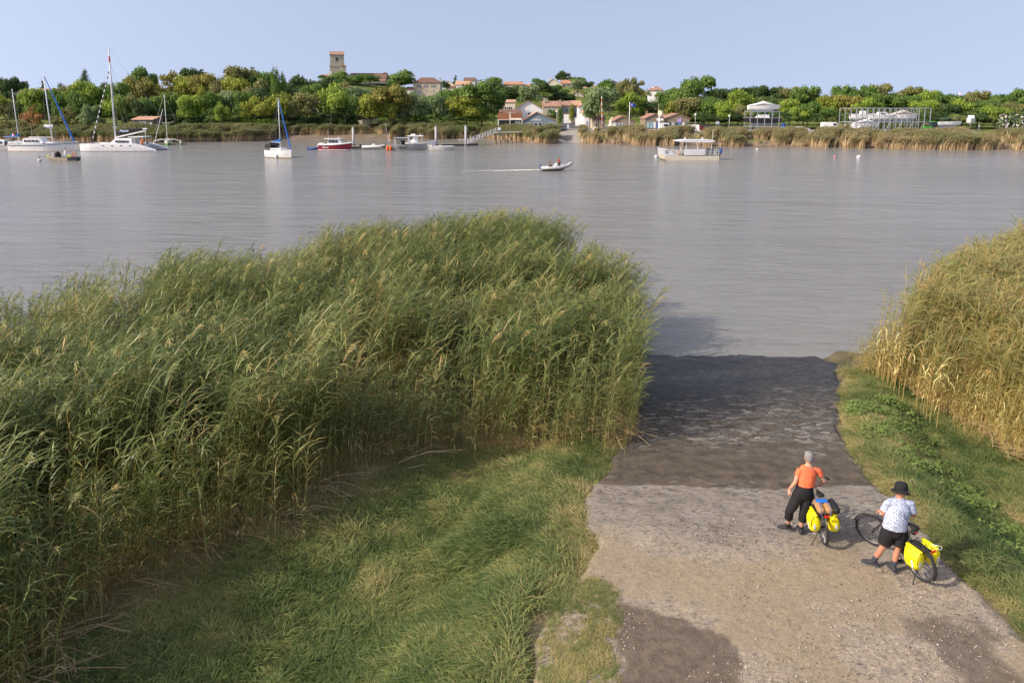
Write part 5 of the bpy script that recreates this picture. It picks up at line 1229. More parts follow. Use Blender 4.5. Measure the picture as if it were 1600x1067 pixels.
# catamaran
t = boat('catamaran', 'big white catamaran with a black boom cover and a red band near its masthead', 196, 235.3, rz=pi)
L = 16.8
for y in (-3.0, 3.0):
    m_ = MB(); n = 15
    for i in range(n):
        tt = i/(n-1); x = -L/2+L*tt; z1 = 1.75-.12*tt if tt > .30 else .28+(1.72-.28)*(tt/.30)**.8; bb = .62*min(1, .55+tt*1.5)*(1 if tt < .8 else max(.04, 1-((tt-.8)/.2)**2*.96))
        m_.v += [Vector(p) for p in ((x, y-bb, z1), (x, y-bb*.98, .6*z1), (x, y-bb*.75, 0), (x, y, -.35), (x, y+bb*.75, 0), (x, y+bb*.98, .6*z1), (x, y+bb, z1))]
    for i in range(n-1):
        for j in range(6): m_.f.append((i*7+j, i*7+j+1, (i+1)*7+j+1, (i+1)*7+j))
        m_.f.append((i*7+6, i*7, (i+1)*7, (i+1)*7+6))
    m_.f += [tuple(range(7))[::-1], tuple((n-1)*7+j for j in range(7))]; hh_ = m_.build('hull', HW, t)
    MB().box(-L/2+.5, L/2-.1, y-.58, y+.58, -.05, .07).build('boot_top', HD, hh_)
    for i in range(4): MB().cbox((-3+i*2.0, y+.635 if y > 0 else y-.635, 1.25), (.5, .05, .16)).build('porthole', GLASS, hh_)
MB().box(-4.6, 2.4, -2.6, 2.6, .75, 1.45).build('bridge_deck', HW, t); MB().box(7.4, 7.6, -3, 3, 1.4, 1.62).box(2.3, 7.5, -2.5, 2.5, 1.42, 1.46).build('trampoline', HG, t)
c_ = cabin(-2.6, 2.6, 4.4, 1.4, 2.7, .55).build('saloon', HW, t)
for y in (-2.1, 2.1): MB().box(-2.0, 1.0, y-.06 if y < 0 else y-.01, y+.01 if y < 0 else y+.06, 1.85, 2.3).build('window', GLASS, c_)
MB().box(-5.2, -1.8, -2, 2, 3.0, 3.14).build('hardtop', HW, t)
for x in (-5.0, -3.2):
    for y in (-1.9, 1.9): MB().tube((x, y, 1.4), (x, y, 3.0), .05).build('strut', SPAR, t)
mx_ = 2.05; top = 22.6
mm_ = MB().path([(mx_, 0, 1.5), (mx_-.05, 0, 12), (mx_-.1, 0, top)], [(.24, .17), (.22, .15), (.15, .11)], 10).build('mast', SPAR, t, smooth=True)
MB().path([(mx_-.1, 0, top-3.2), (mx_-.1, 0, top-1.9)], [(.21, .16)]*2, 10).build('red_band', mat('red band', (.55, .10, .06), .6), mm_)
w_ = MB()
for s_ in (-1, 1): w_.tube((mx_-.1, 0, top-3), (mx_-2.6, s_*3, 1.6), .022, n=4).tube((mx_-.1, 0, top-6), (mx_-1.4, s_*3, 1.6), .02, n=4)
w_.tube((mx_-.1, 0, top), (-7.6, 0, 9), .018, n=4).build('rigging', WIRE, t)
fs = MB().tube((mx_, 0, top-4.5), (7.4, 0, 1.8), .07, .10, n=6).build('furled_sail', HW, t)
a_, b2 = Vector((mx_, 0, top-4.5)), Vector((7.4, 0, 1.8))
for i in range(14):
    p = a_.lerp(b2, .04+.07*i); q = a_.lerp(b2, .07+.07*i); MB().tube(p, q, .10, .11, 6).build('black_band', BLACKC, fs)
MB().tube((7.4, 0, 1.8), (6.8, 0, 4.4), .12, .09).build('furler', BLACKC, t)
bm_ = MB().tube((mx_-.2, 0, 2.9), (-4.9, 0, 4.4), .16, .12).build('boom', SPAR, t)
MB().path([(mx_-.5, 0, 3.9), (mx_-2, 0, 4.3), (-4.7, 0, 4.85)], [(.26, .55), (.25, .5), (.2, .22)], 8).build('sail_cover', BLACKC, t)
o_ = text(t, 'Azuris', .75, -.2, 4.15, mat('sail cover lettering', (.5, .6, .75), .7), y=-.29, bold=.02); o_.rotation_euler = (pi/2, 0, pi); o_.location = (-.2, .29, 4.15); o_.rotation_euler = (pi/2, 0, pi)
MB().box(-5.6, -4.2, .4, 1.8, 1.5, 2.0).build('dinghy_davit', ALU, t); fender(t, -5.6, 3.4, 2.1, ORNG, .28)
MB().tube((-5.9, 2.4, 1.4), (-6.0, 2.4, 4.8), .05).cbox((-6.0, 2.4, 4.9), (.9, .5, .3)).build('radar_post', HW, t)
# trimaran seen end on
t = boat('trimaran', 'green bottomed trimaran seen end on, moored right of the catamaran', 262, 226, rz=radians(-65)); GRN = mat('green bottom paint', (.10, .30, .10), .6)
h_, G = hullparts(t, 9.5, 1.5, 1.0, HG, NAVY, sheer=.3); m_, g2 = hull(9.4, 1.54, .42, .32); m_.build('bottom', GRN, h_); cabin(-1.5, 2, 1.1, .9, 1.5).build('cabin', HG, t)
for y in (-3.1, 3.1):
    m_, g2 = hull(7.5, .55, .8, .1, stern=.3); f_ = m_.xf(Matrix.Translation((0, y, .05))).build('float', HG, t); m_, g3 = hull(7.4, .58, .3, .2, stern=.3); m_.xf(Matrix.Translation((0, y, .03))).build('bottom', GRN, f_)
for x in (-1.6, 2.2): MB().path([(x, -3.1, .85), (x, -1.5, 1.35), (x, 0, 1.15), (x, 1.5, 1.35), (x, 3.1, .85)], [.13]*5, 6).build('cross_beam', HG, t)
mast(t, .6, 1.2, 11.6, .09, 0, bow=4.6, stern=-4.4, B=5.6); MB().box(.5, .7, -1.2, 1.2, 5.6, 5.7).build('crosstree', SPAR, t)
MB().tube((1.5, -2.9, .9), (.8, -.6, 9.0), .06).build('spinnaker_pole', SPAR, t)
# moored sloop with blue covers
t = boat('sloop', 'white sloop with blue boom cover and blue furled foresail moored alone in the river', 437, 246.5, rz=radians(-32)); L = 6.6
h_, G = hullparts(t, L*.95, 2.6, 1.35, HW, HG, sheer=.25, rake=.05, stern=.8); rail([(x, b_, .12) for x, b_, z in G], .10, 0, .93).build('boot_top', BOOT, h_)
c_ = cabin(-1.6, 1.6, 1.9, 1.3, 1.8, .4).build('coachroof', HW, t)
for i in range(3): MB().box(-1.2+i*.5, -.9+i*.5, -.95, -.90, 1.45, 1.62).build('window', GLASS, c_)
MB().box(-3.0, -1.3, -1.0, 1.0, 1.3, 1.36).build('cockpit_sole', HD, t); MB().path([(-3.0, 0, 2.75), (-1.5, 0, 2.8), (-.9, 0, 2.3)], [(1.05, .05)]*3, 6, up=(0, 0, 1)).build('sprayhood', BLACKC, t)
sp = MB()
for s_ in (-1, 1): sp.tube((-3.1, s_*.95, 1.3), (-3.15, s_*.95, 2.7), .03, n=5).tube((-1.4, s_*.95, 1.3), (-1.5, s_*.95, 2.7), .025, n=5)
rl = sp
for s_ in (-1, 1): rl.path([(x, s_*b_, z+.5) for x, b_, z in G[2:]], .018, 4)
rl.build('guard_rail', WIRE, t); MB().box(-3.0, -1.6, -.95, .95, 1.7, 2.5).build('cockpit_tent', BLACKC, t)
mast(t, .35, 1.8, 9.6, .085, 0, boom=-2.4, cover=BLUEC, bow=3.2, stern=-3.2, B=2.5, furl=BLUEC, fr=.10, bowz=1.7); fender(t, .6, -1.35, .35, HW, .22); flag3(t, -3.1, .6, 1.6, .01, .5)
# work skiff with buoy
t = boat('work_skiff', 'muddy flat work skiff loaded with gear, anchored in front of the yachts', 100, 251.5, rz=pi+radians(12)); L = 4.9
m_ = MB().prism([(-2.3, .0), (-2.45, .62), (2.45, .72), (1.9, .0)], -.95, .95); h_ = m_.build('hull', mat('muddy cream paint', (.50, .42, .29), .8, var=.3, vs=3), t, bevel=.03); MB().box(-2.2, 2.1, -.8, .8, .66, .70).build('deck', HD, t)
MB().box(-2.5, -.9, -.98, .98, .1, .64).build('stern_skirt', HD, t); MB().path([(.9, .1, .72), (.9, .1, 1.0), (.8, .1, 1.5), (.7, .1, 1.6)], [.55, .5, .42, .2], 10).build('gear_pile', BLACKC, t); MB().torus((1.4, .5, 1.1), .35, .12, 'x', 16, 8).build('hose_coil', HG, t)
MB().path([(-.25, 0, .7), (-.35, 0, 1.9), (-.2, 0, 2.2)], [(.1, .25), (.08, .2), (.2, .2)], 8).build('console', HW, t); MB().cbox((-.45, 0, 2.28), (.3, .3, .12)).build('lamp', mat('red band', (), 0), t)
MB().torus((-2.0, .75, 1.15), .32, .09, 'y', 18, 8).build('life_ring', mat('faded orange', (.62, .17, .10), .7), t); MB().cbox((-1.1, .5, .9), (.5, .4, .4)).build('yellow_bag', mat('hi vis yellow', (.65, .75, .08), .7), t)
MB().tube((-1.3, 0, .8), (-2.2, .2, 2.6), .025).build('pole', SPAR, t); MB().tube((2.2, 0, .75), (4.3, 0, .75), .045).build('boom', WOODD, t); MB().cbox((2.5, .2, .9), (.35, .3, .3)).build('yellow_box', mat('hi vis yellow', (), 0), t)
def buoy(px, py, r, mt, label, post=False):
    q = gp(px, py, 0); t = thing('mooring_buoy', label, 'buoy', (q.x, q.y, 0), 0, 'mooring buoys'); MB().ell((0, 0, r*.35), (r, r, r*.85), 14, 10).build('float', mt, t, smooth=True); MB().torus((0, 0, r*1.25), r*.2, r*.06, 'y', 10, 5).build('ring', WIRE, t)
    if post: MB().tube((0, 0, r), (0, 0, r*3.2), r*.12).build('spindle', HD, t)
buoy(62, 252, .36, HG, 'grey buoy with a spindle beside the muddy work skiff', True); buoy(1025, 245.5, .32, HW, 'pale buoy ahead of the ferry bow'); buoy(1304.5, 246.5, .30, mat('faded red float', (.42, .18, .14), .6), 'faded red buoy in open water left of the white one'); buoy(1341.5, 246.5, .38, HW, 'white buoy in open water under the long boat rack')
buoy(1183, 234, .22, HW, 'tiny pale buoy near the right reeds'); buoy(1310, 240, .01, HW, 'x') if False else None
# ---- pontoon, piles, gangway, pier
TD = 172.
def pq(px, py): q = gp(px, py, 0); return q
a, b2 = pq(546, 232.5), pq(745, 227)
t = thing('floating_pontoon', 'long grey floating pontoon between the piles', 'pontoon', (a.x, a.y, 0), math.atan2(b2.y-a.y, b2.x-a.x)); Lp = (b2-a).length
MB().box(0, Lp, -1.1, 1.1, .38, .52).build('deck', WOODD, t); MB().box(0.1, Lp-.1, -1.05, 1.05, -.2, .379).build('float', mat('dark wet concrete', (.09, .085, .08), .8), t)
for i in range(9): MB().box(.8+i*Lp/9, 1.05+i*Lp/9, -1.2, -1.105, .1, .5).build('cleat', HD, t)
for px, yt, yb, lb in ((552.5, 200.5, 229.5, 'steel pile by the bow of the red and white cabin cruiser'), (681.5, 199, 229.5, 'steel pile behind the small white open boat'), (728, 198, 230, 'steel pile at the foot of the gangway')):
    q = pq(px, yb); h_ = at(px, yt, q.y).z; t = thing('mooring_pile', lb, 'pile', (q.x, q.y, 0), 0, 'steel mooring piles')
    MB().path([(0, 0, -2), (0, 0, h_)], [.30, .30], 16).build('shaft', mat('grey steel pile', (.36, .35, .36), .6, var=.1, vs=1), t, smooth=True); MB().path([(0, 0, h_), (0, 0, h_+.06), (0, 0, h_+.3)], [.33, .33, .05], 16).build('cap', METAL, t); MB().torus((0, 0, .55), .42, .07, 'z', 16, 6).build('collar', HD, t)
g0, g1 = pq(731, 228.5), at(775, 207.5, 196); g0.z = .6
t = thing('gangway', 'white truss gangway sloping down to the pontoon', 'gangway', g0, 0); d_ = g1-g0; pm = MB(); 
for s_ in (-.7, .7):
    off = Vector((0, s_, 0)); tr = MB(); tr.tube(off, d_+off, .06, n=5).tube(off+Vector((0, 0, 1.15)), d_+off+Vector((0, 0, 1.15)), .06, n=5)
    for i in range(11):
        p = d_*(i/10)+off; tr.tube(p, p+Vector((0, 0, 1.15)), .045, n=5)
        if i < 10: tr.tube(p+Vector((0, 0, 0 if i % 2 else 1.15)), d_*((i+1)/10)+off+Vector((0, 0, 1.15 if i % 2 else 0)), .035, n=5)
    tr.build('railing', WP_, t)
MB().add([Vector((0, -.68, -.03)), Vector((0, .68, -.03)), d_+Vector((0, .68, -.03)), d_+Vector((0, -.68, -.03))], [(0, 3, 2, 1)]).build('walkway', ALU, t)
g2 = at(826, 206.5, 205); p0 = g1.copy(); t = thing('timber_pier', 'timber pier on crossed piles between the gangway and the reeds', 'pier', p0, 0); d_ = g2-p0
MB().path([(0, 0, 0), tuple(d_)], [(.9, .13)]*2, 4, up=(0, 0, 1)).build('deck', mat('pale pier deck', (.42, .40, .37), .8), t)
rl = MB()
for k in range(9): p = d_*(k/8); 
for i, k in enumerate((0.0, .12, .36, .62)):
    p = d_*k; z = -p0.z-1
    for s_ in (-.7, .7): MB().tube((p.x, p.y+s_, p.z-.1), (p.x, p.y+s_, z), .16, .16, 7).build('pile', WOODD, t)
for i, (k0, k1) in enumerate(((.0, -.06), (-.07, 0.02), (.12, .3), (.3, .12), (.36, .52), (.18, .36))):
    MB().tube(d_*k0+Vector((0, -.75, -.3)), d_*k1+Vector((0, -.75, -p0.z)), .1, .1, 6).build('brace', WOODD, t)
# ---- boats at the pontoon
t = boat('inflatable_dinghy', 'small blue inflatable dinghy tied behind the red and white cruiser', 489.5, 234.3, group='boats at the pontoon'); MB().path([(-1.2, -.55, .25), (.6, -.55, .28), (1.1, 0, .38), (.6, .55, .28), (-1.2, .55, .25)], [.22]*5, 8).build('tube', mat('blue rubber', (.03, .07, .26), .6), t, smooth=True); MB().box(-1.1, .7, -.4, .4, .1, .16).build('floor', HD, t); outboard(t, -1.25, 0, .25, .7)
t = boat('cabin_cruiser', 'white cabin cruiser with dark red topsides at the left end of the pontoon', 523, 234.8, rz=radians(-2), group='boats at the pontoon'); L = 7.3
h_, G = hullparts(t, L*.95, 2.6, 1.35, REDH, HW, sheer=.35, rake=.09, plumb=False); rail([(x, b_, .1) for x, b_, z in G], .07, 0, .93).build('boot_top', HW, h_); r_ = MB()
for s_ in (-1, 1): r_.path([(x, s_*(b_+.02), z-.12) for x, b_, z in G], .15, 5)
r_.build('gunwale_band', HW, h_); text(t, 'Merise', .5, -1.7, .5, HW, y=-1.30, bold=.01)
c_ = cabin(-1.3, 2.0, 2.0, 1.3, 2.5, .35).build('wheelhouse', HW, t); 
for a_, b_ in ((-1.1, -.45), (-.35, .35), (.45, 1.0)): MB().box(a_, b_, -1.03, -.96, 1.7, 2.3).build('window', GLASS, c_)
MB().box(-2.2, 1.6, -1.0, 1.0, 2.52, 2.64).build('hardtop', HW, c_); MB().tube((-1.4, .3, 2.6), (-1.45, .3, 4.6), .02).build('antenna', SPAR, t); MB().tube((1.1, -.3, 2.6), (1.1, -.3, 3.1), .06).build('anchor_light', SPAR, t); outboard(t, -3.6, 0, .55, 1.0, HG); MB().box(-3.4, -2.4, -1.0, 1.0, 1.3, 1.6).build('stern_bench', HW, t)
rl = MB()
for s_ in (-1, 1): rl.path([(x, s_*b_*.95, z+.45) for x, b_, z in G[8:]], .02, 4)
rl.build('bow_rail', WIRE, t)
t = boat('rib', 'pale rigid inflatable boat moored behind the pontoon left of the grey aluminium boat', 584, 233.4, rz=radians(2), group='boats at the pontoon')
MB().path([(-2.6, -.85, .55), (1.2, -.85, .6), (2.3, -.4, .8), (2.7, 0, .9), (2.3, .4, .8), (1.2, .85, .6), (-2.6, .85, .55)], [.26]*7, 9).build('tube', mat('pale rubber', (.55, .54, .52), .6), t, smooth=True); MB().box(-2.4, 1.8, -.6, .6, .2, .35).build('floor', HG, t); MB().box(-.4, .4, -.35, .35, .35, 1.2).build('console', HW, t, bevel=.06); outboard(t, -2.7, 0, .7, .95, tilt=radians(-50)); MB().box(-1.6, -.9, -.5, .5, .35, .85).build('seat', HW, t)
t = boat('aluminium_workboat', 'grey aluminium workboat with dark lettering, a sunshade and an orange float', 634, 235, rz=radians(1), group='boats at the pontoon'); L = 9.0
h_, G = hullparts(t, L*.95, 2.7, 1.25, ALU, ALU, dk=HG, sheer=.3, rake=.1); text(t, 'ATRIUS', .62, -.6, .45, HD, y=-1.38, bold=.03)
MB().box(-2.6, 1.0, -1.15, 1.15, 2.72, 2.84).build('sunshade', mat('grey canvas', (.35, .37, .42), .8), t)
for x in (-2.4, .8):
    for y in (-1, 1): MB().tube((x, y, 1.2), (x, y, 2.72), .04).build('strut', SPAR, t)
MB().box(-1.0, -.2, -.4, .4, 1.1, 2.2).build('console', BLACKC, t, bevel=.05); MB().path([(.0, -1.25, 1.2), (.0, -1.28, 2.3), (.1, -1.25, 2.7)], [(.35, .03), (.18, .03), (.05, .03)], 6).build('folded_canvas', BLACKC, t); outboard(t, -4.3, -.4, .9, .9, BLK); outboard(t, -4.35, .4, .9, .9, HG)
fender(t, -3.9, -1.5, .55, ORNG, .3); fender(t, -3.2, -1.52, .55, ORNG, .3); flag3(t, -4.0, .9, 1.2, 1.0, 1.3)
MB().tube((-3.9, 0, 2.3), (-4.5, .0, 6.0), .035).build('whip_aerial', SPAR, t)
t = boat('centre_console_boat', 'white centre console boat with a hard top moored behind the aluminium workboat', 652, 231.2, rz=radians(1), group='boats at the pontoon'); h_, G = hullparts(t, 7.6, 2.6, 1.25, HW, HG, sheer=.35, rake=.1)
MB().path([(-.6, 0, 1.2), (-.4, 0, 2.1), (-.5, 0, 2.7)], [(1.1, .9), (.7, .7), (.55, .65)], 12, up=(0, 1, 0)).build('console', HW, t); MB().box(-2.2, 1.5, -1.1, 1.1, 2.72, 2.9).build('hard_top', HW, t, bevel=.06)
MB().cbox((-.9, 0, 3.1), (1.1, .8, .35)).build('life_raft', HW, t, bevel=.1); MB().tube((.8, .3, 2.9), (.8, .3, 3.4), .05).build('nav_light', SPAR, t)
for x in (-2.0, 1.2):
    for y in (-.95, .95): MB().tube((x, y, 1.2), (x, y, 2.72), .045).build('strut', SPAR, t)
t = boat('open_boat', 'small dirty white open boat at the right end of the pontoon', 690, 235, rz=radians(2), group='boats at the pontoon'); h_, G = hullparts(t, 5.4, 2.0, .85, HG, HW, sheer=.1, rake=.05); rail(G, .05).build('gunwale', HW, t); MB().cbox((-.3, 0, .95), (.9, 1.3, .3)).build('thwart', HG, t); outboard(t, -2.85, 0, .75, .8, HG); MB().box(-2.6, -2.1, -.8, .8, .8, 1.15).build('stern_box', HW, t, bevel=.04)
# ---- passenger ferry
t = boat('passenger_ferry', 'cream flat bottomed passenger ferry with a white awning anchored in the river', 1077, 250, rz=pi+radians(7), group='boats on the river'); CRM = mat('cream hull paint', (.66, .60, .46), .6, var=.12)
m_ = MB().prism([(-5.2, -.1), (-5.2, .75), (5.0, .85), (5.6, 1.0), (5.2, .3), (4.6, -.1)], -1.5, 1.5); h_ = m_.build('hull', CRM, t, bevel=.04); MB().box(-5.1, 4.9, -1.4, 1.4, .86, .90).build('deck', HG, t)
bp_ = MB().prism([(3.0, .9), (5.55, 1.0), (5.7, 2.35), (5.2, 2.25), (4.6, 1.9)], 1.42, 1.50).build('bow_panel', HW, t); MB().prism([(3.0, .9), (5.55, 1.0), (5.7, 2.35), (5.2, 2.25), (4.6, 1.9)], -1.50, -1.42).build('bow_panel', HW, t)
MB().path([(4.95, 1.53, 1.6), (4.95, 1.56, 1.6)], [.3, .3], 14).build('round_badge', mat('grey badge', (.30, .34, .36), .6), bp_)
rl = MB()
for s_ in (-1.45, 1.45):
    for z in (1.2, 1.5, 1.85): rl.tube((-5.1, s_, z), (3.6 if s_ > 0 else 4.6, s_, z), .035, n=5)
    for i in range(11): rl.tube((-5.1+i*.9, s_, .85), (-5.1+i*.9, s_, 1.87), .035, n=5)
rl.build('guard_rail', WP_, t); pn = MB().box(-2.4, 1.6, 1.50, 1.54, .95, 2.05).build('side_panel', HW, t)
for i in range(7): MB().cbox((-2.1+i*.35, 1.56, 1.2+.12*((i*3) % 5)), (.18, .03, .06), Matrix.Rotation(.6*i, 3, 'Y')).build('printed_mark', mat('grey badge', (), 0), pn)
MB().prism([(-4.3, 3.45), (-3.5, 3.25), (1.9, 3.35), (2.9, 3.50), (1.6, 3.75), (-3.9, 3.72)], -1.6, 1.6).build('awning', HW, t)
for x in (-3.6, -1.0, 1.2): MB().tube((x, 1.4, .9), (x, 1.4, 3.3), .05).tube((x, -1.4, .9), (x, -1.4, 3.3), .05).build('awning_post', WP_, t)
for i in range(5): MB().box(-1.8+i*1.0, -1.45+i*1.0, -1.2, 1.2, 1.2, 1.28).box(-1.85+i, -1.78+i, -1.2, 1.2, .9, 1.75).build('bench', WOODD, t)
MB().cbox((-4.0, 0, 1.5), (.9, 1.2, 1.1)).build('helm_console', HD, t); outboard(t, -5.5, 0, .9, 1.0); outboard(t, -5.5, .8, .9, 1.0); MB().cbox((-5.6, 1.0, 1.7), (.5, .6, .9)).build('blue_sign', mat('blue sign', (.08, .16, .34), .6), t)
MB().tube((-4.3, 0, 3.4), (-4.4, 0, 5.6), .03).build('antenna', SPAR, t); flag3(t, -5.7, -.3, 1.9, .8, 1.5)
for x in (1.0, -2.4): MB().cbox((x, 0, 3.95), (.2, .2, .35)).build('lamp', HW, t)
# gulls on the awning
for i, (px, py) in enumerate(((1068, 222), (1096, 222.5))):
    pass
# ---- RIB under way with two people
RIBQ = gp(868, 267, 0); RT_ = t = thing('speeding_rib', 'grey rigid inflatable boat under way with two people aboard', 'boat', (RIBQ.x, RIBQ.y, 0), radians(3), 'boats on the river'); 
MB().path([(-2.3, -.85, .42), (.6, -.85, .55), (1.9, -.55, .82), (2.45, -.2, 1.12), (2.5, 0, 1.18), (2.45, .2, 1.12), (1.9, .55, .82), (.6, .85, .55), (-2.3, .85, .42)], [.20, .25, .24, .22, .22, .22, .24, .25, .20], 10).build('tube', RUB, t, smooth=True)
MB().prism([(-2.1, .05), (.9, .1), (2.2, .75), (1.6, .5), (-2.1, .3)], -.6, .6).build('hull', HD, t); cs_ = MB().path([(.0, 0, .3), (.05, 0, .8), (.2, 0, 1.15)], [(.32, .3), (.28, .26), (.2, .12)], 8, up=(0, 1, 0)).build('console', HW, t)
MB().box(-1.35, -.75, -.45, .45, .3, .62).build('seat', HW, t, bevel=.05); outboard(t, -2.35, 0, .45, .85, mat('blue grey cowl', (.12, .16, .28), .3)); MB().torus((.28, 0, 1.2), .17, .02, 'x', 14, 5).build('steering_wheel', BLK, t)
# wake: raised foam ridges behind the outboard
m, n, l = new_nodes('foam'); b = n['Principled BSDF']; tc = n.new('ShaderNodeTexCoord'); b.inputs['Base Color'].default_value = (.72, .68, .62, 1); b.inputs['Roughness'].default_value = .8
mp_ = n.new('ShaderNodeMapping'); mp_.inputs['Scale'].default_value = (1, 2.6, 1); l.new(tc.outputs['Object'], mp_.inputs['Vector'])
a = A_('fade'); fo = math_('ADD', noise(1.6, 8, .75, vec=mp_.outputs[0]), math_('MULTIPLY', a, .36)); al = ramp(fo, [(.58, 0.), (.72, .95)]); l.new(al, b.inputs['Alpha'])
V_ = []; fd = []; nX, nY = 90, 15
for i in range(nX):
    s_ = i/(nX-1); x = -2.4-14.5*s_; w_ = .45+.9*s_**.7
    for j in range(nY): v = j/(nY-1)*2-1; V_.append((x, v*w_+.15*sin(x), .02+.16*(1-s_)*(.4+.6*abs(v))*(1-abs(v)**4)+.05*random.random()*(1-s_))); fd.append((1-s_)**1.1*(1-abs(v)**3)*(.75+.4*abs(v)))
I_ = np.arange(nX*nY).reshape(nX, nY); Q_ = np.stack([I_[:-1, :-1], I_[:-1, 1:], I_[1:, 1:], I_[1:, :-1]], -1).reshape(-1, 4)
o = np_mesh('wake', np.array(V_), Q_, m, {'fade': fd}, smooth=True); o.location = RIBQ; o.rotation_euler = (0, 0, radians(3)); tag(o, 'white foaming wake trailing behind the speeding inflatable boat', 'wake', kind='stuff')
# ---- boat yard racks
def rack(px0, px1, y0, y1, d, D, bays, levels, label, skew=0):
    a, b_ = at(px0, y1, d), at(px1, y1, d); W = b_.x-a.x; z0 = hf(a.x, d); t = thing('boat_rack', label, 'rack', (a.x, d, z0), skew, 'steel boat racks'); h_ = at(px0, y0, d).z-z0
    for i in range(bays+1):
        for y in (0, D): MB().box(W*i/bays-.09, W*i/bays+.09, y-.09, y+.09, -.3, h_-.001).build('post', METAL, t)
    for z in levels:
        for y in (-.14, D+.1): MB().box(-.1, W+.1, y-.04, y+.04, h_*z-.2, h_*z).build('beam', METAL, t)
        for i in range(bays+1): MB().box(W*i/bays-.05, W*i/bays+.05, .1, D-.1, h_*z-.19, h_*z-.02).build('cross_beam', METAL, t)
    for i in range(0, bays, 2): MB().tube((W*i/bays, -.2, .1), (W*(i+1)/bays, -.2, h_*levels[0]-.2), .05, n=5).build('brace', METAL, t)
    return t, W, h_, z0
t1, W1, h1_, z1_ = rack(1171.5, 1216.5, 174, 203, 206, 5, 4, (.30, 1.0), 'left two storey steel boat rack'); t3, W3, h3, z3 = rack(1328, 1452, 169, 203, 205, 7, 14, (.42, 1.0), 'long steel boat rack with many posts and an open top')
def dryboat(px, py, d, L, label, rz=0, dkb=HW, kind=0, Hf=1.1, hm=HW, name='stored_boat'):
    a = at(px, py, d); t = thing(name, label, 'boat', a, rz, 'boats stored ashore'); h_, G = hullparts(t, L*.94, 2.3, Hf, hm, HG, draft=.35, sheer=.12, rake=.09)
    MB().box(-L*.35, L*.3, -.12, .12, -.75, -.3).build('keel_support', METAL, t)
    if kind == 0: cabin(-L*.15, L*.22, 1.8, Hf, Hf+.9, .6).build('cabin', HW, t); MB().box(-L*.1, L*.05, -.93, -.87, Hf+.3, Hf+.65).build('window', GLASS, t)
    if kind == 1: MB().path([(-L*.45, 0, Hf), (-L*.2, 0, Hf+.35), (0, 0, Hf+.75), (L*.2, 0, Hf+.4), (L*.45, 0, Hf+.1)], [(1.1, .1), (1.05, .3), (.95, .55), (.8, .3), (.3, .08)], 10, up=(0, 0, 1)).build('tarpaulin', dkb, t, smooth=True)
    if kind == 2: MB().box(-L*.1, L*.12, -.5, .5, Hf, Hf+.9).build('console', HW, t, bevel=.05); outboard(t, -L*.49, 0, .9, 1.0)
    return t
dryboat(1192, 170.5, 209, 9.0, 'white boat under a pale cover on top of the left rack', 0, HW, 1, .95); dryboat(1192, 191, 208.5, 10.4, 'white and black motor yacht on the lower shelf of the left rack', pi, HW, 0, 1.15, hm=mat('black hull band', (.03, .03, .035), .3))
a = at(1175, 190.5, 206); tt = bpy.data.objects[-1]
TARP = mat('faded beige tarpaulin', (.55, .50, .46), .9)
dryboat(1347, 184.5, 208.5, 7.2, 'stored boat with black outboards at the left end of the long rack', 0, HW, 2, 1.1); dryboat(1378, 186, 208, 8.6, 'white motor cruiser with a green waterline on the long rack', 0, HW, 0, 1.0); dryboat(1410, 185.5, 208.5, 7.6, 'boat under a faded beige tarpaulin on the long rack', 0, TARP, 1, 1.2); dryboat(1352, 198, 208, 7.5, 'white hull on the ground below the left end of the long rack', 0, HW, 1, 1.0); dryboat(1340, 172.5, 210.5, .1, 'x') if False else None
# outboards hung at the left
a = at(1333, 199, 203); t = thing('stored_rib', 'white inflatable with a large outboard at the foot of the long rack', 'boat', (a.x, 203, hf(a.x, 203)+.6), 0, 'boats stored ashore'); MB().path([(-2, -.8, .5), (1, -.8, .5), (2, 0, .8), (1, .8, .5), (-2, .8, .5)], [.28]*5, 8).build('tube', HW, t, smooth=True); outboard(t, -2.1, 0, .6, 1.3, HG); MB().box(-.5, .3, -.4, .4, .4, 1.5).build('console', HW, t, bevel=.05)
t = dryboat(1481, 195, 209, 7.2, 'long white hull resting on a trailer right of the tractor', 0, HW, 9, .8); MB().box(-3.2, 3.3, -.8, .8, -.9, -.75).build('trailer', METAL, t); rl = MB()
for s_ in (-1.1, 1.1): rl.tube((-3.3, s_, 1.75), (3.3, s_*.5, 1.85), .03, n=4)
rl.build('guard_rail', WIRE, t)
t = dryboat(1516.5, 192, 214, 6.4, 'white motor boat standing bow on between dark trees', radians(-122), HW, 0, 1.2)
t = dryboat(1586, 205.5, 200, 4.5, 'low pale boat on legs in the reeds near the right edge', 0, HW, 9, .5); MB().tube((-1.2, 0, .4), (-.4, 0, 2.0), .05).tube((1.0, 0, .4), (.3, 0, 2.0), .05).build('frame', WP_, t)
a = at(1570, 205, 200); t = thing('ladder', 'tilted white ladder in the grass left of the low pale boat', 'ladder', (a.x, 200, a.z), 0); lm = MB().tube((0, 0, 0), (1.0, 0, 2.2), .05).tube((0, .5, 0), (1.0, .5, 2.2), .05)
lm.build('stile', WP_, t); rm_ = MB()
for i in range(6): rm_.tube((.1+.15*i, 0, .3+.33*i), (.1+.15*i, .5, .3+.33*i), .03, n=5)
rm_.build('rung', WP_, t)
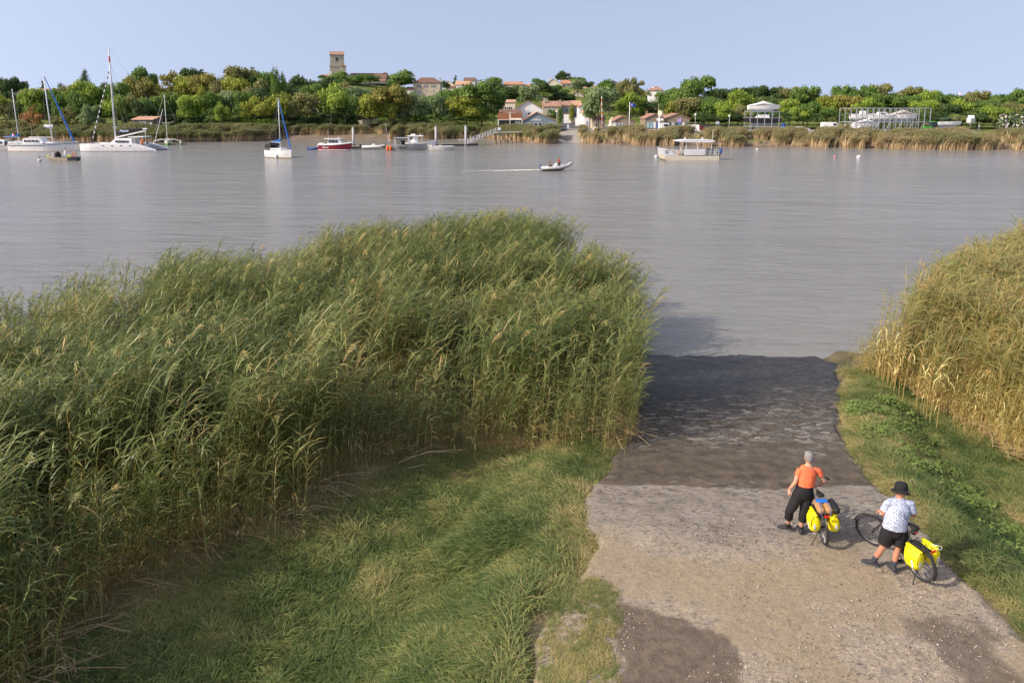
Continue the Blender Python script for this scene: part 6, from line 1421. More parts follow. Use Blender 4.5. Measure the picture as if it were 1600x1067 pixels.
# blue covered thing by the rack
a = at(1224, 200, 206); t = thing('covered_dinghy', 'bright blue covered dinghy stood on end at the right of the left rack', 'boat', (a.x, 206, hf(a.x, 206)), 0, 'boats stored ashore'); MB().path([(0, 0, 0), (.05, 0, 1.0), (0, 0, 2.2), (-.05, 0, 2.6)], [(.5, .6), (.65, .6), (.55, .5), (.3, .3)], 10).build('hull', mat('dark blue cover', (.02, .05, .16), .8), t); MB().path([(0, 0, .9), (0, 0, 1.7)], [(.70, .66)]*2, 10).build('cover', BLUEC, t)
# small tower light boat: navigation superstructure by the twin sheds
a = at(1035.5, 203, 204); t = thing('fishing_boat', 'white fishing boat wheelhouse and mast rising over the reeds before the twin sheds', 'boat', (a.x, 204, hf(a.x, 204)), 0, 'boats stored ashore')
h_, G = hullparts(t, 7.5, 2.4, 1.2, mat('orange brown hull', (.36, .15, .06), .6), HG, draft=0); MB().box(-.6, 1.6, -.9, .9, 1.2, 3.1).build('wheelhouse', HW, t, bevel=.06); MB().box(.1, 1.3, -.96, -.905, 2.2, 2.8).build('window', GLASS, t); MB().path([(-1.0, 0, 1), (-1.0, 0, 4.6), (-1.0, 0, 5.4)], [(.28, .25), (.2, .2), (.35, .2)], 8).build('mast', HW, t)
# ---- vehicles
def van(px, py, d, L, label, rz=0, camper=False, hh=2.0, name='parked_van', cat='van', colr=None, group='vehicles parked on the far bank'):
    a = at(px, py, d); t = thing(name, label, cat, (a.x, d, hf(a.x, d)), rz, group); mt = colr or mat('vehicle white', (.76, .76, .76), .3, var=.05); w_ = 1.85 if not camper else 2.2
    if camper: prof = [(-L/2, .45), (-L/2, hh), (L*.22, hh), (L*.33, hh*.82), (L*.36, hh*.6), (L/2, hh*.42), (L/2, .45)]
    elif hh > 1.7: prof = [(-L/2, .4), (-L/2+.05, hh*.95), (-L/2+.2, hh), (L*.22, hh), (L*.34, hh*.62), (L/2-.05, hh*.50), (L/2, .4)]
    else: prof = [(-L/2, .35), (-L/2+.02, hh*.65), (-L*.38, hh*.97), (L*.08, hh), (L*.24, hh*.66), (L/2-.1, hh*.55), (L/2, .35)]
    MB().prism(prof, -w_/2, w_/2).build('body', mt, t, bevel=.06)
    for s_ in (-1, 1):
        y = s_*w_/2
        for x in (-L*.32, L*.32):
            wh = MB().path([(x, y-.12*(s_ > 0), .34), (x, y+.12*(s_ < 0), .34)], [.34, .34], 16).xf(Matrix.Translation((0, s_*.02, 0))).build('wheel', BLK, t); MB().path([(x, y+s_*.03, .34), (x, y+s_*.045, .34)], [.18, .18], 12).build('rim', METAL, wh)
        MB().prism([(L*.05, hh*.6), (L*.05, hh*.88), (L*.2, hh*.88), (L*.29, hh*.64)], y-.01, y+.012).build('side_window', GLASS, t)
        if hh <= 1.7: MB().prism([(-L*.33, hh*.66), (-L*.3, hh*.88), (L*.02, hh*.88), (L*.02, hh*.64)], y-.01, y+.012).build('side_window', GLASS, t)
    wx = L*.22; ws = [(L*.22+.02, hh*.96), (L*.34+.02, hh*.64)] if hh > 1.7 else [(L*.09+.02, hh*.96), (L*.24+.02, hh*.68)]
    MB().add([(ws[0][0], -w_*.42, ws[0][1]), (ws[0][0], w_*.42, ws[0][1]), (ws[1][0], w_*.44, ws[1][1]), (ws[1][0], -w_*.44, ws[1][1])], [(0, 1, 2, 3)]).xf(Matrix.Translation((.03, 0, .02))).build('windscreen', GLASS, t)
    for s_ in (-.35, .35): MB().box(L/2-.02, L/2+.03, s_*w_*1.1-.15, s_*w_*1.1+.15, .65, .85).build('headlight', METAL, t)
    return t
van(76, 201, 214, 6.0, 'white campervan with two round windows seen end on behind the pilothouse yacht', radians(-58), True, 2.9, 'campervan', 'camper')
van(170, 198, 216, 4.6, 'white van with a raised pop top left of the wooden hut', radians(195), False, 2.1, 'campervan', 'camper')
t = van(297, 199, 217, 5.0, 'white caravan with a striped awning stretched out to the right', pi, True, 2.5, 'caravan', 'caravan'); MB().add([(-2.4, -1.1, 2.4), (-2.4, 1.1, 2.4), (-5.0, 1.1, 1.5), (-5.0, -1.1, 1.5), (-2.4, -1.1, 2.46), (-2.4, 1.1, 2.46), (-5.0, 1.1, 1.56), (-5.0, -1.1, 1.56)], [(0, 1, 2, 3), (7, 6, 5, 4), (0, 3, 7, 4), (1, 5, 6, 2), (0, 4, 5, 1), (3, 2, 6, 7)]).build('awning', HG, t)
van(438, 199, 236, 3.6, 'white van seen end on left of the sloop mast', radians(-73), True, 2.6, 'parked_van', 'van'); van(466, 199, 236, 3.6, 'white camper seen end on right of the sloop mast', radians(-75), True, 2.7, 'campervan', 'camper')
van(1080, 203, 208, 4.4, 'white delivery van at the right corner of the twin sheds', radians(170), False, 2.2); van(935, 205.5, 212, 4.0, 'white small car half hidden by the reeds below the red and white pole', radians(-70), False, 1.5, 'parked_car', 'car')
van(1298, 201, 212, 5.4, 'white van parked among the trees between the two racks', 0, False, 2.5); van(997, 200, 216, 4.0, 'dark car parked between the single shed and the twin sheds', radians(20), False, 1.5, 'parked_car', 'car', mat('dark car paint', (.05, .06, .07), .3))
van(1092, 202, 217, 4.2, 'red car behind the lamp right of the twin sheds', radians(10), False, 1.45, 'parked_car', 'car', mat('red car paint', (.35, .03, .03), .3)); van(688, 200, 232, 4.2, 'dark car parked under the trees of the quay, left of the white one', 0, False, 1.5, 'parked_car', 'car', mat('dark car paint', (), 0)); van(706, 200, 233, 4.3, 'white car parked under the trees of the quay', 0, False, 1.6, 'parked_car', 'car')
van(1251, 201.5, 209, 4.6, 'low white boat car trailer rig among bushes right of the blue cover', 0, False, 1.3, 'parked_car', 'car')
# tractor
a = at(1455, 203, 203); t = thing('tractor', 'green tractor with a big yellow wheel at the right end of the long rack', 'tractor', (a.x, 203, hf(a.x, 203)), radians(185)); TG_ = mat('tractor green', (.06, .28, .04), .4); TY = mat('tractor yellow', (.75, .50, .04), .5)
MB().box(.2, 2.3, -.45, .45, .9, 1.6).build('bonnet', TG_, t, bevel=.06); cb_ = MB().box(-1.2, .2, -.75, .75, 1.5, 2.75).build('cab', GLASS, t); MB().box(-1.3, .3, -.85, .85, 2.75, 2.95).build('roof', TG_, cb_, bevel=.04); MB().box(-1.2, .3, -.5, .5, .7, 1.5).build('chassis', TG_, t)
for x, r_, yy_ in ((-.8, .85, .85), (1.7, .5, .7)):
    for s_ in (-1, 1):
        wh = MB().torus((x, s_*yy_, r_), r_*.78, r_*.24, 'y', 24, 8).build('wheel', BLK, t, smooth=True); MB().path([(x, s_*(yy_-.12), r_), (x, s_*(yy_+.14), r_)], [r_*.6, r_*.6], 18).build('rim', TY, wh)
MB().tube((1.0, .35, 1.6), (1.0, .35, 2.5), .05).build('exhaust', HD, t)
# ------------------------------------------------------------------ people
SKIN = mat('fair skin', (.50, .27, .18), .55, var=.06, vs=8, spec=.35); SKIN2 = mat('tanned skin', (.42, .20, .12), .55, var=.08, vs=8, spec=.35)  # fair and tanned skin, each one base colour with slight random tone
def solid(name, mb, m, parent, vox=.01, sm=6, keep=1.0, fold=0.):
    me = bpy.data.meshes.new(name); me.from_pydata([tuple(v) for v in mb.v], [], mb.f); me.update(); o = bpy.data.objects.new('tmp', me); COL.objects.link(o)
    r = o.modifiers.new('r', 'REMESH'); r.mode = 'VOXEL'; r.voxel_size = vox; s = o.modifiers.new('s', 'SMOOTH'); s.iterations = sm; s.factor = .5
    if keep < 1: d_ = o.modifiers.new('d', 'DECIMATE'); d_.ratio = keep
    dg = bpy.context.evaluated_depsgraph_get(); m2 = bpy.data.meshes.new_from_object(o.evaluated_get(dg)); bpy.data.objects.remove(o); bpy.data.meshes.remove(me)
    if fold:
        n_ = len(m2.vertices); c = np.empty(n_*3); m2.vertices.foreach_get('co', c); c = c.reshape(-1, 3); nn_ = np.empty(n_*3); m2.vertices.foreach_get('normal', nn_); nn_ = nn_.reshape(-1, 3)
        q = (fbm(c[:, 0]*14+c[:, 2]*9, c[:, 2]*5+c[:, 1]*9, 5, 3)-.5)*2; c = c+nn_*(q*fold)[:, None]; m2.vertices.foreach_set('co', c.ravel()); m2.update()
    m2.name = name; m2.materials.clear(); m2.materials.append(m); m2.shade_smooth(); o = bpy.data.objects.new(name, m2); COL.objects.link(o)
    if parent is not None: o.parent = parent
    return o
def hand(mb, w, d, n_, side=1, curl=.5, s=1.):
    d = Vector(d).normalized(); n_ = (Vector(n_)-d*Vector(n_).dot(d)).normalized(); sd = d.cross(n_)*side
    mb.path([w-d*.01*s, w+d*.02*s, w+d*.06*s, w+d*.088*s], [(.026*s, .019*s), (.034*s, .018*s), (.041*s, .017*s), (.038*s, .013*s)], 10, up=tuple(n_.cross(d)) if False else tuple(n_))
    for off, L in ((-.030, .058), (-.010, .074), (.011, .078), (.031, .068)):
        p = w+d*.080*s+sd*off*s; pts = [p]; a = .12*curl
        for k in range(3): a += curl*(.45 if k == 0 else .75); p = p+(d*cos(a)+n_*sin(a))*L*s*(.42, .33, .25)[k]; pts.append(p)
        mb.path(pts, [.0092*s, .009*s, .0082*s, .0065*s], 6)
    p = w+d*.022*s+sd*.032*s; q = p+(d*.5+sd*.75+n_*.25).normalized()*.036*s; r = q+(d*.8+sd*.25+n_*.35).normalized()*.032*s
    mb.path([w+d*.015*s+sd*.015*s, p, q, r], [.014*s, .012*s, .0105*s, .008*s], 6)
def head_mb(mb, c, R, s=1.):
    """head with brow, nose, mouth, chin and ears; R turns local -Y (face) into the world"""
    def P(x, y, z): return R @ Vector((x, y, z))*s+c
    mb.ell(c, (.074*s, .092*s, .112*s), 16, 12, R); mb.ell(P(0, -.045, -.055), (.052*s, .045*s, .055*s), 12, 8, R); mb.ell(P(0, -.06, -.095), (.024*s, .02*s, .018*s), 8, 6, R)
    mb.path([P(0, -.088, .005), P(0, -.105, -.022), P(0, -.092, -.034)], [.008*s, .014*s, .011*s], 6); mb.ell(P(0, -.083, .022), (.05*s, .012*s, .012*s), 8, 6, R)
    mb.ell(P(0, -.086, -.058), (.024*s, .010*s, .008*s), 8, 6, R)
    for e in (-1, 1): mb.ell(P(e*.077, .006, -.012), (.008*s, .018*s, .030*s), 8, 6, R)
def face(parent, c, R, s=1.):
    def P(x, y, z): return R @ Vector((x, y, z))*s+c
    for e in (-1, 1): MB().ell(P(e*.030, -.085, -.002), (.012*s, .008*s, .008*s), 8, 6, R).build('eye', mat('eye white', (.6, .58, .55), .3), parent)
    MB().ell(P(0, -.094, -.058), (.022*s, .006*s, .005*s), 8, 6, R).build('mouth', mat('lips', (.35, .10, .08), .5), parent)
def shoe(t, ankle, gz_, dirx, m_, sole):
    d = Vector((dirx[0], dirx[1], 0)).normalized(); a = Vector((ankle.x, ankle.y, gz_)); sd = Vector((-d.y, d.x, 0))
    mb = MB().path([a-d*.075+Vector((0, 0, .045)), a-d*.04+Vector((0, 0, .052)), a+d*.04+Vector((0, 0, .05)), a+d*.12+Vector((0, 0, .038)), a+d*.185+Vector((0, 0, .03))], [(.030, .035), (.042, .048), (.044, .045), (.046, .034), (.028, .022)], 12, up=(0, 0, 1))
    mb.path([a+Vector((0, 0, .05)), a+Vector((0, 0, .11))], [.046, .044], 12)
    o = solid('shoe', mb, m_, t, .007, 4)
    sb = MB().path([a-d*.085+Vector((0, 0, .010)), a-d*.04+Vector((0, 0, .010)), a+d*.06+Vector((0, 0, .010)), a+d*.13+Vector((0, 0, .010)), a+d*.20+Vector((0, 0, .014))], [(.028, .011), (.043, .012), (.045, .012), (.050, .012), (.022, .010)], 12, up=(0, 0, 1))
    sb.build('sole', sole, o)
def zg(x, y): return float(zramp(y))+.012
TEE = mat('coral cotton', (.78, .16, .065), .85, var=.06, vs=6, bump=.3, bs=40); PANT = mat('black cotton', (.014, .013, .015), .85, var=.2, vs=5, bump=.3, bs=30); SHO = mat('dark grey shoe mesh', (.035, .036, .04), .8); SOLE = mat('grey rubber sole', (.12, .12, .12), .7)
# shirt with a small dark print
m, n, l = new_nodes('printed shirt'); b = n['Principled BSDF']; tc = n.new('ShaderNodeTexCoord'); vo = n.new('ShaderNodeTexVoronoi'); vo.inputs['Scale'].default_value = 42; l.new(tc.outputs['Object'], vo.inputs['Vector'])
c_ = ramp(vo.outputs['Distance'], [(.24, (.06, .08, .16)), (.46, (.46, .51, .64))]); l.new(c_, b.inputs['Base Color']); b.inputs['Roughness'].default_value = .85; SHIRT = m
# --- woman in coral
g0 = gr(1250, 834); D0 = g0[1]; J = lambda px, py, dy=0.: at(px, py, D0+dy)
W = thing('person', 'woman in a coral T-shirt and black cropped trousers leaning a hand on the bicycle saddle', 'person', (g0[0], D0, zg(*g0))); O = Vector(W.location)
def L_(v): return v-O
aR = at(1251.5, 827, D0); aL = at(1231, 820.5, D0+.03); aR.z = zg(0, D0)+.09; aL.z = zg(0, D0)+.09
d2 = gr(1231, 828)[1]; aL = Vector((at(1231, 821, d2).x, d2, zg(0, d2)+.09)); d1 = gr(1251.5, 833.5)[1]; aR = Vector((at(1251, 826, d1).x, d1, zg(0, d1)+.09))
hz = O.z+.80; kz = O.z+.44; mid = (aL+aR)/2
def X_(px, z, y):    # world x of pixel column px at height z, distance y
    return (px-CX)/F*(y*cos(PITCH)+(H-z)*sin(PITCH))
yh = D0-.02
hipL = Vector((X_(1249, hz, yh), yh, hz)); hipR = Vector((X_(1262.5, hz, yh), yh, hz)); kL = Vector((X_(1233.5, kz, yh+.02), yh+.02, kz)); kR = Vector((X_(1256, kz, yh-.02), yh-.02, kz))
pel = Vector((X_(1256, hz+.06, yh), yh, hz+.065)); wai = Vector((X_(1259.5, hz+.24, yh), yh+.01, hz+.23)); che = Vector((X_(1262.5, hz+.42, yh), yh+.03, hz+.395)); shc = Vector((X_(1264.5, hz+.535, yh), yh+.03, hz+.50)); nek = Vector((X_(1265.5, hz+.60, yh), yh+.04, hz+.565)); hed = Vector((X_(1266.5, hz+.72, yh), yh+.06, hz+.685))
sL = Vector((X_(1249.5, hz+.52, yh), yh+.02, hz+.45)); sR = Vector((X_(1280, hz+.50, yh), yh+.02, hz+.44)); eL = Vector((X_(1242.5, hz+.26, yh), yh-.01, hz+.235)); wL = Vector((X_(1235.5, hz+.06, yh), yh+.06, hz+.055))
eR = Vector((X_(1288.5, hz+.245, yh), yh+.02, hz+.245)); wR = Vector((X_(1285.5, hz+.09, yh), yh+.15, hz+.085))
def body(t, sk, hipL, hipR, kL, kR, aL, aR, pel, wai, che, shc, nek, hed, sL, sR, eL, eR, wL, wR, Rh, handL, handR, f=1., sc=1.):
    mb = MB(); 
    mb.path([L2(pel)-Vector((0, 0, .09)), L2(pel), L2(wai), L2(che), L2(shc), L2(nek)], [(.13*f, .10), (.155*f, .115), (.122*f, .092), (.145*f, .105), (.125*f, .075), (.055, .055)], 14, up=(0, 1, 0)); mb.path([L2(nek)-Vector((0, 0, .02)), L2(hed)], [.052, .05], 10)
    for h_, k_, a_ in ((hipL, kL, aL), (hipR, kR, aR)):
        mb.path([L2(h_), L2(h_).lerp(L2(k_), .5), L2(k_), L2(k_).lerp(L2(a_), .35), L2(a_)], [.088*f, .074, .053, .054, .034], 12); mb.path([L2(a_), L2(a_)+Vector((0, .03, -.06))], [.034, .04], 8)
    for s_, e_, w_ in ((sL, eL, wL), (sR, eR, wR)):
        mb.path([L2(shc).lerp(L2(s_), .55), L2(s_), L2(s_).lerp(L2(e_), .5), L2(e_), L2(e_).lerp(L2(w_), .35), L2(w_)], [.05, .048, .042, .036, .035, .023], 10)
    head_mb(mb, L2(hed), Rh); hand(mb, L2(wL), *handL); hand(mb, L2(wR), *handR)
    return solid('body', mb, sk, t, .0055, 3)
L2 = L_
Rh = Matrix.Rotation(pi-radians(8), 3, 'Z') @ Matrix.Rotation(radians(6), 3, 'X')
body(W, SKIN, hipL, hipR, kL, kR, aL, aR, pel, wai, che, shc, nek, hed, sL, sR, eL, eR, wL, wR, Rh, ((-.1, .05, -1), (1, .1, 0), 1, .55), ((-.25, .7, -.45), (0, -.5, -.9), -1, .35))
face(W, L_(hed), Rh)
tb = MB().path([L_(wai)-Vector((0, 0, .06)), L_(wai)+Vector((0, 0, .03)), L_(che), L_(shc)+Vector((0, 0, .005)), L_(nek)-Vector((0, 0, .035))], [(.158, .128), (.162, .128), (.172, .13), (.150, .088), (.07, .062)], 18, up=(0, 1, 0))
for s_, e_ in ((sL, eL), (sR, eR)): tb.path([L_(shc).lerp(L_(s_), .4), L_(s_), L_(s_).lerp(L_(e_), .42)], [.056, .054, .056], 12)
solid('tshirt', tb, TEE, W, .0085, 5, fold=.013)
pb = MB().path([L_(pel)-Vector((0, 0, .13)), L_(pel)-Vector((0, 0, .03)), L_(wai)-Vector((0, 0, .02))], [(.14, .115), (.172, .135), (.140, .112)], 16, up=(0, 1, 0))
for h_, k_, a_ in ((hipL, kL, aL), (hipR, kR, aR)): pb.path([L_(h_)+Vector((0, 0, .02)), L_(h_).lerp(L_(k_), .5), L_(k_), L_(k_).lerp(L_(a_), .5)], [.108, .096, .080, .078], 12)
solid('trousers', pb, PANT, W, .0095, 5, fold=.006)
hb = MB().ell(L_(hed)+Vector((0, -.012, .018)), (.086, .099, .096), 16, 12); hb.ell(L_(hed)+Vector((0, -.045, -.02)), (.07, .055, .07), 12, 8); hb.ell(L_(hed)+Vector((-.02, .02, .07)), (.06, .07, .035), 10, 8)
solid('hair', hb, mat('grey hair', (.23, .22, .22), .8, var=.5, vs=60, bump=.8, bs=90), W, .007, 3, fold=.012)
shoe(W, aL, zg(0, aL.y), (-1, .35), SHO, SOLE); shoe(W, aR, zg(0, aR.y), (.15, 1), SHO, SOLE)
for a_, k_ in ((aL, kL), (aR, kR)): MB().path([L_(a_)-Vector((0, 0, .03)), L_(a_).lerp(L_(k_), .17)], [.043, .044], 12).build('sock', PANT, W, smooth=True)
for c in [c for c in kids(W) if c.name.startswith(('shoe',))]: c.location = -O
for c in kids(W):
    pass
MB().path([L_(wL)+Vector((0, 0, .028)), L_(wL)+Vector((.002, 0, .040))], [.029, .029], 12).build('bracelet', mat('red cord', (.4, .05, .04), .7), W)
# --- man in the printed shirt
g1 = gr(1380, 890); D1 = g1[1]
Mn = thing('person', 'man in a black sun hat, printed pale blue shirt and black shorts holding his bicycle', 'person', (g1[0], D1, zg(*g1))); O2 = Vector(Mn.location); L2 = lambda v: v-O2
d2 = gr(1364, 884)[1]; aL = Vector((X_(1364.5, 2.2, d2), d2, zg(0, d2)+.09)); d1 = gr(1395, 893)[1]; aR = Vector((X_(1395.5, 2.2, d1), d1, zg(0, d1)+.09))
b0 = O2.z; yh = D1+.0
V3 = lambda px, z, dy=0.: Vector((X_(px, b0+z*.84, yh+dy), yh+dy, b0+z*.84))
hipL, hipR, kL, kR = V3(1389, .88), V3(1408, .88), V3(1380.5, .49, .03), V3(1403, .49, -.02)
pel, wai, che, shc, nek, hed = V3(1398.5, .96), V3(1400, 1.14, .01), V3(1403, 1.32, .04), V3(1405, 1.45, .05), V3(1406, 1.53, .07), V3(1407.5, 1.645, .10)
sL, sR, eL, wL = V3(1387, 1.43, .04), V3(1423, 1.43, .02), V3(1379.5, 1.17, .06), V3(1378, 1.08, .26)
eR, wR = V3(1428, 1.16, .03), V3(1421, 1.06, .24)
Rh2 = Matrix.Rotation(pi+radians(14), 3, 'Z') @ Matrix.Rotation(radians(16), 3, 'X')
body(Mn, SKIN2, hipL, hipR, kL, kR, aL, aR, pel, wai, che, shc, nek, hed, sL, sR, eL, eR, wL, wR, Rh2, ((-.15, .8, -.2), (.2, -.1, -1), 1, .9), ((-.6, .6, -.2), (-.5, -.3, -.6), -1, .7), 1.12)
face(Mn, L2(hed), Rh2)
tb = MB().path([L2(pel)-Vector((0, 0, .045)), L2(wai)-Vector((0, 0, .02)), L2(che), L2(shc), L2(nek)-Vector((0, 0, .03))], [(.205, .155), (.200, .15), (.205, .148), (.178, .098), (.078, .07)], 18, up=(0, 1, 0))
for s_, e_ in ((sL, eL), (sR, eR)): tb.path([L2(shc).lerp(L2(s_), .4), L2(s_), L2(s_).lerp(L2(e_), .72)], [.058, .066, .072], 12)
so_ = solid('shirt', tb, SHIRT, Mn, .009, 5, fold=.015); MB().torus(tuple(L2(nek)+Vector((0, 0, -.005))), .065, .014, 'z', 16, 6).build('collar', SHIRT, so_)
pb = MB().path([L2(pel)-Vector((0, 0, .17)), L2(pel)-Vector((0, 0, .04)), L2(pel)+Vector((0, 0, .06))], [(.15, .125), (.185, .142), (.165, .13)], 16, up=(0, 1, 0))
for h_, k_ in ((hipL, kL), (hipR, kR)): pb.path([L2(h_)+Vector((0, 0, .03)), L2(h_).lerp(L2(k_), .45), L2(h_).lerp(L2(k_), .84)], [.115, .115, .112], 12)
solid('shorts', pb, PANT, Mn, .009, 5, fold=.008)
shoe(Mn, aL, zg(0, aL.y), (-.9, .55), SHO, SOLE); shoe(Mn, aR, zg(0, aR.y), (-.05, 1), SHO, SOLE)
for c in kids(Mn):
    if c.name.startswith('shoe'): c.location = -O2
for a_, k_ in ((aL, kL), (aR, kR)): MB().path([L2(a_)-Vector((0, 0, .03)), L2(a_).lerp(L2(k_), .30)], [.043, .047], 12).build('sock', mat('slate sock', (.04, .045, .06), .9), Mn, smooth=True)
HATM = mat('black felt', (.016, .016, .018), .9, var=.2, vs=20); Rt = Matrix.Rotation(radians(-14), 4, 'X') @ Matrix.Rotation(radians(8), 4, 'Y'); hc = Matrix.Translation(L2(hed)+Vector((0, -.005, .045)))
hat = MB().path([(0, 0, -.02), (0, 0, .05), (0, 0, .09), (0, 0, .115)], [(.100, .112), (.096, .106), (.088, .098), (.05, .06)], 20).xf(hc @ Rt).build('sun_hat', HATM, Mn, smooth=True)
br_ = MB(); ring = [(.095, -.018), (.115, -.026), (.138, -.040), (.152, -.056)]
for r0, z0_ in ring+[(r0-.002, z0_-.008) for r0, z0_ in ring[::-1]]:
    for j in range(28): g = 2*pi*j/28; br_.v.append(Vector((r0*cos(g), r0*1.1*sin(g), z0_-.006*cos(2*g))))
nr_ = 8
for i in range(nr_):
    for j in range(28): br_.f.append((i*28+j, i*28+(j+1) % 28, ((i+1) % nr_)*28+(j+1) % 28, ((i+1) % nr_)*28+j))
br_.xf(hc @ Rt).build('brim', HATM, hat, smooth=True); MB().path([(0, 0, -.015), (0, 0, .012)], [(.103, .114), (.101, .112)], 20).xf(hc @ Rt).build('hat_band', PANT, hat)

# ------------------------------------------------------------------ bicycles
TYRE = mat('tyre rubber', (.03, .03, .032), .85); RIM = mat('grey rim', (.20, .20, .21), .35, .6); FRM = mat('charcoal frame paint', (.035, .036, .04), .35, spec=.5); GRIP = mat('black rubber', (.015, .015, .015), .7); CHR = mat('bright metal', (.55, .55, .56), .3, .8); FENM = mat('black mudguard', (.02, .02, .022), .4)
YEL = mat('yellow waterproof fabric', (.86, .74, .008), .45, var=.06, vs=5, bump=.35, bs=14, spec=.4); REFL = mat('reflective patch', (.55, .57, .60), .4); TAN = mat('tan canvas', (.33, .19, .075), .8, var=.15, vs=8)
def bicycle(label, M, steer):
    t = thing('bicycle', label, 'bicycle'); t.matrix_world = M; t['group'] = 'touring bicycles'
    R_ = .345; wb = 1.10; ang = radians(70)      # head angle
    def wheel(par, cx, XM=None):
        XM = XM or Matrix.Identity(4); c = (cx, 0, .345)
        w_ = MB().torus(c, R_-.022, .024, 'y', 56, 8).xf(XM).build('wheel', TYRE, par, smooth=True)
        MB().torus(c, R_-.052, .013, 'y', 56, 6).xf(XM).build('rim', RIM, w_, smooth=True); MB().torus(c, R_-.022, .0262, 'y', 56, 4, 0, 2*pi) if False else None
        s_ = MB()
        for i in range(28):
            g = 2*pi*i/28; s_.tube((cx+.02*cos(g+.8), .03*(-1)**i, .345+.02*sin(g+.8)), (cx+(R_-.055)*cos(g), 0, .345+(R_-.055)*sin(g)), .0016, n=3)
        s_.xf(XM).build('spokes', CHR, w_); MB().path([(cx, -.05, .345), (cx, .05, .345)], [.024, .024], 12).xf(XM).build('hub', GRIP, w_)
        return w_
    wheel(t, 0)
    A_h = Vector((.80, 0, .86)); B_h = Vector((.86, 0, .70)); bb = Vector((.44, 0, .29)); sc_ = Vector((.27, 0, .72)); sp_ = Vector((.22, 0, .92))
    fm = MB().path([B_h, (.70, 0, .48), bb], [.034, .040, .042], 10).path([A_h+Vector((.01, 0, -.03)), (.62, 0, .66), sc_.lerp(bb, .35)], [.020, .020, .019], 8).tube(bb, sc_, .019, .018).tube(A_h, B_h, .024)
    for s_ in (-1, 1): fm.tube((.44, s_*.03, .29), (0, s_*.06, .345), .012, .010, 6).tube(tuple(sc_+Vector((0, s_*.02, -.02))), (0, s_*.06, .345), .010, .008, 6)
    fm.build('frame', FRM, t, smooth=True)
    MB().tube(sc_, sp_, .014).build('seat_post', CHR, t)
    MB().path([(.08, 0, .955), (.14, 0, .965), (.22, 0, .96), (.31, 0, .95), (.37, 0, .94)], [(.062, .022), (.085, .03), (.06, .028), (.028, .02), (.018, .014)], 12, up=(0, 0, 1)).build('saddle', GRIP, t, smooth=True)
    # steering group
    ax0 = Vector((.905, 0, .58)); axd = Vector((-cos(ang), 0, sin(ang))); SM = Matrix.Translation(ax0) @ Matrix.Rotation(steer, 4, axd) @ Matrix.Translation(-ax0)
    wheel(t, wb, SM)
    fk = MB().tube((.865, 0, .70), (.88, 0, .65), .026)
    for s_ in (-1, 1): fk.path([(.88, 0, .68), (.895, s_*.045, .63), (1.0, s_*.058, .47), (wb, s_*.055, .345)], [.018, .018, .015, .010], 7)
    fk.xf(SM).build('fork', FRM, t, smooth=True)
    st_ = MB().path([(.80, 0, .86), (.755, 0, 1.00), (.80, 0, 1.06)], [.020, .019, .017], 8).xf(SM).build('stem', GRIP, t, smooth=True)
    hb_ = MB().path([(.70, -.32, 1.06), (.76, -.20, 1.09), (.80, -.06, 1.06), (.80, .06, 1.06), (.76, .20, 1.09), (.70, .32, 1.06)], [.0125]*6, 8).xf(SM).build('handlebar', GRIP, t, smooth=True)
    for s_ in (-1, 1): MB().tube((.69, s_*.34, 1.055), (.735, s_*.235, 1.083), .019, .017).xf(SM).build('grip', GRIP, hb_); MB().path([(.77, s_*.22, 1.075), (.80, s_*.26, 1.05), (.77, s_*.33, 1.035)], [.006]*3, 5).xf(SM).build('brake_lever', CHR, hb_)
    MB().cbox((.83, 0, 1.09), (.06, .09, .02), Matrix.Rotation(-.5, 3, 'Y')).xf(SM).build('display', mat('display glass', (.03, .035, .04), .15), hb_)
    MB().ell((.93, 0, .80), (.03, .03, .03), 10, 8).xf(SM).build('front_light', CHR, t)
    MB().torus((wb, 0, .345), R_+.022, .014, 'y', 26, 6, radians(20), radians(160)).xf(SM).build('mudguard', FENM, t)
    MB().torus((0, 0, .345), R_+.020, .018, 'y', 30, 6, radians(15), radians(205)).build('mudguard', FENM, t)
    rk = MB()
    for s_ in (-.06, .06): rk.path([(.20, s_*.5, .66), (.14, s_, .735), (-.26, s_, .745)], [.006]*3, 6).tube((0, s_*1.1, .345), (-.05, s_, .735), .005, n=5).tube((0, s_*1.1, .345), (-.2, s_, .74), .005, n=5)
    for x in (.12, 0, -.12, -.25): rk.tube((x, -.06, .74), (x, .06, .74), .005, n=5)
    rk.build('luggage_rack', GRIP, t)
    MB().cbox((-.285, 0, .735), (.02, .085, .035)).build('rear_light', mat('red lens', (.55, .015, .012), .2), t); MB().cbox((-.29, -.062, .735), (.018, .03, .03)).build('reflector', mat('amber lens', (.7, .35, .02), .3), t)
    ch = MB().torus((bb.x, -.065, bb.z), .075, .006, 'y', 28, 6).build('chainring', GRIP, t); MB().path([(bb.x, -.09, bb.z), (bb.x, -.05, bb.z)], [.045, .05], 14).build('motor_cover', GRIP, ch)
    for s_, g in ((-1, .6), (1, .6+pi)):
        e = Vector((bb.x+.165*cos(g), s_*.09, bb.z+.165*sin(g))); c_ = MB().tube((bb.x, s_*.085, bb.z), tuple(e), .011).build('crank', GRIP, t); MB().cbox(e+Vector((0, s_*.055, 0)), (.09, .09, .02)).build('pedal', GRIP, c_)
    MB().path([(.0, .055, .36), (-.03, .09, .25), (-.10, .25, .012)], [.009, .008, .009], 6).build('kickstand', GRIP, t)
    MB().cbox((.05, 0, .70), (.16, .07, .06)).build('tail_pack', GRIP, t, bevel=.02)
    return t
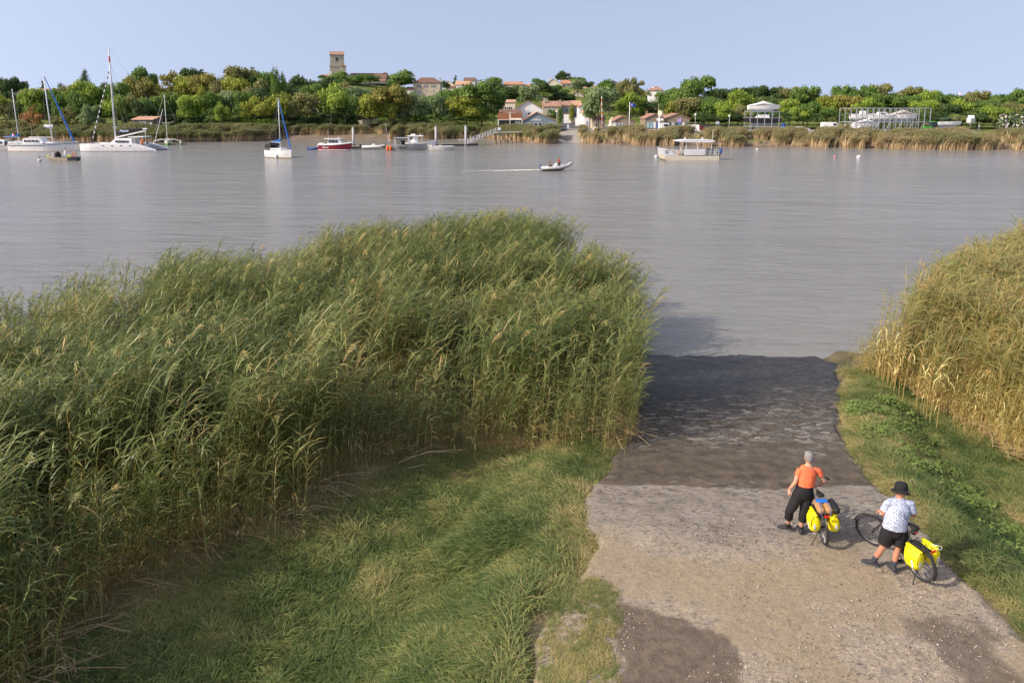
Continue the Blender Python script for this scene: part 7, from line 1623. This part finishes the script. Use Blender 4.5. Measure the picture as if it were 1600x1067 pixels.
def pannier(label, M, side, roll=True):
    t = thing('pannier', label, 'pannier'); t.matrix_world = M @ Matrix.Translation((0, side*.185, 0)); t['group'] = 'yellow panniers'
    mb = MB().path([(-.04, 0, .30), (-.04, 0, .34), (-.045, 0, .48), (-.05, 0, .62), (-.05, 0, .70)], [(.10, .06), (.135, .082), (.155, .095), (.165, .088), (.165, .055)], 20, up=(0, 1, 0))
    mb = MB(); 
    zs = (.335, .35, .41, .49, .57, .63, .665, .685); wx = (.09, .125, .145, .158, .165, .166, .164, .162); wy = (.055, .090, .110, .118, .108, .082, .052, .036)
    for z, a_, b_ in zip(zs, wx, wy):
        for j in range(20):
            g = 2*pi*j/20; e = .55; mb.v.append(Vector((-.04+a_*np.sign(cos(g))*abs(cos(g))**e+.006*sin(z*40+j), side*.0+b_*np.sign(sin(g))*abs(sin(g))**e, z+.006*sin(j*1.7))))
    for i in range(len(zs)-1):
        for j in range(20): mb.f.append((i*20+j, i*20+(j+1) % 20, (i+1)*20+(j+1) % 20, (i+1)*20+j))
    mb.f += [tuple(range(20))[::-1], tuple((len(zs)-1)*20+j for j in range(20))]
    bag = mb.build('bag', YEL, t, smooth=True); MB().path([(-.205, 0, .695), (.125, 0, .70)], [(.038, .024)]*2, 10, up=(0, 0, 1)).build('rolled_top', YEL, bag, smooth=True)
    # reflective patch low on the rear corner and on the outer face, black straps
    MB().path([(-.188, side*.02, .40), (-.199, side*.02, .44), (-.202, side*.02, .49), (-.203, side*.02, .53)], [(.012, .004), (.028, .005), (.024, .004), (.008, .003)], 10, up=(1, 0, 0)).build('reflector', REFL, t)
    MB().cbox((-.12, side*.120, .46), (.035, .008, .12), Matrix.Rotation(.25, 3, 'Y')).build('reflector', REFL, t)
    sp = MB().path([(-.205, side*.03, .705), (-.212, side*.085, .60), (-.202, side*.09, .48)], [(.008, .003)]*3, 6, up=(1, 0, 0)); sp.path([(.125, side*.03, .705), (.130, side*.09, .60), (.120, side*.10, .48)], [(.008, .003)]*3, 6, up=(1, 0, 0))
    sp.build('strap', GRIP, t); MB().box(-.16, .08, -side*.112-.008, -side*.112+.008, .64, .67).build('hook_rail', GRIP, t)
    return t
def bikeM(q, ang, lean): return Matrix.Translation((q[0], q[1], zg(*q)+.0)) @ Matrix.Scale(.9, 4) @ Matrix.Rotation(ang, 4, 'Z') @ Matrix.Rotation(lean, 4, 'X')
q1 = gr(1285.5, 848.5); M1 = bikeM(q1, pi/2-radians(7), radians(-4))
bicycle('black touring bicycle beside the woman, seen from behind and propped on its stand', M1, radians(-14))
pannier('yellow pannier on the left side of the bicycle beside the woman', M1, 1); pannier('yellow pannier on the right side of the bicycle beside the woman', M1, -1)
def bagroll(label, M, y, z, r, L, mt, group=None):
    t = thing('rolled_bag', label, 'bag'); t.matrix_world = M
    if group: t['group'] = group
    mb = MB().path([(-.25, y, z), (-.235, y, z), (-.2, y, z), (-.25+L*.5, y, z+.01), (-.25+L-.04, y, z), (-.25+L, y, z)], [(r*.3, r*.3), (r*.8, r*.75), (r, r*.9), (r*1.03, r*.95), (r*.95, r*.85), (r*.4, r*.4)], 16); mb.build('roll', mt, t, smooth=True)
    return t
bagroll('left tan canvas roll strapped on the luggage rack beside the woman', M1, .078, .815, .078, .42, TAN, 'tan canvas rolls'); bagroll('right tan canvas roll strapped on the luggage rack beside the woman', M1, -.072, .815, .078, .42, TAN, 'tan canvas rolls')
t = bagroll('black bag bulging over the right pannier beside the woman', M1, -.21, .81, .075, .44, GRIP)
t = thing('blue_cloth', 'blue cloth tied with blue straps over the tan canvas rolls', 'cloth'); t.matrix_world = M1
MB().path([(.02, .12, .87), (.02, .07, .905), (.02, 0, .89), (.02, -.07, .91), (.02, -.12, .87)], [(.06, .012), (.075, .022), (.06, .02), (.08, .024), (.06, .012)], 10, up=(0, 0, 1)).build('cloth', BLUEC, t, smooth=True)
for y in (.09, -.09): MB().path([(-.255, y, .74), (-.262, y, .80), (-.22, y, .90), (-.1, y, .91)], [(.008, .004)]*4, 6, up=(0, 1, 0)).build('strap', BLUEC, t)
t = thing('water_bottle', 'silver water bottle in the cage of the bicycle beside the woman', 'bottle'); t.matrix_world = M1 @ Matrix.Translation((.62, 0, .60)) @ Matrix.Rotation(radians(38), 4, 'Y')
MB().path([(0, 0, -.10), (0, 0, .08), (0, 0, .10), (0, 0, .115)], [.036, .036, .022, .02], 14).build('flask', CHR, t, smooth=True); MB().tube((0, 0, .115), (0, 0, .14), .018).build('cap', GRIP, t)
qa, qb = gr(1436, 905), gr(1384, 867); hd = math.atan2(qb[1]-qa[1], qb[0]-qa[0]); print('bike2 heading', math.degrees(hd), 'base', math.hypot(qb[0]-qa[0], qb[1]-qa[1]), 'D', D0, D1)
M2 = bikeM(qa, hd, radians(-3)); bicycle('black touring bicycle held by the man in the hat, front wheel turned', M2, radians(30))
pannier('yellow pannier on the near side of the bicycle held by the man', M2, 1); pannier('yellow pannier on the far side of the bicycle held by the man', M2, -1)
t = thing('cord', 'loose pale cord looped over the far pannier of the bicycle held by the man', 'cord'); t.matrix_world = M2; MB().path([(-.12, -.14, .74), (-.2, -.19, .76), (-.25, -.23, .75), (-.26, -.2, .71), (-.21, -.1, .73)], [.004]*5, 5).build('rope', HW, t)
t = thing('shoulder_bag', 'small black pouch under the saddle of the bicycle held by the man', 'pouch'); t.matrix_world = M2; MB().path([(.17, 0, .83), (.15, 0, .87), (.15, 0, .91)], [(.05, .045), (.07, .05), (.06, .04)], 10).build('pouch', GRIP, t, smooth=True); MB().cbox((.10, .0, .88), (.02, .05, .02)).build('mark', mat('red cord', (), 0), t)
# ------------------------------------------------------------------ people aboard the speeding boat
def small_person(label, loc, rz, shirt, trousers, seated, sk=SKIN2, hairc=(.03, .02, .015), shz=0):
    global L2
    t = thing('person', label, 'person', loc, rz); z = 0; L2 = lambda v: v
    V = Vector
    if seated: pel = V((0, 0, .1)); kn = [V((.40, s*.12, .14)) for s in (-1, 1)]; an = [V((.46, s*.12, -.24)) for s in (-1, 1)]
    else: pel = V((0, 0, .95)); kn = [V((.03, s*.12, .50)) for s in (-1, 1)]; an = [V((0, s*.14, .09)) for s in (-1, 1)]
    p = pel; ln = .10 if seated else .06; wai = p+V((ln*.4, 0, .2)); che = p+V((ln, 0, .38)); shc = p+V((ln*1.1, 0, .50)); nek = p+V((ln*1.2, 0, .57)); hed = p+V((ln*1.5, 0, .70))
    sh = [shc+V((0, s*.19, -.02)) for s in (-1, 1)]; el = [shc+V((.08, s*.26, -.27)) for s in (-1, 1)]; wr = [shc+V((.30, s*.14, -.36)) for s in (-1, 1)]
    Rh = Matrix.Rotation(pi/2, 3, 'Z')
    mb = MB().path([p-V((0, 0, .08)), p, wai, che, shc, nek], [(.12, .15), (.13, .17), (.10, .14), (.12, .16), (.08, .14), (.055, .055)], 12, up=(1, 0, 0)); mb = MB().path([p-V((0, 0, .08)), p, wai, che, shc, nek], [(.15, .12), (.17, .13), (.14, .10), (.165, .12), (.14, .08), (.055, .055)], 12, up=(-1, 0, 0)); mb.path([nek, hed], [.052, .05], 8)
    for i, s in enumerate((-1, 1)):
        h_ = p+V((0, s*.09, -.02)); mb.path([h_, kn[i], kn[i].lerp(an[i], .35), an[i]], [.09, .058, .055, .036], 10); mb.path([an[i], an[i]+V((.14, 0, -.06))], [.04, .035], 8); mb.path([sh[i], el[i], wr[i]], [.05, .038, .025], 8); hand(mb, wr[i], (1, 0, -.1), (0, 0, -1), s, .6)
    head_mb(mb, hed, Rh); solid('body', mb, sk, t, .009, 3)
    tb = MB().path([wai-V((0, 0, .12)), wai, che, shc, nek-V((0, 0, .03))], [(.175, .135), (.17, .13), (.185, .14), (.15, .10), (.08, .075)], 14, up=(-1, 0, 0))
    for i in (0, 1): tb.path([shc.lerp(sh[i], .4), sh[i], sh[i].lerp(el[i], .6)], [.07, .07, .066], 10)
    solid('shirt', tb, shirt, t, .014, 3)
    pb = MB().path([p-V((0, 0, .1)), p, p+V((0, 0, .1))], [(.16, .13), (.185, .145), (.16, .13)], 12, up=(-1, 0, 0))
    for i, s in enumerate((-1, 1)): pb.path([p+V((0, s*.09, 0)), kn[i], kn[i].lerp(an[i], .8 if not seated else .5)], [.11, .08, .065], 10)
    solid('trousers', pb, trousers, t, .014, 3); MB().ell(hed+V((-.015, 0, .02)), (.10, .086, .11), 12, 8).build('hair', mat('dark hair %.2f' % hairc[0], hairc, .8), t, smooth=True); MB().ell(hed+V((.088, 0, -.05)), (.008, .025, .006), 8, 4).build('mouth', mat('lips', (), 0), t)
RM = Matrix.Translation(RIBQ) @ Matrix.Rotation(radians(3), 4, 'Z')
small_person('person in a dark red shirt standing at the console of the speeding boat', RM @ Vector((-.45, .0, .28)) if False else RM @ Vector((.62, .05, .25)), radians(-150), mat('dark red cotton', (.30, .02, .035), .85), mat('dark trousers', (.03, .032, .05), .85), False)
small_person('person in a brown top seated behind the console of the speeding boat', RM @ Vector((-.95, 0, .60)), radians(3), mat('brown olive cotton', (.12, .085, .045), .85), PANT, True, hairc=(.10, .06, .03))
for i, (px, py, d_, lb, c) in enumerate(((955.5, 199, 209, 'person in pale clothes standing at the left corner of the single gabled shed', (.35, .42, .55)),)):
    a = at(px, py, d_); small_person(lb, (a.x, d_, hf(a.x, d_)), radians(-70), mat('pale blue cotton', c, .85), mat('dark trousers', (), 0), False)
